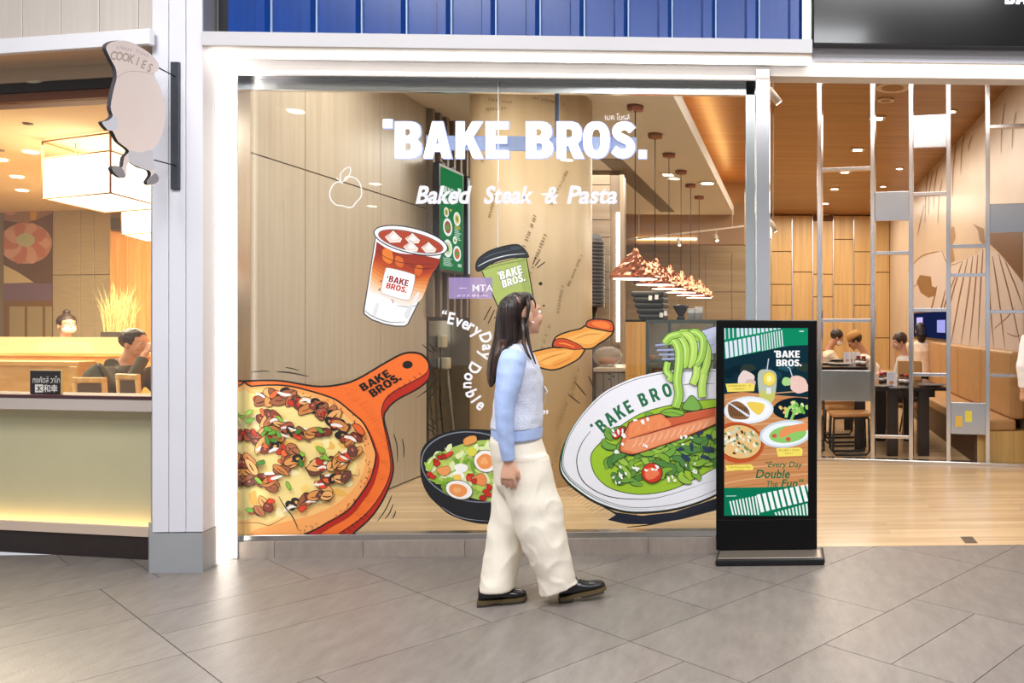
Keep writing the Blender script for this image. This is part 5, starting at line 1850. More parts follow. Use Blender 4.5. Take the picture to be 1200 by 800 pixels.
# copper pendants
COPPER = mat('d98e6c', rough=0.18, metal=1.0, name='hammered_copper')
spots = [(751, 124), (771, 157), (786, 180), (795, 200), (805, 216), (814, 230)]
root = None
P0 = None
for i, (px, py) in enumerate(spots):
    v = atZ(px, py, 3.5)
    v.x = -1.46
    if i == 0:
        root = empty('pendant_lamp', (v.x, v.y, 1.87), 'hammered copper pendant lamp, first of the row from the shop window', 'lamp', 'copper pendants over the kitchen counter')
        MB().lathe([(0.02, -0.05), (0.075, -0.045), (0.08, 0.0)], (v.x, v.y, 3.5), n=20).build('canopy', mat('9c6a58', rough=0.3, metal=0.8), root)
        MB().tube([(v.x, v.y, 3.46), (v.x, v.y, 2.14)], 0.005, 6).build('cord', mat('1c1612', rough=0.6), root)

        def crumple(p, r, z, q):
            s = mnoise.noise(Vector((p.x * 14, p.y * 14, p.z * 14))) * 0.03 + mnoise.noise(Vector((p.x * 34, p.y * 34, p.z * 34))) * 0.014
            f = 1 + (s / max(r, 0.05)) * (1 if 0.02 < z < 0.27 else 0)
            return Vector((v.x + (p.x - v.x) * f, v.y + (p.y - v.y) * f, p.z + (s * 0.3 if 0.02 < z < 0.27 else 0)))
        pr = [(0.232, 0.0), (0.235, 0.012), (0.232, 0.03)] + [(0.232 - 0.19 * (t ** 1.15), 0.03 + 0.21 * t) for t in [q / 9 for q in range(1, 10)]] + [(0.028, 0.262), (0.02, 0.29)]
        mb = MB()
        mb.lathe(pr, (v.x, v.y, 1.86), n=40, wob=crumple, smooth=False)
        mb.build('shade', COPPER, root)
        MB().lathe([(0.205, 0.0), (0.205, 0.006)], (v.x, v.y, 1.858), n=28).build('diffuser', led('ffe6c4', 5), root)
        P0 = v
    else:
        copy_tree(root, offset=(v.x - P0.x, v.y - P0.y, 0), label='hammered copper pendant lamp, %s of the row from the shop window' % ORD[i])


def spot_lamp(label, at, aim, group, up_to=None):
    e = empty('track_spotlight', at, label, 'lamp', group)
    a = Vector(at)
    d = Vector(aim).normalized()
    MB().tube([Vector((a.x, a.y, up_to or a.z + 0.12)), a], 0.008, 6).build('stem', mat('c8b8a4', rough=0.4), e)
    MB().tube([a - d * 0.06, a + d * 0.07], 0.032, 14).build('can', mat('cfc2b2', rough=0.35), e)
    MB().tube([a + d * 0.068, a + d * 0.073], 0.026, 14).build('lens', led('fff0d4', 10), e)


rail = empty('lighting_track', (-1.0, 9.9, 3.0), 'thin lighting track with small spotlights under the lowered ceiling', 'track')
r0, r1 = atY(735, 281, 9.6), atY(872, 265, 9.6)
MB().tube([r0, r1], 0.018, 6).build('track_rail', mat('d8c8b4', rough=0.4), rail)
for t in (0.1, 0.9):
    p = r0.lerp(r1, t)
    MB().tube([p, Vector((p.x, p.y, 3.5))], 0.006, 5).build('drop_rod', mat('d8c8b4', rough=0.4), rail)
for i, t in enumerate((0.44, 0.76)):
    p = r0.lerp(r1, t)
    spot_lamp(('spotlight nearer the pendants on the kitchen lighting track', 'spotlight nearer the steel post on the kitchen lighting track')[i], (p.x, p.y, p.z - 0.142), (0.3, -0.4, -1), 'track spotlights')
v = atY(906, 112, 1.2)
spot_lamp('pale spotlight close to the steel post under the wood ceiling', (v.x, v.y, v.z), (0.6, 0.2, -0.7), 'track spotlights', 4.1)
v = atY(906, 265, 5.0)
spot_lamp('spotlight hanging low behind the steel post', (v.x, v.y, v.z), (0.4, 0.2, -0.7), 'track spotlights', 4.1)


def ceiling_lamp(label, px, py, z, r_, square, lit, group):
    v = atZ(px, py, z)
    e = empty('recessed_downlight' if lit else 'ceiling_speaker', (v.x, v.y, z - 0.02), label, 'lamp' if lit else 'speaker', group)
    n_ = 4 if square else 22
    T = Matrix.Translation((v.x, v.y, 0)) @ Matrix.Rotation(math.pi / 4 if square else 0, 4, 'Z') @ Matrix.Translation((-v.x, -v.y, 0))
    MB().lathe([(r_ * 0.8, -0.012), (r_, -0.012), (r_, 0.0)], (v.x, v.y, z - 0.001), n=n_, T=T, smooth=False).build('trim_ring', mat('d9c7ac', rough=0.5), e)
    MB().lathe([(r_ * 0.62, -0.016), (r_ * 0.62, 0.0)], (v.x, v.y, z - 0.001), n=n_, T=T, smooth=False).build('lens' if lit else 'grille', led('ffeed0', 7) if lit else mat('a67c4c', rough=0.6), e)


WH = ['nearest the entrance', 'second from the entrance', 'third from the entrance', 'fourth from the entrance', 'fifth from the entrance', 'sixth from the entrance', 'furthest from the entrance']
for i, (px, py) in enumerate(((1052, 89), (1028, 138), (1005, 175), (990, 201), (978, 221), (967, 238), (966, 252))):
    ceiling_lamp('square recessed downlight in the wood ceiling, ' + WH[i], px, py, 4.1, 0.15, True, True, 'square downlights in the wood ceiling')
for i, (px, py) in enumerate(((1115, 130), (1054, 197), (1035, 218))):
    ceiling_lamp('small round downlight in the wood ceiling, %s from the entrance' % ('first', 'second', 'third')[i], px, py, 4.1, 0.08, False, True, 'round downlights in the wood ceiling')
ceiling_lamp('larger round speaker grille in the wood ceiling', 1046, 102, 4.1, 0.2, False, False, None)
ceiling_lamp('small round detector in the wood ceiling', 1038, 117, 4.1, 0.1, False, False, None)
ceiling_lamp('round downlight in the white ceiling near its lit edge', 829, 214, 3.5, 0.15, False, True, 'white ceiling downlights')
ceiling_lamp('square downlight in the white ceiling between pendant cords', 783, 204, 3.5, 0.15, True, True, 'white ceiling downlights')

# kitchen counter, display case and the things on them
CY_ = 3.05
e = empty('service_counter', (XY(716, CY_), CY_, 0), 'grey board service counter with pale stone top', 'counter')
ct = ZY(431, CY_)
x0, x1 = XY(698, CY_), XY(734, CY_)
bx('body', x0, x1, CY_ + 0.02, CY_ + 0.7, 0, ct - 0.04, mat('77726a', rough=0.6), e)
w4 = (x1 - x0) / 4
for q in range(4):
    bx('front_board', x0 + q * w4 + 0.003, x0 + (q + 1) * w4 - 0.003, CY_, CY_ + 0.02, 0.03, ct - 0.05, wood('8d8880', 'a39e95', 'z', rough=0.5, name='grey_oak'), e, bevel=0.002)
bx('counter_top', x0 - 0.02, x1, CY_ - 0.02, CY_ + 0.72, ct - 0.04, ct, mat('d8ccbc', rough=0.3, var=0.05), e, bevel=0.004)
for (a, b) in ((714, 438), (714, 444), (719, 441)):
    p = atY(a, b, CY_)
    MB().tube([(p.x, CY_ - 0.006, p.z), (p.x, CY_ + 0.01, p.z)], 0.008, 10).build('socket_hole', BLACK, e)
p = atY(712, 428, CY_ + 0.3)
e = empty('cling_wrapped_bowl', (p.x, p.y, ct), 'clear wrapped bowl of bread on the service counter', 'bowl')
MB().lathe([(0.07, 0.0), (0.13, 0.05), (0.15, 0.11), (0.12, 0.17), (0.05, 0.2)], (p.x, p.y, ct), n=22).build('wrap', film('d9d4c8', 0.35, 'clear_wrap'), e)
for q in range(4):
    MB().ball((p.x + 0.05 * math.cos(q * 1.6), p.y + 0.05 * math.sin(q * 1.6), ct + 0.05), 0.045, 10, sc=(1, 1, 0.8)).build('bread_roll', mat('b8683c', rough=0.6, var=0.15, vscale=18), e)
DY = 2.7
e = empty('display_case', (XY(790, DY), DY, 0), 'butcher block display case with lit glass shelves', 'display case')
zt = ZY(374.5, DY)
x0, x1, x2 = XY(733, DY), XY(757, DY), XY(868, DY)
BB = wood('b9823f', 'dba95e', 'z', rough=0.4, scale=0.5, name='butcher_block')
n4 = 4
for q in range(n4):
    a = x0 + (x1 - x0) * q / n4
    zz = 0.0
    kk = 0
    while zz < zt - 0.05:
        h = min(0.42 + 0.1 * ((q * 3 + kk) % 3), zt - zz)
        bx('block', a + 0.001, a + (x1 - x0) / n4 - 0.001, DY, DY + 0.06, zz + 0.001, zz + h - 0.001, BB, e)
        zz += h
        kk += 1
bx('back_panel', x0, x2, DY + 0.5, DY + 0.53, 0, zt, mat('d8cbb4', rough=0.5), e)
bx('side_panel', x0, x0 + 0.03, DY + 0.06, DY + 0.5, 0, zt, BB, e)
bx('side_panel', x2 - 0.03, x2, DY, DY + 0.5, 0, zt, BB, e)
bx('case_top', x0, x2, DY, DY + 0.53, zt - 0.02, zt, mat('4c5450', rough=0.4), e)
bx('case_base', x1, x2, DY, DY + 0.5, 0, ZY(455, DY), mat('6a665e', rough=0.5), e)
FRM = mat('3e4a4c', rough=0.4)
zl = ZY(455, DY)
for a in (x1, XY(783, DY), XY(836, DY)):
    bx('door_frame', a, a + 0.022, DY - 0.01, DY + 0.02, zl, zt - 0.01, FRM, e)
for zz in (zl, ZY(424, DY), zt - 0.035):
    bx('door_frame', x1, x2, DY - 0.008, DY + 0.018, zz, zz + 0.016, FRM, e)
bx('door_pane', x1, x2, DY + 0.004, DY + 0.008, zl, zt - 0.02, glass(), e)
bx('light_strip', x1 + 0.03, x2 - 0.03, DY + 0.03, DY + 0.06, zt - 0.035, zt - 0.022, led('fff4e0', 8), e)
for zz in (ZY(424, DY), ZY(440, DY)):
    bx('shelf', x1 + 0.01, x2 - 0.03, DY + 0.02, DY + 0.49, zz - 0.006, zz, glass('f2fbf6'), e)
cakes = [(763, 424, 'b98a5a', 'round crumb cake on the upper shelf of the display case'), (781, 424, 'd9c4a0', 'cream cake beside the crumb cake in the display case'), (770, 440, '8c5a3a', 'chocolate cake on the lower shelf of the display case')]
for (px, py, c, lb) in cakes:
    p = atY(px, py, DY + 0.2)
    zz = ZY(py, DY) + 0.001
    o = empty('cake', (p.x, p.y, zz), lb, 'cake', 'cakes in the display case')
    MB().lathe([(0.07, 0), (0.075, 0.006), (0.02, 0.008)], (p.x, p.y, zz), n=20).build('plate', WHITE, o)
    MB().lathe([(0.05, 0.008), (0.052, 0.05), (0.045, 0.058), (0.0, 0.06)], (p.x, p.y, zz), n=20).build('cake_body', mat(c, rough=0.7, var=0.15, vscale=25), o)
# padded black carrier on the case
e = empty('padded_carrier', (XY(756, DY + 0.2), DY + 0.2, zt), 'black padded delivery carrier with ribbed slanted front on the display case', 'carrier')
BKP = mat('191b1f', rough=0.45, var=0.1, vscale=10)
for q in range(5):
    z0 = zt + 0.002 + q * 0.055
    sh_ = -0.018 * q
    bx('padded_rib', XY(746, DY) + sh_, XY(776, DY), DY + 0.08 - 0.0 * q, DY + 0.42, z0, z0 + 0.053, BKP, e, bevel=0.02, seg=3)
for (px, py) in ((762, 349), (769.5, 348), (775, 369), (780, 367)):
    p = atY(px, py, DY + 0.07)
    bx('white_tag', p.x - 0.016, p.x + 0.016, DY + 0.066, DY + 0.078, p.z - 0.022, p.z + 0.022, WHITE, e)
# grinder hopper
p = atY(798, 392, DY + 0.25)
e = empty('coffee_grinder', (p.x, p.y, zt), 'coffee grinder with a dark conical hopper on the display case', 'grinder')
MB().lathe([(0.04, 0.0), (0.04, 0.03), (0.028, 0.034)], (p.x, p.y, zt), n=20).build('grinder_body', mat('2a2a2c', rough=0.35), e)
MB().lathe([(0.028, 0.034), (0.03, 0.045), (0.075, 0.125), (0.078, 0.13)], (p.x, p.y, zt), n=20).build('hopper', mat('3a332c', rough=0.15), e)
MB().lathe([(0.08, 0.13), (0.082, 0.138), (0.03, 0.15), (0.0, 0.152)], (p.x, p.y, zt), n=20).build('hopper_lid', mat('1a1a1c', rough=0.3), e)
for px, nn, lb in ((810, 3, 'shorter stack of white paper cups beside the grinder'), (819, 4, 'taller stack of white paper cups near the black screen')):
    p = atY(px, 392, DY + 0.2)
    e = empty('paper_cups', (p.x, p.y, zt), lb, 'cups', 'stacks of paper cups')
    for q in range(nn):
        MB().lathe([(0.03, 0.0), (0.038, 0.07), (0.041, 0.072), (0.041, 0.076)], (p.x, p.y, zt + q * 0.017), n=18).build('cup', WHITE, e)
# dark ribbed extractor behind the column
e = empty('ribbed_extractor', (XY(697, 5.6), 5.6, 0), 'dark ribbed cylinder extractor beside the plywood column', 'extractor')
p = atY(694, 360, 5.6)
zb_, zt_ = p.z, ZY(282, 5.6)
for q in range(18):
    z0 = zb_ + (zt_ - zb_) * q / 18
    MB().lathe([(0.15, 0.0), (0.16, 0.012), (0.16, 0.03), (0.15, 0.042)], (p.x, 5.6, z0), n=26).build('rib', mat('3b3029', rough=0.35, metal=0.4), e)
MB().lathe([(0.145, zb_), (0.145, zt_), (0.1, zt_ + 0.08), (0.0, zt_ + 0.1)], (p.x, 5.6, 0), n=26).build('drum', mat('241d19', rough=0.5), e)
MB().tube([(p.x, 5.6, 0), (p.x, 5.6, zb_)], 0.06, 12).build('stand_pipe', mat('3b3029', rough=0.4), e)

# ---------------- polished steel room divider
DP0 = atZ(961, 539.5)
DP1 = atZ(1199, 547)
DU = (DP1 - DP0).normalized()
DNv = Vector((-DU.y, DU.x, 0))
DM = Matrix(((DU.x, DNv.x, 0, DP0.x), (DU.y, DNv.y, 0, DP0.y), (0, 0, 1, 0), (0, 0, 0, 1)))
DMi = DM.inverted()


def PD(px, py):
    o, d = DMi @ CAM, DMi.to_3x3() @ ray(px, py)
    return o + d * (-o.y / d.y)


div = empty('room_divider', DP0, 'tall polished steel lattice divider with mirror panels before the dining room', 'divider')
posts = [960, 1022.5, 1067.5, 1111.5, 1157.5, 1206]
for px in posts:
    x = PD(px, 400).x
    bx('post', x - 0.022, x + 0.022, -0.0, 0.10, 0.03, 4.09, CHROME, div, bevel=0.003, M=DM)
bx('floor_rail', PD(957, 500).x, PD(1209, 500).x, -0.01, 0.11, 0.0, 0.03, CHROME, div, bevel=0.003, M=DM)
bars = {0: [197.5, 375.5], 1: [296, 512], 2: [226.5, 363, 439], 3: [288, 322], 4: [147, 365, 440]}
pans = {0: (434, 470), 1: (224, 258), 2: (134, 172), 3: (472, 509), 4: (238, 272)}
for b in range(5):
    xa, xb = PD(posts[b], 400).x + 0.022, PD(posts[b + 1], 400).x - 0.022
    pm = (posts[b] + posts[b + 1]) / 2
    for y in bars[b]:
        z = PD(pm, y).z
        bx('crossbar', xa, xb, 0.01, 0.09, z - 0.017, z + 0.017, CHROME, div, bevel=0.002, M=DM)
    z0, z1 = PD(pm, pans[b][1]).z, PD(pm, pans[b][0]).z
    bx('mirror_panel', xa, xb, 0.02, 0.06, z0, z1, MIRROR, div, bevel=0.003, M=DM)
for (px, py, c, nme) in ((1123.5, 494, 'd8b04c', 'amber paper note stuck on the low mirror panel'), (1135, 488, 'd9cf4a', 'yellow paper note stuck on the low mirror panel')):
    p = PD(px, py)
    o = bx('sticky_note', p.x - 0.035, p.x + 0.035, 0.0165, 0.0195, p.z - 0.055, p.z + 0.055, mat(c, rough=0.7), None, M=DM)
    tag(o, nme, 'note', 'paper notes on the divider')

# ---------------- mural on the right wall
e = empty('wall_mural', (XR - 0.005, 6, 0.5), 'pale brown line drawing mural covering the dining room wall', 'mural')
A = Art(e, lambda x, y, l: atX(x, y, XR - 0.002) + Vector((-l, 0, 0)), rough=0.35)
A.fill('pale_shape', [(1064, 318), (1075, 304), (1090, 298), (1104, 293), (1113, 308), (1130, 305), (1146, 297), (1153, 290), (1170, 296), (1186, 316), (1199, 332), (1199, 470), (1064, 470)], 'd9cbc3', False)
A.fill('brown_shape', [(1160, 255), (1199, 255), (1199, 331), (1186, 314), (1171, 296), (1160, 286)], '6b452f')
A.fill('brown_shape#2', [(1078, 322), (1091, 324), (1092, 335), (1097, 337), (1096, 346), (1088, 349), (1079, 343), (1074, 330)], '8a6038')
A.fill('brown_shape#3', [(1112, 268), (1118, 265), (1120, 278), (1116, 287), (1119, 305), (1113, 310), (1110, 290)], 'a77c50')
A.fill('brown_shape#4', [(1140, 262), (1153, 268), (1155, 290), (1148, 282), (1146, 270)], '8d6a4c')
BR = '7b4f30'
for (p, q, r_) in (((1152, 292), (1149, 340), (1146, 405)), ((1146, 298), (1142, 345), (1136, 405)), ((1140, 300), (1134, 350), (1126, 405)), ((1134, 303), (1124, 350), (1114, 405)), ((1128, 306), (1116, 345), (1104, 400)), ((1121, 320), (1108, 355), (1096, 400)),
                   ((1163, 300), (1170, 345), (1178, 410)), ((1170, 297), (1184, 350), (1197, 410)), ((1158, 305), (1160, 350), (1165, 410)), ((1178, 306), (1190, 335), (1199, 360)), ((1098, 335), (1092, 360), (1083, 390)), ((1108, 340), (1102, 365), (1094, 400))):
    A.stroke('~drawn_line', [p, q, r_], 1.7, BR, True, taper=True)
for (x, y0, y1) in ((1086, 190, 262), (1090, 200, 252), (1096, 195, 245), (1101, 210, 262), (1080, 240, 276), (1118, 165, 232), (1128, 150, 205), (1137, 158, 178), (1175, 120, 180), (1188, 130, 175)):
    A.stroke('~drawn_line', [(x + 3, y0), (x - 1, (y0 + y1) / 2), (x - 2 if x != 1080 else x - 5, y1)], 1.4, '8a5c3a', True, taper=True)
for (p, q, r_) in (((1064, 318), (1080, 300), (1104, 294)), ((1066, 340), (1078, 332), (1084, 345)), ((1104, 294), (1112, 310), (1128, 306)), ((1165, 385), (1180, 372), (1190, 360)), ((1180, 390), (1190, 394), (1199, 392))):
    A.stroke('~drawn_line', [p, q, r_], 1.1, BR, True, taper=True)
A.done()

# ---------------- bench along the mural wall
LEA = mat('b98d5c', rough=0.45, var=0.06, vscale=5)
e = empty('dining_bench', (2.2, 6.5, 0), 'long tan upholstered bench with high back along the mural wall', 'bench')
yb0, yb1 = DP1.y + 0.22, 12.6
bx('bench_base', 1.93, 2.44, yb0, yb1, 0.0, 0.33, wood('c79f5c', 'dcb878', 'z', rough=0.4, name='bench_wood'), e)
bx('base_side', 1.905, 1.93, yb0, yb1, 0.0, 0.33, mat('4a3020', rough=0.5), e)
ncu = 7
for q in range(ncu):
    a, b = yb0 + (yb1 - yb0) * q / ncu, yb0 + (yb1 - yb0) * (q + 1) / ncu
    bx('seat_cushion', 1.86, 2.34, a + 0.004, b - 0.004, 0.33, 0.45, LEA, e, bevel=0.03, seg=3)
    bx('back_cushion', 2.28, 2.43, a + 0.004, b - 0.004, 0.45, 1.15, LEA, e, bevel=0.035, seg=3)
# ---------------- dining tables and what stands on them
ty0 = 8.75 - 5.14
DW = mat('2a201b', rough=0.3, var=0.1, vscale=8)
tz = 0.75
hz = 0.95


def dark_table(label, x0, x1, y0, y1, z, legs):
    e = empty('dining_table', ((x0 + x1) / 2, (y0 + y1) / 2, 0), label, 'table')
    bx('table_top', x0, x1, y0, y1, z - 0.035, z, mat('241c19', rough=0.16, var=0.1), e, bevel=0.004)
    for (x, y) in legs:
        bx('leg', x, x + 0.12, y, y + 0.12, 0, z - 0.035, DW, e, bevel=0.004)
    bx('under_rail', x0 + 0.3, x1 - 0.1, y0 + 0.2, y1 - 0.2, z - 0.12, z - 0.035, DW, e)


dark_table('dark dining table nearest the steel divider, beside the bench', 0.93, 1.70, ty0, ty0 + 1.45, tz, ((1.06, ty0 + 0.1), (1.40, ty0 + 0.1), (1.06, ty0 + 1.25), (1.40, ty0 + 1.25)))
dark_table('higher dark table where the man in the cap sits', 0.25, 0.88, ty0 + 0.45, ty0 + 2.5, hz, ((0.28, ty0 + 0.5), (0.74, ty0 + 0.5), (0.28, ty0 + 2.3), (0.74, ty0 + 2.3)))


def on_table(px, py):
    return atZ(px, py, hz if px < 1021 else tz)


def plate(px, py, r_, label, group='plates on the communal table'):
    p = on_table(px, py)
    o = empty('plate', (p.x, p.y, p.z), label, 'plate', group)
    MB().lathe([(r_ * 0.5, 0.0), (r_ * 0.95, 0.014), (r_, 0.018), (r_ * 0.9, 0.016), (r_ * 0.5, 0.005), (0, 0.005)], (p.x, p.y, p.z), n=26).build('dish', WHITE, o)
    MB().lathe([(r_ * 0.97, 0.0125), (r_ * 1.005, 0.0165), (r_ * 1.0, 0.0185), (r_ * 0.96, 0.0175)], (p.x, p.y, p.z), n=26).build('rim', mat('3a3a3c', rough=0.4), o)


for i, (px, py, r_, lb) in enumerate(((1092, 452, 0.16, 'white plate alone near the right end of the communal table'), (1034, 453.5, 0.12, 'white plate half behind the divider beside the menu stand'), (986, 427.5, 0.15, 'white plate nearest the low mirror panel'),
                                      (967, 426.5, 0.13, 'white plate at the left edge above the mirror panel'), (997, 421.5, 0.13, 'white plate before the man in the cap'), (980, 422.5, 0.13, 'white plate before the masked woman'), (968, 420, 0.12, 'furthest white plate at the left edge of the table'))):
    plate(px, py, r_, lb)


def bottle(px, py, cap, label):
    p = on_table(px, py)
    o = empty('sauce_bottle', (p.x, p.y, p.z), label, 'bottle', 'sauce bottles on the communal table')
    MB().lathe([(0.03, 0), (0.033, 0.01), (0.033, 0.075), (0.02, 0.09)], (p.x, p.y, p.z), n=14).build('body', mat('6d4a3a', rough=0.25), o)
    MB().lathe([(0.034, 0.02), (0.034, 0.055)], (p.x, p.y, p.z), n=14).build('paper_label', WHITE, o)
    MB().lathe([(0.026, 0.086), (0.026, 0.112), (0.0, 0.114)], (p.x, p.y, p.z), n=14).build('cap', mat(cap, rough=0.4), o)


for (px, py, c, lb) in ((1006, 427.8, '8e1f1c', 'dark red capped bottle right of the low mirror panel'), (1012, 428.4, 'a32a22', 'red capped bottle touching the second steel post'), (1033, 448, 'b02a30', 'red capped bottle left of the menu stand'), (1036.5, 447, '7d2030', 'dark capped bottle close behind the menu stand'),
                        (1056.5, 449.5, '5a1a1e', 'dark red capped bottle right of the menu stand'), (1062, 450, 'c8281e', 'bright red capped bottle by the third steel post')):
    bottle(px, py, c, lb)
for (px, py, lb) in ((1045, 452, 'white tabletop menu stand between the sauce bottles'), (993, 425, 'pale tabletop menu stand behind the low mirror panel'), (1003, 424.5, 'small pale menu card beside the dark red bottles')):
    p = on_table(px, py)
    o = empty('menu_stand', (p.x, p.y, p.z), lb, 'menu stand', 'menu stands on the communal table')
    s_ = 0.85 if px != 1045 else 1.0
    for sg in (-1, 1):
        mb = MB()
        mb._add([(p.x - 0.055 * s_, p.y + sg * 0.03, p.z), (p.x + 0.055 * s_, p.y + sg * 0.03, p.z), (p.x + 0.055 * s_, p.y + sg * 0.004, p.z + 0.16 * s_), (p.x - 0.055 * s_, p.y + sg * 0.004, p.z + 0.16 * s_)], [(0, 1, 2, 3)])
        mb.build('card', mat('e8e4ea', rough=0.5), o)
    A = Art(o, lambda x, y, l, p=p, s_=s_: Vector((p.x + (x - 50) * 0.0011 * s_, p.y - 0.0305 + 0.026 * (100 - y) / 100 - l - 0.0005, p.z + 0.16 * s_ * (100 - y) / 100)))
    rg = random.Random(px)
    for q in range(6):
        A.stroke('~small_print', [(12, 14 + q * 8), (40 + rg.uniform(0, 40), 14 + q * 8)], 2.2, 'a8b0c8')
    A.fill('picture', ell(45, 76, 26, 13), 'd0905a')
    A.done()
# cardboard menu box
p = on_table(1066, 446)
o = empty('menu_box', (p.x, p.y, p.z), 'tan upright menu box in front of the boy', 'box')
bx('box_body', p.x - 0.14, p.x + 0.14, p.y, p.y + 0.07, p.z, p.z + 0.24, mat('c99a62', rough=0.6), o, bevel=0.004)
bx('inner_menus', p.x - 0.12, p.x + 0.16, p.y + 0.075, p.y + 0.095, p.z, p.z + 0.22, mat('2c211c', rough=0.5), o, bevel=0.002)

# ---------------- stools
SEAT = wood('c98a50', 'dba468', 'x', rough=0.35, name='stool_wood')


def stool(x, y, label, rz):
    o = empty('dining_stool', (x, y, 0), label, 'stool', 'stools at the communal table', rz=rz)
    T = Matrix.Translation((x, y, 0)) @ Matrix.Rotation(rz, 4, 'Z')
    bx('seat', -0.22, 0.22, -0.17, 0.17, 0.43, 0.475, SEAT, o, bevel=0.018, seg=3, M=T)
    bx('seat_frame', -0.19, 0.19, -0.15, 0.15, 0.405, 0.43, BLACK, o, M=T)
    for s in (-1, 1):
        pth = []
        for (a, b, c) in ((-0.19, 0.41, 0), (-0.2, 0.06, 0), (-0.17, 0.02, 0), (0.17, 0.02, 0), (0.2, 0.06, 0), (0.19, 0.41, 0)):
            pth.append((a, s * 0.14, b))
        MB(T).tube(pth, 0.013, 8).build('leg_frame', BLACK, o)
    MB(T).tube([(-0.2, -0.14, 0.16), (-0.2, 0.14, 0.16)], 0.01, 6).build('stretcher', BLACK, o)
    return o


def at_floor(px, py):
    v = atZ(px, py, 0.0)
    return v.x, v.y


x, y = at_floor(1018, 534)
x = 0.66
stool(x, y + 0.1, 'nearest wooden topped black stool at the table end', math.radians(4))
stool(x - 0.02, y + 0.75, 'second wooden topped black stool, behind the nearest one', math.radians(8))
stool(x - 0.04, y + 1.45, 'furthest wooden topped black stool at the table side', math.radians(8))
# door mat lettering: small dark floor label at the threshold
v0, v1 = atZ(1125, 628.5, 0.0015), atZ(1146, 636, 0.0015)
mb = MB()
mb.box(v0.x, v1.x, min(v0.y, v1.y), max(v0.y, v1.y), 0.0, 0.0012)
o = tag(mb.build('floor_label', mat('5a4a3c', rough=0.6)), 'small dark label stuck on the wooden floor near the threshold', 'label')

# ================================================================== PEOPLE
SKIN = mat('d9a78c', rough=0.5, var=0.04, vscale=20)
SKIN_D = mat('c08a6a', rough=0.5, var=0.04, vscale=20)


def hair_mat(h1, h2):
    m = bpy.data.materials.new('hair')
    m.use_nodes = True
    nt = m.node_tree
    b = nt.nodes['Principled BSDF']
    tc = nt.nodes.new('ShaderNodeTexCoord')
    mp = nt.nodes.new('ShaderNodeMapping')
    mp.inputs['Scale'].default_value = (60, 60, 4)
    nt.links.new(tc.outputs['Object'], mp.inputs['Vector'])
    n = nt.nodes.new('ShaderNodeTexNoise')
    n.inputs['Scale'].default_value = 1.6
    n.inputs['Detail'].default_value = 6
    nt.links.new(mp.outputs[0], n.inputs['Vector'])
    r = nt.nodes.new('ShaderNodeValToRGB')
    r.color_ramp.elements[0].position = 0.35
    r.color_ramp.elements[1].position = 0.75
    r.color_ramp.elements[0].color = (*lin(h1), 1)
    r.color_ramp.elements[1].color = (*lin(h2), 1)
    nt.links.new(n.outputs['Fac'], r.inputs[0])
    nt.links.new(r.outputs[0], b.inputs['Base Color'])
    b.inputs['Roughness'].default_value = 0.38
    bp = nt.nodes.new('ShaderNodeBump')
    bp.inputs['Strength'].default_value = 0.7
    bp.inputs['Distance'].default_value = 0.006
    nt.links.new(n.outputs['Fac'], bp.inputs['Height'])
    nt.links.new(bp.outputs[0], b.inputs['Normal'])
    return m


def head_mesh(mb, T):
    """Head about 0.225 tall; origin at its middle, face towards +x."""
    def B(c, r, sc=(1, 1, 1), n=16):
        mb2 = [T @ Vector(c)]
        mb.ball(mb2[0], r, n, sc=sc, T=T.to_3x3().to_4x4())
    B((-0.012, 0, 0.03), 0.092, (1.04, 0.84, 0.94), 22)          # skull
    B((0.018, 0, -0.02), 0.07, (0.98, 0.88, 1.15), 18)           # face
    B((0.036, 0, -0.066), 0.042, (1.0, 1.0, 0.8))                # jaw
    B((0.062, 0, -0.088), 0.019, (0.9, 1.1, 0.8))                # chin
    B((0.074, 0, 0.032), 0.022, (0.6, 2.2, 0.8))                 # brow
    mb.tube([T @ Vector((0.082, 0, 0.022)), T @ Vector((0.097, 0, -0.006)), T @ Vector((0.106, 0, -0.022)), T @ Vector((0.09, 0, -0.032))], [0.010, 0.011, 0.0125, 0.009], 10)
    for s in (-1, 1):
        B((0.092, s * 0.012, -0.026), 0.008)
        B((0.062, s * 0.040, -0.025), 0.026, (0.7, 0.8, 1.0))    # cheek
        B((-0.012, s * 0.077, -0.008), 0.03, (0.55, 0.3, 1.0))   # ear
        B((-0.012, s * 0.080, -0.03), 0.012, (0.8, 0.5, 1.0))
    B((0.088, 0, -0.049), 0.012, (0.75, 1.7, 0.5))               # lips
    B((0.085, 0, -0.060), 0.012, (0.75, 1.5, 0.55))


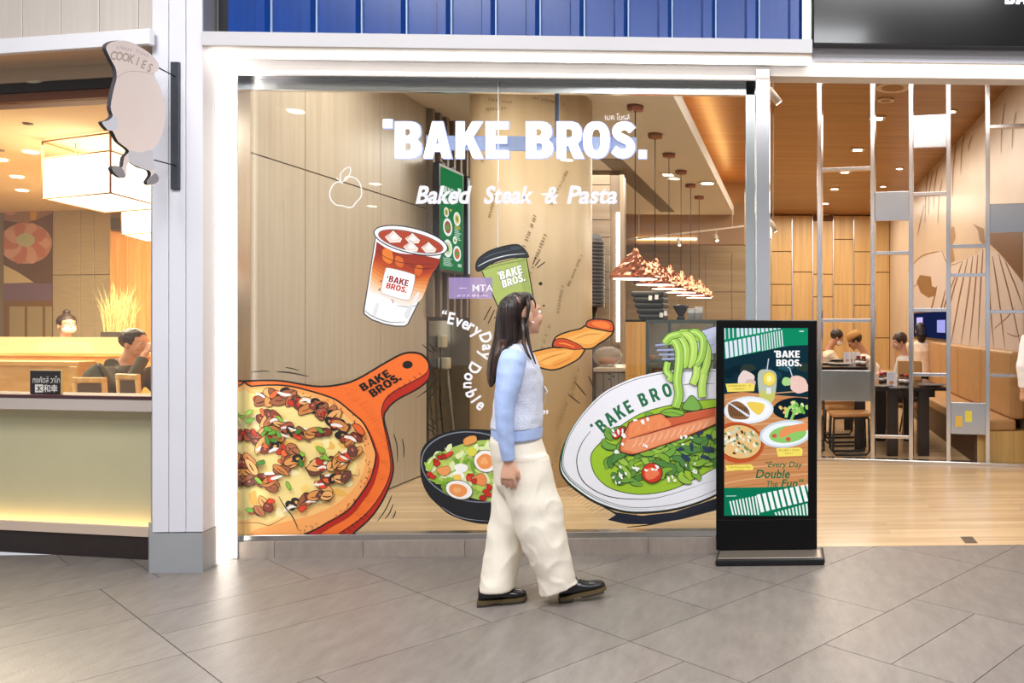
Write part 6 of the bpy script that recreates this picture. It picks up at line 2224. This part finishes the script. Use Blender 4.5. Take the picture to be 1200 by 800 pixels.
def hand_mesh(mb, T, curl=0.5, side=1):
    """Hand hanging along -z from the wrist at the origin, palm facing +x*side... fingers bent."""
    mb.loft([(T @ Vector(c), T.to_3x3() @ Vector(a), T.to_3x3() @ Vector(b)) for c, a, b in (
        ((0, 0, 0.012), (0.022, 0, 0), (0, 0.016, 0)), ((0.002, 0, -0.02), (0.03, 0, 0), (0, 0.016, 0)), ((0.004, 0, -0.055), (0.038, 0, 0), (0, 0.015, 0)), ((0.004, 0, -0.082), (0.036, 0, 0), (0, 0.012, 0)))], n=14)
    for k, (x, ln) in enumerate(((0.032, 0.068), (0.011, 0.076), (-0.010, 0.070), (-0.029, 0.054))):
        pts, z, y, an = [], -0.07, 0.0, 0.15
        pts.append(T @ Vector((x * 0.9 + 0.004, y, z)))
        for seg in (0.5, 0.3, 0.25):
            an += curl * 0.55
            z -= ln * seg * math.cos(an)
            y += side * ln * seg * math.sin(an)
            pts.append(T @ Vector((x + 0.004, y, z)))
        mb.tube(pts, [0.0095, 0.009, 0.0082, 0.0065], 8)
    mb.tube([T @ Vector((0.022, 0, -0.02)), T @ Vector((0.045, side * 0.012, -0.045)), T @ Vector((0.05, side * 0.022, -0.07)), T @ Vector((0.048, side * 0.03, -0.088))], [0.012, 0.0115, 0.0095, 0.0075], 8)


def eyes(root, T, sc=1.0):
    for s in (-1, 1):
        mb = MB()
        c = T @ Vector((0.072, s * 0.033, 0.008))
        mb.ball(c, 0.0125 * sc, 10, mat('efe8e2', rough=0.3))
        mb.ball(T @ Vector((0.0805, s * 0.034, 0.008)), 0.0058 * sc, 8, mat('1c120e', rough=0.2))
        mb.build('eye', None, root)


# ---------------- the woman walking past
base = atZ(616, 706, 0.0)
vd = Vector((base.x - CAM.x, base.y - CAM.y, 0)).normalized()
fw = Vector((vd.y, -vd.x, 0))
WM = Matrix(((fw.x, vd.x, 0, base.x), (fw.y, vd.y, 0, base.y), (0, 0, 1, 0), (0, 0, 0, 1)))
U = lambda px: (px - 616) / 243.0
W_ = lambda py: (706 - py) / 228.0
she = empty('person', (base.x, base.y, 0), 'woman in white trousers and pale blue cardigan walking past the window', 'person')


def sec(py, x0, x1, v, rv, tilt=0.0, tv=0.0):
    c = (U((x0 + x1) / 2), v, W_(py))
    return (c, ((U(x1) - U(x0)) / 2, 0, tilt), (0, rv, tv))


HT = Matrix.Translation((U(613), 0.012, W_(370))) @ Matrix.Rotation(math.radians(34), 4, 'Z') @ Matrix.Rotation(math.radians(-9), 4, 'Y')
HT = HT @ Matrix.Scale(1.0, 4)
# body: head, neck, trunk, arms, hands, legs in one surface
mb = MB(WM)
head_mesh(mb, HT)
mb.tube([HT @ Vector((-0.02, 0, -0.03)), (U(606), 0.0, W_(398)), (U(604), 0, W_(415))], [0.052, 0.048, 0.062], 16)
mb.loft([sec(412, 594, 616, 0, 0.09), sec(425, 590, 622, 0, 0.15), sec(450, 588, 628, 0, 0.14), sec(480, 588, 628, 0, 0.125), sec(510, 584, 630, 0, 0.14), sec(545, 584, 636, 0, 0.15)], n=24)
for s, arm in ((-1, [(604, 420, -0.155), (600, 448, -0.195), (594, 473, -0.215), (594, 500, -0.215), (597, 533, -0.20)]), (1, [(604, 420, 0.155), (606, 448, 0.19), (610, 473, 0.21), (618, 500, 0.205), (626, 530, 0.20)])):
    mb.tube([(U(a), v, W_(b)) for a, b, v in arm], [0.05, 0.042, 0.035, 0.03, 0.023], 14)
    hx, hy, hv = arm[-1]
    hand_mesh(mb, Matrix.Translation((U(hx), hv, W_(hy))) @ Matrix.Rotation(math.radians(6 if s < 0 else -10), 4, 'Y') @ Matrix.Rotation(math.radians(18 * s), 4, 'Z'), 0.42, -s)
mb.tube([(U(612), -0.075, W_(540)), (U(632), -0.07, W_(610)), (U(660), -0.04, W_(690))], [0.075, 0.055, 0.04], 16)
mb.tube([(U(606), 0.075, W_(540)), (U(596), 0.07, W_(615)), (U(577), 0.04, W_(692))], [0.075, 0.055, 0.04], 16)
body = mb.build('body', SKIN, she)
remesh(body, 0.0045, 3)
eyes(she, WM @ HT, 0.95)
MB(WM).ball(HT @ Vector((-0.012, -0.094, -0.034)), 0.006, 10).build('earring', mat('f2f0ee', rough=0.15, metal=0.4), she)
# ear ring sits on the near ear; lips tinted
# trousers
mb = MB(WM)
mb.loft([sec(503, 577, 633, 0, 0.135), sec(515, 574, 635, 0, 0.15), sec(530, 575, 640, 0, 0.165), sec(545, 578, 645, 0, 0.17), sec(562, 580, 648, 0, 0.165), sec(575, 586, 640, 0, 0.14)], n=28)
mb.loft([sec(530, 584, 641, -0.07, 0.095), sec(557, 587, 648.5, -0.08, 0.10), sec(592, 597, 659, -0.082, 0.105), sec(615, 604, 661.5, -0.078, 0.108), sec(639, 612, 666.5, -0.07, 0.11), sec(660, 620, 672, -0.062, 0.11, -0.03), sec(678, 628, 676, -0.056, 0.108, -0.03), sec(688, 632, 679, -0.053, 0.107, 0.03), ], n=28)
mb.loft([sec(530, 578, 634, 0.07, 0.095), sec(557, 579, 630, 0.08, 0.10), sec(592, 575, 624, 0.078, 0.102), sec(620, 571, 618, 0.07, 0.105), sec(642, 568.5, 613.5, 0.062, 0.106), sec(664, 565, 609, 0.055, 0.106), sec(689, 561.5, 603, 0.05, 0.105)], n=28)
tr = mb.build('trousers', mat('efe6d6', rough=0.75, var=0.02, vscale=10, bump=0.12, bscale=160), she)


def ridge(l):
    n_ = mnoise.noise(Vector((l.x * 9 - l.z * 4, l.y * 5, l.z * 6 + l.x * 6)))
    return (1 - abs(n_) * 4) if abs(n_) < 0.25 else 0.0


def folds(co):
    l = WMi @ co
    z = l.z
    q = mnoise.noise(Vector((l.x * 7 + z * 5, l.y * 6, z * 9 - l.x * 9)))
    q2 = mnoise.noise(Vector((l.x * 16, l.y * 14, z * 5)))
    k = 0.35 if z > 0.75 else 1.0
    cr = math.sin((z * 34 + l.x * 22) + 3 * mnoise.noise(Vector((l.x * 4, l.y * 4, z * 4)))) * max(0, 1 - abs(z - 0.42) * 3.2)
    return (q * 0.006 + q2 * 0.003) * k + cr * 0.0018 + 0.003 * ridge(l) * k


WMi = WM.inverted()
remesh(tr, 0.006, 3, disp=folds)
# knitted vest over a blue long sleeved top
mb = MB(WM)
mb.loft([sec(402, 594, 616, 0, 0.07), sec(408, 588, 622, 0, 0.115), sec(417, 584.5, 628, 0, 0.158), sec(430, 582.5, 633.5, 0, 0.176), sec(444, 581, 636.5, 0, 0.168), sec(458, 580, 636, 0, 0.157), sec(472, 578.5, 637, 0, 0.155), sec(488, 576.5, 637, 0, 0.16), sec(500, 574.5, 635.5, 0, 0.166)], n=30)
vest = mb.build('knitted_vest', mat('d9def0', rough=0.9, var=0.06, vscale=60, bump=0.5, bscale=140), she)
remesh(vest, 0.006, 3, disp=lambda co: 0.004 * mnoise.noise((WMi @ co) * 22) + 0.004 * mnoise.noise((WMi @ co) * 9))
BLU = mat('a9bde8', rough=0.8, var=0.04, vscale=20, bump=0.15, bscale=120)
mb = MB(WM)
mb.loft([sec(494, 577, 635, 0, 0.158), sec(503, 576, 636, 0, 0.164), sec(513, 576, 635.5, 0, 0.166)], n=28)
hem = mb.build('shirt_hem', BLU, she)
remesh(hem, 0.006, 2, disp=lambda co: 0.004 * mnoise.noise((WMi @ co) * 14))
for s, arm in ((-1, [(603, 414, -0.14, 0.058), (600.5, 424, -0.172, 0.066), (598.5, 438, -0.192, 0.064), (595, 455, -0.208, 0.055), (592.5, 472, -0.218, 0.046), (592.5, 490, -0.219, 0.042), (594.5, 510, -0.212, 0.038), (597, 531, -0.203, 0.032)]),
               (1, [(603, 414, 0.14, 0.058), (603, 428, 0.18, 0.062), (606, 448, 0.2, 0.055), (610, 473, 0.212, 0.045), (618, 500, 0.208, 0.04), (625, 527, 0.203, 0.032)])):
    mb = MB(WM)
    mb.tube([(U(a), v, W_(b)) for a, b, v, r in arm], [r for a, b, v, r in arm], 18)
    sl = mb.build('sleeve', BLU, she)
    remesh(sl, 0.006, 2, disp=lambda co: 0.0035 * mnoise.noise(Vector(((WMi @ co).x * 22 + (WMi @ co).z * 10, (WMi @ co).y * 18, (WMi @ co).z * 20))))
# tie of the vest
MB(WM).tube([(U(638), -0.03, W_(452)), (U(641.5), -0.035, W_(458)), (U(639), -0.035, W_(462)), (U(638), -0.03, W_(453)), (U(640), -0.035, W_(472))], 0.003, 5).build('ribbon_tie', mat('f0f1f6', rough=0.8), she)
# hair
HAIR = hair_mat('120a08', '34201a')
HAIRB = hair_mat('1c0f0b', '4f2c20')
mb = MB(WM)
hs = [(342.8, 604, 617, 0.028), (344.5, 598, 622, 0.05), (348, 592, 625, 0.07), (353, 587, 625, 0.083), (360, 583.5, 622.5, 0.09), (368, 582, 619, 0.092), (378, 581, 615.5, 0.09), (388, 580, 614, 0.09), (397, 579, 613, 0.092), (405, 577, 606, 0.094), (413, 575, 599, 0.09), (424, 572, 592, 0.08), (436, 571, 586, 0.062), (446, 572, 581.5, 0.04), (452, 574, 578, 0.02)]
mb.loft([sec(y, a, b, 0.0 if y < 400 else -0.02 * (y - 400) / 50, r) for y, a, b, r in hs], n=30)
hair = mb.build('hair', HAIR, she)


def strand(co):
    l = WMi @ co
    an = math.atan2(l.y, l.x - U(600))
    return 0.006 * mnoise.noise(Vector((an * 7, l.z * 3.5, 0))) + 0.003 * mnoise.noise(Vector((an * 18, l.z * 5, 3)))


remesh(hair, 0.005, 2, disp=strand)
rg = random.Random(8)
for (pts, r) in (([(616, 372, -0.082), (617, 385, -0.09), (619, 398, -0.098), (622, 410, -0.115), (627.5, 425, -0.13)], 0.011), ([(613, 372, -0.088), (613.5, 390, -0.1), (614, 402, -0.118), (618, 413, -0.14), (622, 420, -0.15)], 0.012),
                 ([(620, 346, -0.05), (625, 350, -0.06), (627.5, 356, -0.066), (627, 362, -0.07)], 0.006), ([(618, 347, -0.066), (619.5, 360, -0.085), (618, 372, -0.092), (615, 382, -0.096)], 0.011), ([(588, 400, -0.085), (583, 418, -0.1), (580, 436, -0.09), (577, 451, -0.06)], 0.014),
                 ([(594, 398, -0.09), (589, 410, -0.12), (584, 425, -0.115), (581, 440, -0.085)], 0.013)):
    mb = MB(WM)
    pts = [(U(a), v, W_(b)) for a, b, v in pts]
    mb.tube(pts, [r * (1.0 - 0.75 * (k / (len(pts) - 1)) ** 2) for k in range(len(pts))], 10)
    mb.build('hair_lock', HAIRB if r > 0.0125 else HAIR, she)
MB(WM).tube([(U(603), -0.055, W_(347)), (U(607), -0.07, W_(351)), (U(609.5), -0.082, W_(356))], [0.006, 0.009, 0.006], 8).build('hair_clip', mat('8c6a5a', rough=0.3), she)


# shoes
def shoe(root, T, name='shoe'):
    """Low laced shoe, heel at the origin, toe towards +x, sole on z=0."""
    e_ = empty(name, T.translation)
    e_.parent = root
    e_.matrix_parent_inverse = wmat(root).inverted()
    lea = mat('17171b', rough=0.22, var=0.1, vscale=12)
    prof = [(-0.002, 0.028), (0.01, 0.037), (0.04, 0.040), (0.08, 0.037), (0.12, 0.040), (0.16, 0.046), (0.195, 0.046), (0.222, 0.038), (0.238, 0.020)]
    outl = [(x, -w_) for x, w_ in prof] + [(x, w_) for x, w_ in reversed(prof)]
    MB(T).poly_prism(outl, 'z', 0.012, 0.030).build('sole', mat('5a4a2c', rough=0.5), e_)
    MB(T).poly_prism([(x, y) for x, y in outl if x < 0.075] and [(-0.002, -0.028), (0.01, -0.037), (0.04, -0.04), (0.07, -0.037), (0.07, 0.037), (0.04, 0.04), (0.01, 0.037), (-0.002, 0.028)], 'z', 0.0, 0.012).build('heel', mat('2b2620', rough=0.6), e_)
    MB(T).poly_prism([(0.11, -0.039), (0.16, -0.045), (0.2, -0.045), (0.225, -0.036), (0.225, 0.036), (0.2, 0.045), (0.16, 0.045), (0.11, 0.039)], 'z', 0.002, 0.012).build('tread', mat('2b2620', rough=0.6), e_)
    mb = MB(T)
    mb.loft([((0.004, 0, 0.055), (0, 0.024, 0), (0, 0, 0.034)), ((0.02, 0, 0.062), (0, 0.034, 0), (0, 0, 0.040)), ((0.05, 0, 0.062), (0, 0.037, 0), (0, 0, 0.043)), ((0.085, 0, 0.06), (0, 0.037, 0), (0, 0, 0.042)), ((0.12, 0, 0.053), (0, 0.039, 0), (0, 0, 0.034)), ((0.155, 0, 0.047), (0, 0.044, 0), (0, 0, 0.026)), ((0.19, 0, 0.044), (0, 0.043, 0), (0, 0, 0.023)), ((0.218, 0, 0.041), (0, 0.034, 0), (0, 0, 0.018)), ((0.234, 0, 0.036), (0, 0.016, 0), (0, 0, 0.010))], n=20)
    up_ = mb.build('upper', lea, e_)
    remesh(up_, 0.004, 2)
    mb = MB(T)
    for q in range(3):
        x = 0.098 + q * 0.016
        mb.tube([(x, -0.022, 0.093 - q * 0.008), (x + 0.006, 0, 0.099 - q * 0.0085), (x, 0.022, 0.093 - q * 0.008)], 0.0028, 6)
    mb.tube([(0.095, 0, 0.102), (0.082, -0.012, 0.114), (0.072, -0.022, 0.108), (0.09, -0.004, 0.103), (0.1, -0.018, 0.11), (0.108, -0.028, 0.1)], 0.0028, 6)
    o = mb.build('laces', BLACK, e_)
    o['kind'] = 'stuff'
    return e_


shoe(she, WM @ Matrix.Translation((U(560), 0.035, 0.0)) @ Matrix.Rotation(math.radians(0), 4, 'Z'))
shoe(she, WM @ Matrix.Translation((U(656), -0.045, 0.0)) @ Matrix.Rotation(math.radians(-4), 4, 'Z') @ Matrix.Rotation(math.radians(-9), 4, 'Y'))
MB(WM).tube([(U(664), -0.045, W_(680)), (U(668), -0.045, W_(694))], [0.034, 0.036], 16).build('sock', mat('eceaea', rough=0.9), she)
MB(WM).tube([(U(577), 0.035, W_(684)), (U(574), 0.035, W_(692))], [0.034, 0.036], 16).build('sock', mat('eceaea', rough=0.9), she)


# ---------------- seated and standing diners
def diner(label, T, top, hair_c, skin, lean=0.12, arms='table', cap=None, mask=False, hood=False, bun=False, long_hair=False, stand=False, bottom='2a2a30', turn=0.0, seat_z=0.47, nod=0.0, voxel=0.009):
    """T places the hips on the floor plane, +x forward."""
    loc = T.translation
    o = empty('person', (loc.x, loc.y, loc.z), label, 'person')
    s0 = 0.86 if stand else seat_z + 0.09
    hipz = s0
    sp = lambda t: Vector((lean * t, 0, hipz + 0.5 * t))
    hd_ = sp(1.0) + Vector((0.03 + lean * 0.3, 0, 0.19))
    H = T @ Matrix.Translation(hd_) @ Matrix.Rotation(turn, 4, 'Z') @ Matrix.Rotation(nod, 4, 'Y')
    mb = MB()
    head_mesh(mb, H)
    q3 = T.to_3x3()
    tr_ = lambda p: T @ Vector(p)
    mb.tube([H @ Vector((-0.02, 0, -0.04)), tr_(sp(1.0) + Vector((0, 0, 0.05))), tr_(sp(0.92))], [0.052, 0.05, 0.07], 12)
    mb.loft([(tr_(sp(t)), q3 @ Vector((a, 0, 0)), q3 @ Vector((0, b, 0))) for t, a, b in ((0, 0.11, 0.15), (0.35, 0.1, 0.14), (0.7, 0.11, 0.165), (0.95, 0.08, 0.15), (1.02, 0.05, 0.08))], n=18)
    sh_ = [sp(0.93) + Vector((0, s * 0.17, 0)) for s in (-1, 1)]
    paths = []
    for k, s in enumerate((-1, 1)):
        if arms == 'table':
            el, wr = sh_[k] + Vector((0.14, s * 0.06, -0.22)), sh_[k] + Vector((0.36, -s * 0.07, -0.21))
        elif arms == 'drink' and s < 0:
            el, wr = sh_[k] + Vector((0.20, s * 0.05, -0.14)), hd_ + Vector((0.13, -0.05, -0.07))
        elif arms == 'phone':
            el, wr = sh_[k] + Vector((0.06, s * 0.05, -0.25)), sh_[k] + Vector((0.26, -s * 0.12, -0.18))
        elif arms == 'down':
            el, wr = sh_[k] + Vector((-0.02, s * 0.06, -0.27)), sh_[k] + Vector((0.03, s * 0.05, -0.5))
        else:
            el, wr = sh_[k] + Vector((0.14, s * 0.06, -0.22)), sh_[k] + Vector((0.34, -s * 0.04, -0.2))
        paths.append((sh_[k], el, wr))
        mb.tube([tr_(sh_[k]), tr_(el), tr_(wr)], [0.048, 0.038, 0.026], 10)
        d = (wr - el).normalized()
        zax = -d
        xax = Vector((0, 0, 1)).cross(zax)
        xax = xax.normalized() if xax.length > 0.1 else Vector((1, 0, 0))
        yax = zax.cross(xax)
        R = Matrix((xax, yax, zax)).transposed().to_4x4()
        hand_mesh(mb, T @ Matrix.Translation(wr) @ R, 0.8, s)
    legs = []
    for s in (-1, 1):
        if stand:
            pth = [Vector((0, s * 0.09, hipz)), Vector((0.02, s * 0.09, 0.46)), Vector((0, s * 0.09, 0.06)), Vector((0.12, s * 0.10, 0.03))]
        else:
            pth = [Vector((0, s * 0.09, hipz - 0.02)), Vector((0.42, s * 0.11, hipz - 0.01)), Vector((0.4, s * 0.11, 0.08)), Vector((0.52, s * 0.12, 0.05))]
        legs.append(pth)
        mb.tube([tr_(p) for p in pth], [0.085, 0.06, 0.042, 0.036], 12)
    bd = mb.build('body', skin, o)
    remesh(bd, voxel * 0.75, 2)
    eyes(o, H)
    mb = MB()
    mb.loft([(tr_(sp(t)), q3 @ Vector((a, 0, 0)), q3 @ Vector((0, b, 0))) for t, a, b in ((-0.06, 0.135, 0.175), (0.15, 0.13, 0.172), (0.4, 0.122, 0.165), (0.7, 0.13, 0.185), (0.93, 0.10, 0.18), (1.03, 0.06, 0.085))], n=20)
    for a, b, c in paths:
        e2 = b.lerp(c, 0.12 if top.endswith('s') else 0.85)
        mb.tube([tr_(a), tr_(b), tr_(e2)] if not top.endswith('s') else [tr_(a), tr_(a.lerp(b, 0.5)), tr_(a.lerp(b, 0.85))], [0.068, 0.058, 0.042] if not top.endswith('s') else [0.066, 0.064, 0.062], 12)
    if hood:
        mb.tube([tr_(sp(1.0) + Vector((-0.05, -0.09, 0.03))), tr_(sp(1.0) + Vector((-0.1, 0, 0.02))), tr_(sp(1.0) + Vector((-0.05, 0.09, 0.03)))], 0.05, 10)
    sh2 = mb.build('shirt', mat(top.rstrip('s'), rough=0.8, var=0.06, vscale=12), o)
    remesh(sh2, voxel, 2, disp=lambda co: 0.006 * mnoise.noise(co * 11))
    mb = MB()
    for pth in legs:
        mb.tube([tr_(p) for p in pth[:3]], [0.10, 0.078, 0.06], 12)
    mb.loft([(tr_(sp(t)), q3 @ Vector((a, 0, 0)), q3 @ Vector((0, b, 0))) for t, a, b in ((-0.16, 0.10, 0.13), (-0.05, 0.128, 0.17), (0.06, 0.12, 0.165))], n=18)
    tb = mb.build('trousers', mat(bottom, rough=0.8), o)
    remesh(tb, voxel, 2)
    hm = hair_mat(hair_c, '4a3626' if hair_c != '0c0a0a' else '2a2422')
    mb = MB()
    mb.ball(H @ Vector((-0.024, 0, 0.042)), 0.1, 20, sc=(1.0, 0.9, 0.92), T=H.to_3x3().to_4x4())
    if bun:
        mb.ball(H @ Vector((-0.02, 0, 0.15)), 0.035, 12)
        mb.ball(H @ Vector((-0.09, 0, 0.0)), 0.045, 12)
    if long_hair:
        mb.tube([H @ Vector((-0.06, 0, 0.03)), H @ Vector((-0.085, 0, -0.08)), H @ Vector((-0.08, 0, -0.2))], [0.085, 0.085, 0.05], 14)
    hr = mb.build('hair', hm, o)
    remesh(hr, voxel * 0.8, 1, disp=lambda co: 0.004 * mnoise.noise(co * 40))
    for f in list(hr.data.vertices):            # keep the face clear of hair
        l = H.inverted() @ f.co
        if l.x > 0.045 and l.z < 0.055:
            f.co = H @ Vector((0.03, l.y * 0.6, max(l.z, 0.03)))
    if cap:
        mb = MB()
        mb.lathe([(0.104, 0.045), (0.106, 0.07), (0.098, 0.11), (0.07, 0.14), (0.02, 0.152), (0, 0.153)], (0, 0, 0), n=20, T=H @ Matrix.Translation((-0.015, 0, 0)))
        mb.box(0.06, 0.17, -0.07, 0.07, 0.05, 0.06, T=H, bevel=0.004)
        mb.build('cap', mat(cap, rough=0.7, var=0.05), o)
    if mask:
        mb = MB()
        mb.ball(H @ Vector((0.045, 0, -0.045)), 0.062, 14, sc=(1.02, 1.05, 0.82), T=H.to_3x3().to_4x4())
        mb.build('face_mask', mat('f4f0ea', rough=0.8), o)
    return o


def LT(px, py_head, yl, heading, seat=0.47, hh=0.0, lean=0.12):
    """Place a seated figure so that its head stands at the given pixel."""
    p = PL(px, py_head, yl)
    w = ML @ p
    R = Matrix.Rotation(LR + heading, 4, 'Z')
    w = w - R @ Vector((0.03 + 1.3 * lean, 0, 0))
    base_z = w.z - (seat + 0.09 + 0.5 + 0.19) + hh
    return Matrix.Translation((w.x, w.y, base_z)) @ R


T = LT(159, 403, 1.5, math.radians(8), lean=0.16, hh=0.0)
T.translation.z = 0.12
sz = (ML @ PL(159, 403, 1.5)).z - 0.12 - 0.78
diner('man in a dark hooded jacket drinking from a cup behind the neighbouring window', T, '5a5448', '2a1c14', SKIN, lean=0.16, arms='drink', hood=True, bottom='33363c', seat_z=sz)
hw = T @ Vector((0.16 + 0.03 + 0.16 * 0.3 + 0.13 + 0.09, -0.02, sz + 0.78 - 0.05))
o = empty('drinking_cup', hw, 'pale cup held to the mouth of the man in the dark jacket', 'cup')
MB().lathe([(0.025, -0.03), (0.034, 0.0), (0.038, 0.04), (0.034, 0.042), (0.03, 0.0), (0.0, -0.02)], hw, n=16).build('cup_body', mat('efe8da', rough=0.4), o)
T2 = LT(79, 381, 3.6, math.radians(-20))
T2.translation.z = 0.12
diner('masked woman with her hair in a bun behind the frosted screen', T2, 'ece2d4', '2a1a12', SKIN, arms='table', mask=True, bun=True, bottom='5a4a3a', stand=False, seat_z=(ML @ PL(79, 381, 3.6)).z - 0.12 - 0.78)


def RT(px, py_head, Y, heading, seat=0.47, lean=0.12):
    w = atY(px, py_head, Y)
    R = Matrix.Rotation(heading, 4, 'Z')
    w = w - R @ Vector((0.03 + 1.3 * lean, 0, 0))
    return Matrix.Translation((w.x, w.y, max(0, w.z - (seat + 0.09 + 0.5 + 0.19)))) @ R




def seat_at(label, px, py, Y, heading, lean, **k):
    """Seat a figure on the floor so that its head meets the pixel."""
    w = atY(px, py, Y)
    T = RT(px, py, Y, math.radians(heading), lean=lean)
    T.translation.z = 0.0
    return diner(label, T, k.pop('top'), k.pop('hair_c'), k.pop('skin'), lean=lean, seat_z=w.z - 0.78, **k)


def bar_stool(px, py, Y, heading, lean, label):
    T = RT(px, py, Y, math.radians(heading), lean=lean)
    sz_ = atY(px, py, Y).z - 0.78 - 0.03
    o = empty('dining_stool', (T.translation.x, T.translation.y, 0), label, 'stool', 'seats of the diners')
    x, y = T.translation.x, T.translation.y
    MB().lathe([(0.17, sz_ - 0.05), (0.18, sz_ - 0.03), (0.17, sz_ - 0.012), (0, sz_ - 0.01)], (x, y, 0), n=20).build('seat', SEAT, o)
    for q in range(4):
        a_ = q * math.pi / 2 + 0.78
        MB().tube([(x + 0.12 * math.cos(a_), y + 0.12 * math.sin(a_), sz_ - 0.05), (x + 0.19 * math.cos(a_), y + 0.19 * math.sin(a_), 0.0)], 0.012, 8).build('leg', BLACK, o)


seat_at('man in a tan cap and white t-shirt leaning over the high table', 1002, 400, 6.4, 176, 0.3, top='efe7dcs', hair_c='2a1a12', skin=SKIN_D, arms='table', cap='c08a4a', bottom='3a3430', nod=math.radians(28))
bar_stool(1002, 400, 6.4, 176, 0.3, 'black legged stool under the man in the cap')
seat_at('woman with dark hair leaning close to the man in the cap', 981, 396, 7.1, 8, 0.28, top='e6d2b8s', hair_c='1a1210', skin=SKIN_D, arms='table', bottom='4a3a2c', nod=math.radians(25), mask=True)
bar_stool(981, 396, 7.1, 8, 0.28, 'black legged stool under the woman beside the man in the cap')
seat_at('boy in a pale shirt looking at a phone at the near table', 1054, 401, 5.55, 186, 0.1, top='d9d4ce', hair_c='3c1c14', skin=SKIN, arms='phone', bottom='3a3a44', nod=math.radians(20))
bar_stool(1054, 401, 5.55, 186, 0.1, 'black legged stool under the boy with the phone')
seat_at('black haired person in a cream top sitting on the bench', 1078, 387, 8.3, 100, 0.03, top='ead9c6', hair_c='0c0a0a', skin=SKIN, arms='table', long_hair=True, bottom='2a2a30')
pw = atZ(1203, 566, 0.0)
diner('standing person in a white blouse and black trousers at the right edge', Matrix.Translation((pw.x + 0.2, pw.y, 0)) @ Matrix.Rotation(math.radians(80), 4, 'Z'), 'f2eeee', '140e0c', SKIN, lean=0.02, arms='down', stand=True, bottom='101013', long_hair=True)
# dark lit screen on the mural wall above the bench
e = empty('wall_screen', atX(1090, 400, XR - 0.02), 'dark navy lit screen low on the mural wall above the bench', 'screen')
a, b = atX(1111, 398, XR - 0.03), atX(1069, 364, XR - 0.03)
z1 = a.z + 0.0
bx('casing', XR - 0.03, XR - 0.001, a.y, b.y, 1.17, 1.17 + 0.5, mat('0e1018', rough=0.3), e, bevel=0.004)
bx('display', XR - 0.034, XR - 0.029, a.y + 0.03, b.y - 0.03, 1.2, 1.64, led('1a2450', 0.6), e)
bx('display_window', XR - 0.037, XR - 0.033, a.y + 0.2, a.y + 0.9, 1.3, 1.5, led('a9a8f0', 0.8), e)
bx('display_window', XR - 0.037, XR - 0.033, b.y - 1.3, b.y - 0.6, 1.36, 1.56, led('c8b8f0', 0.9), e)
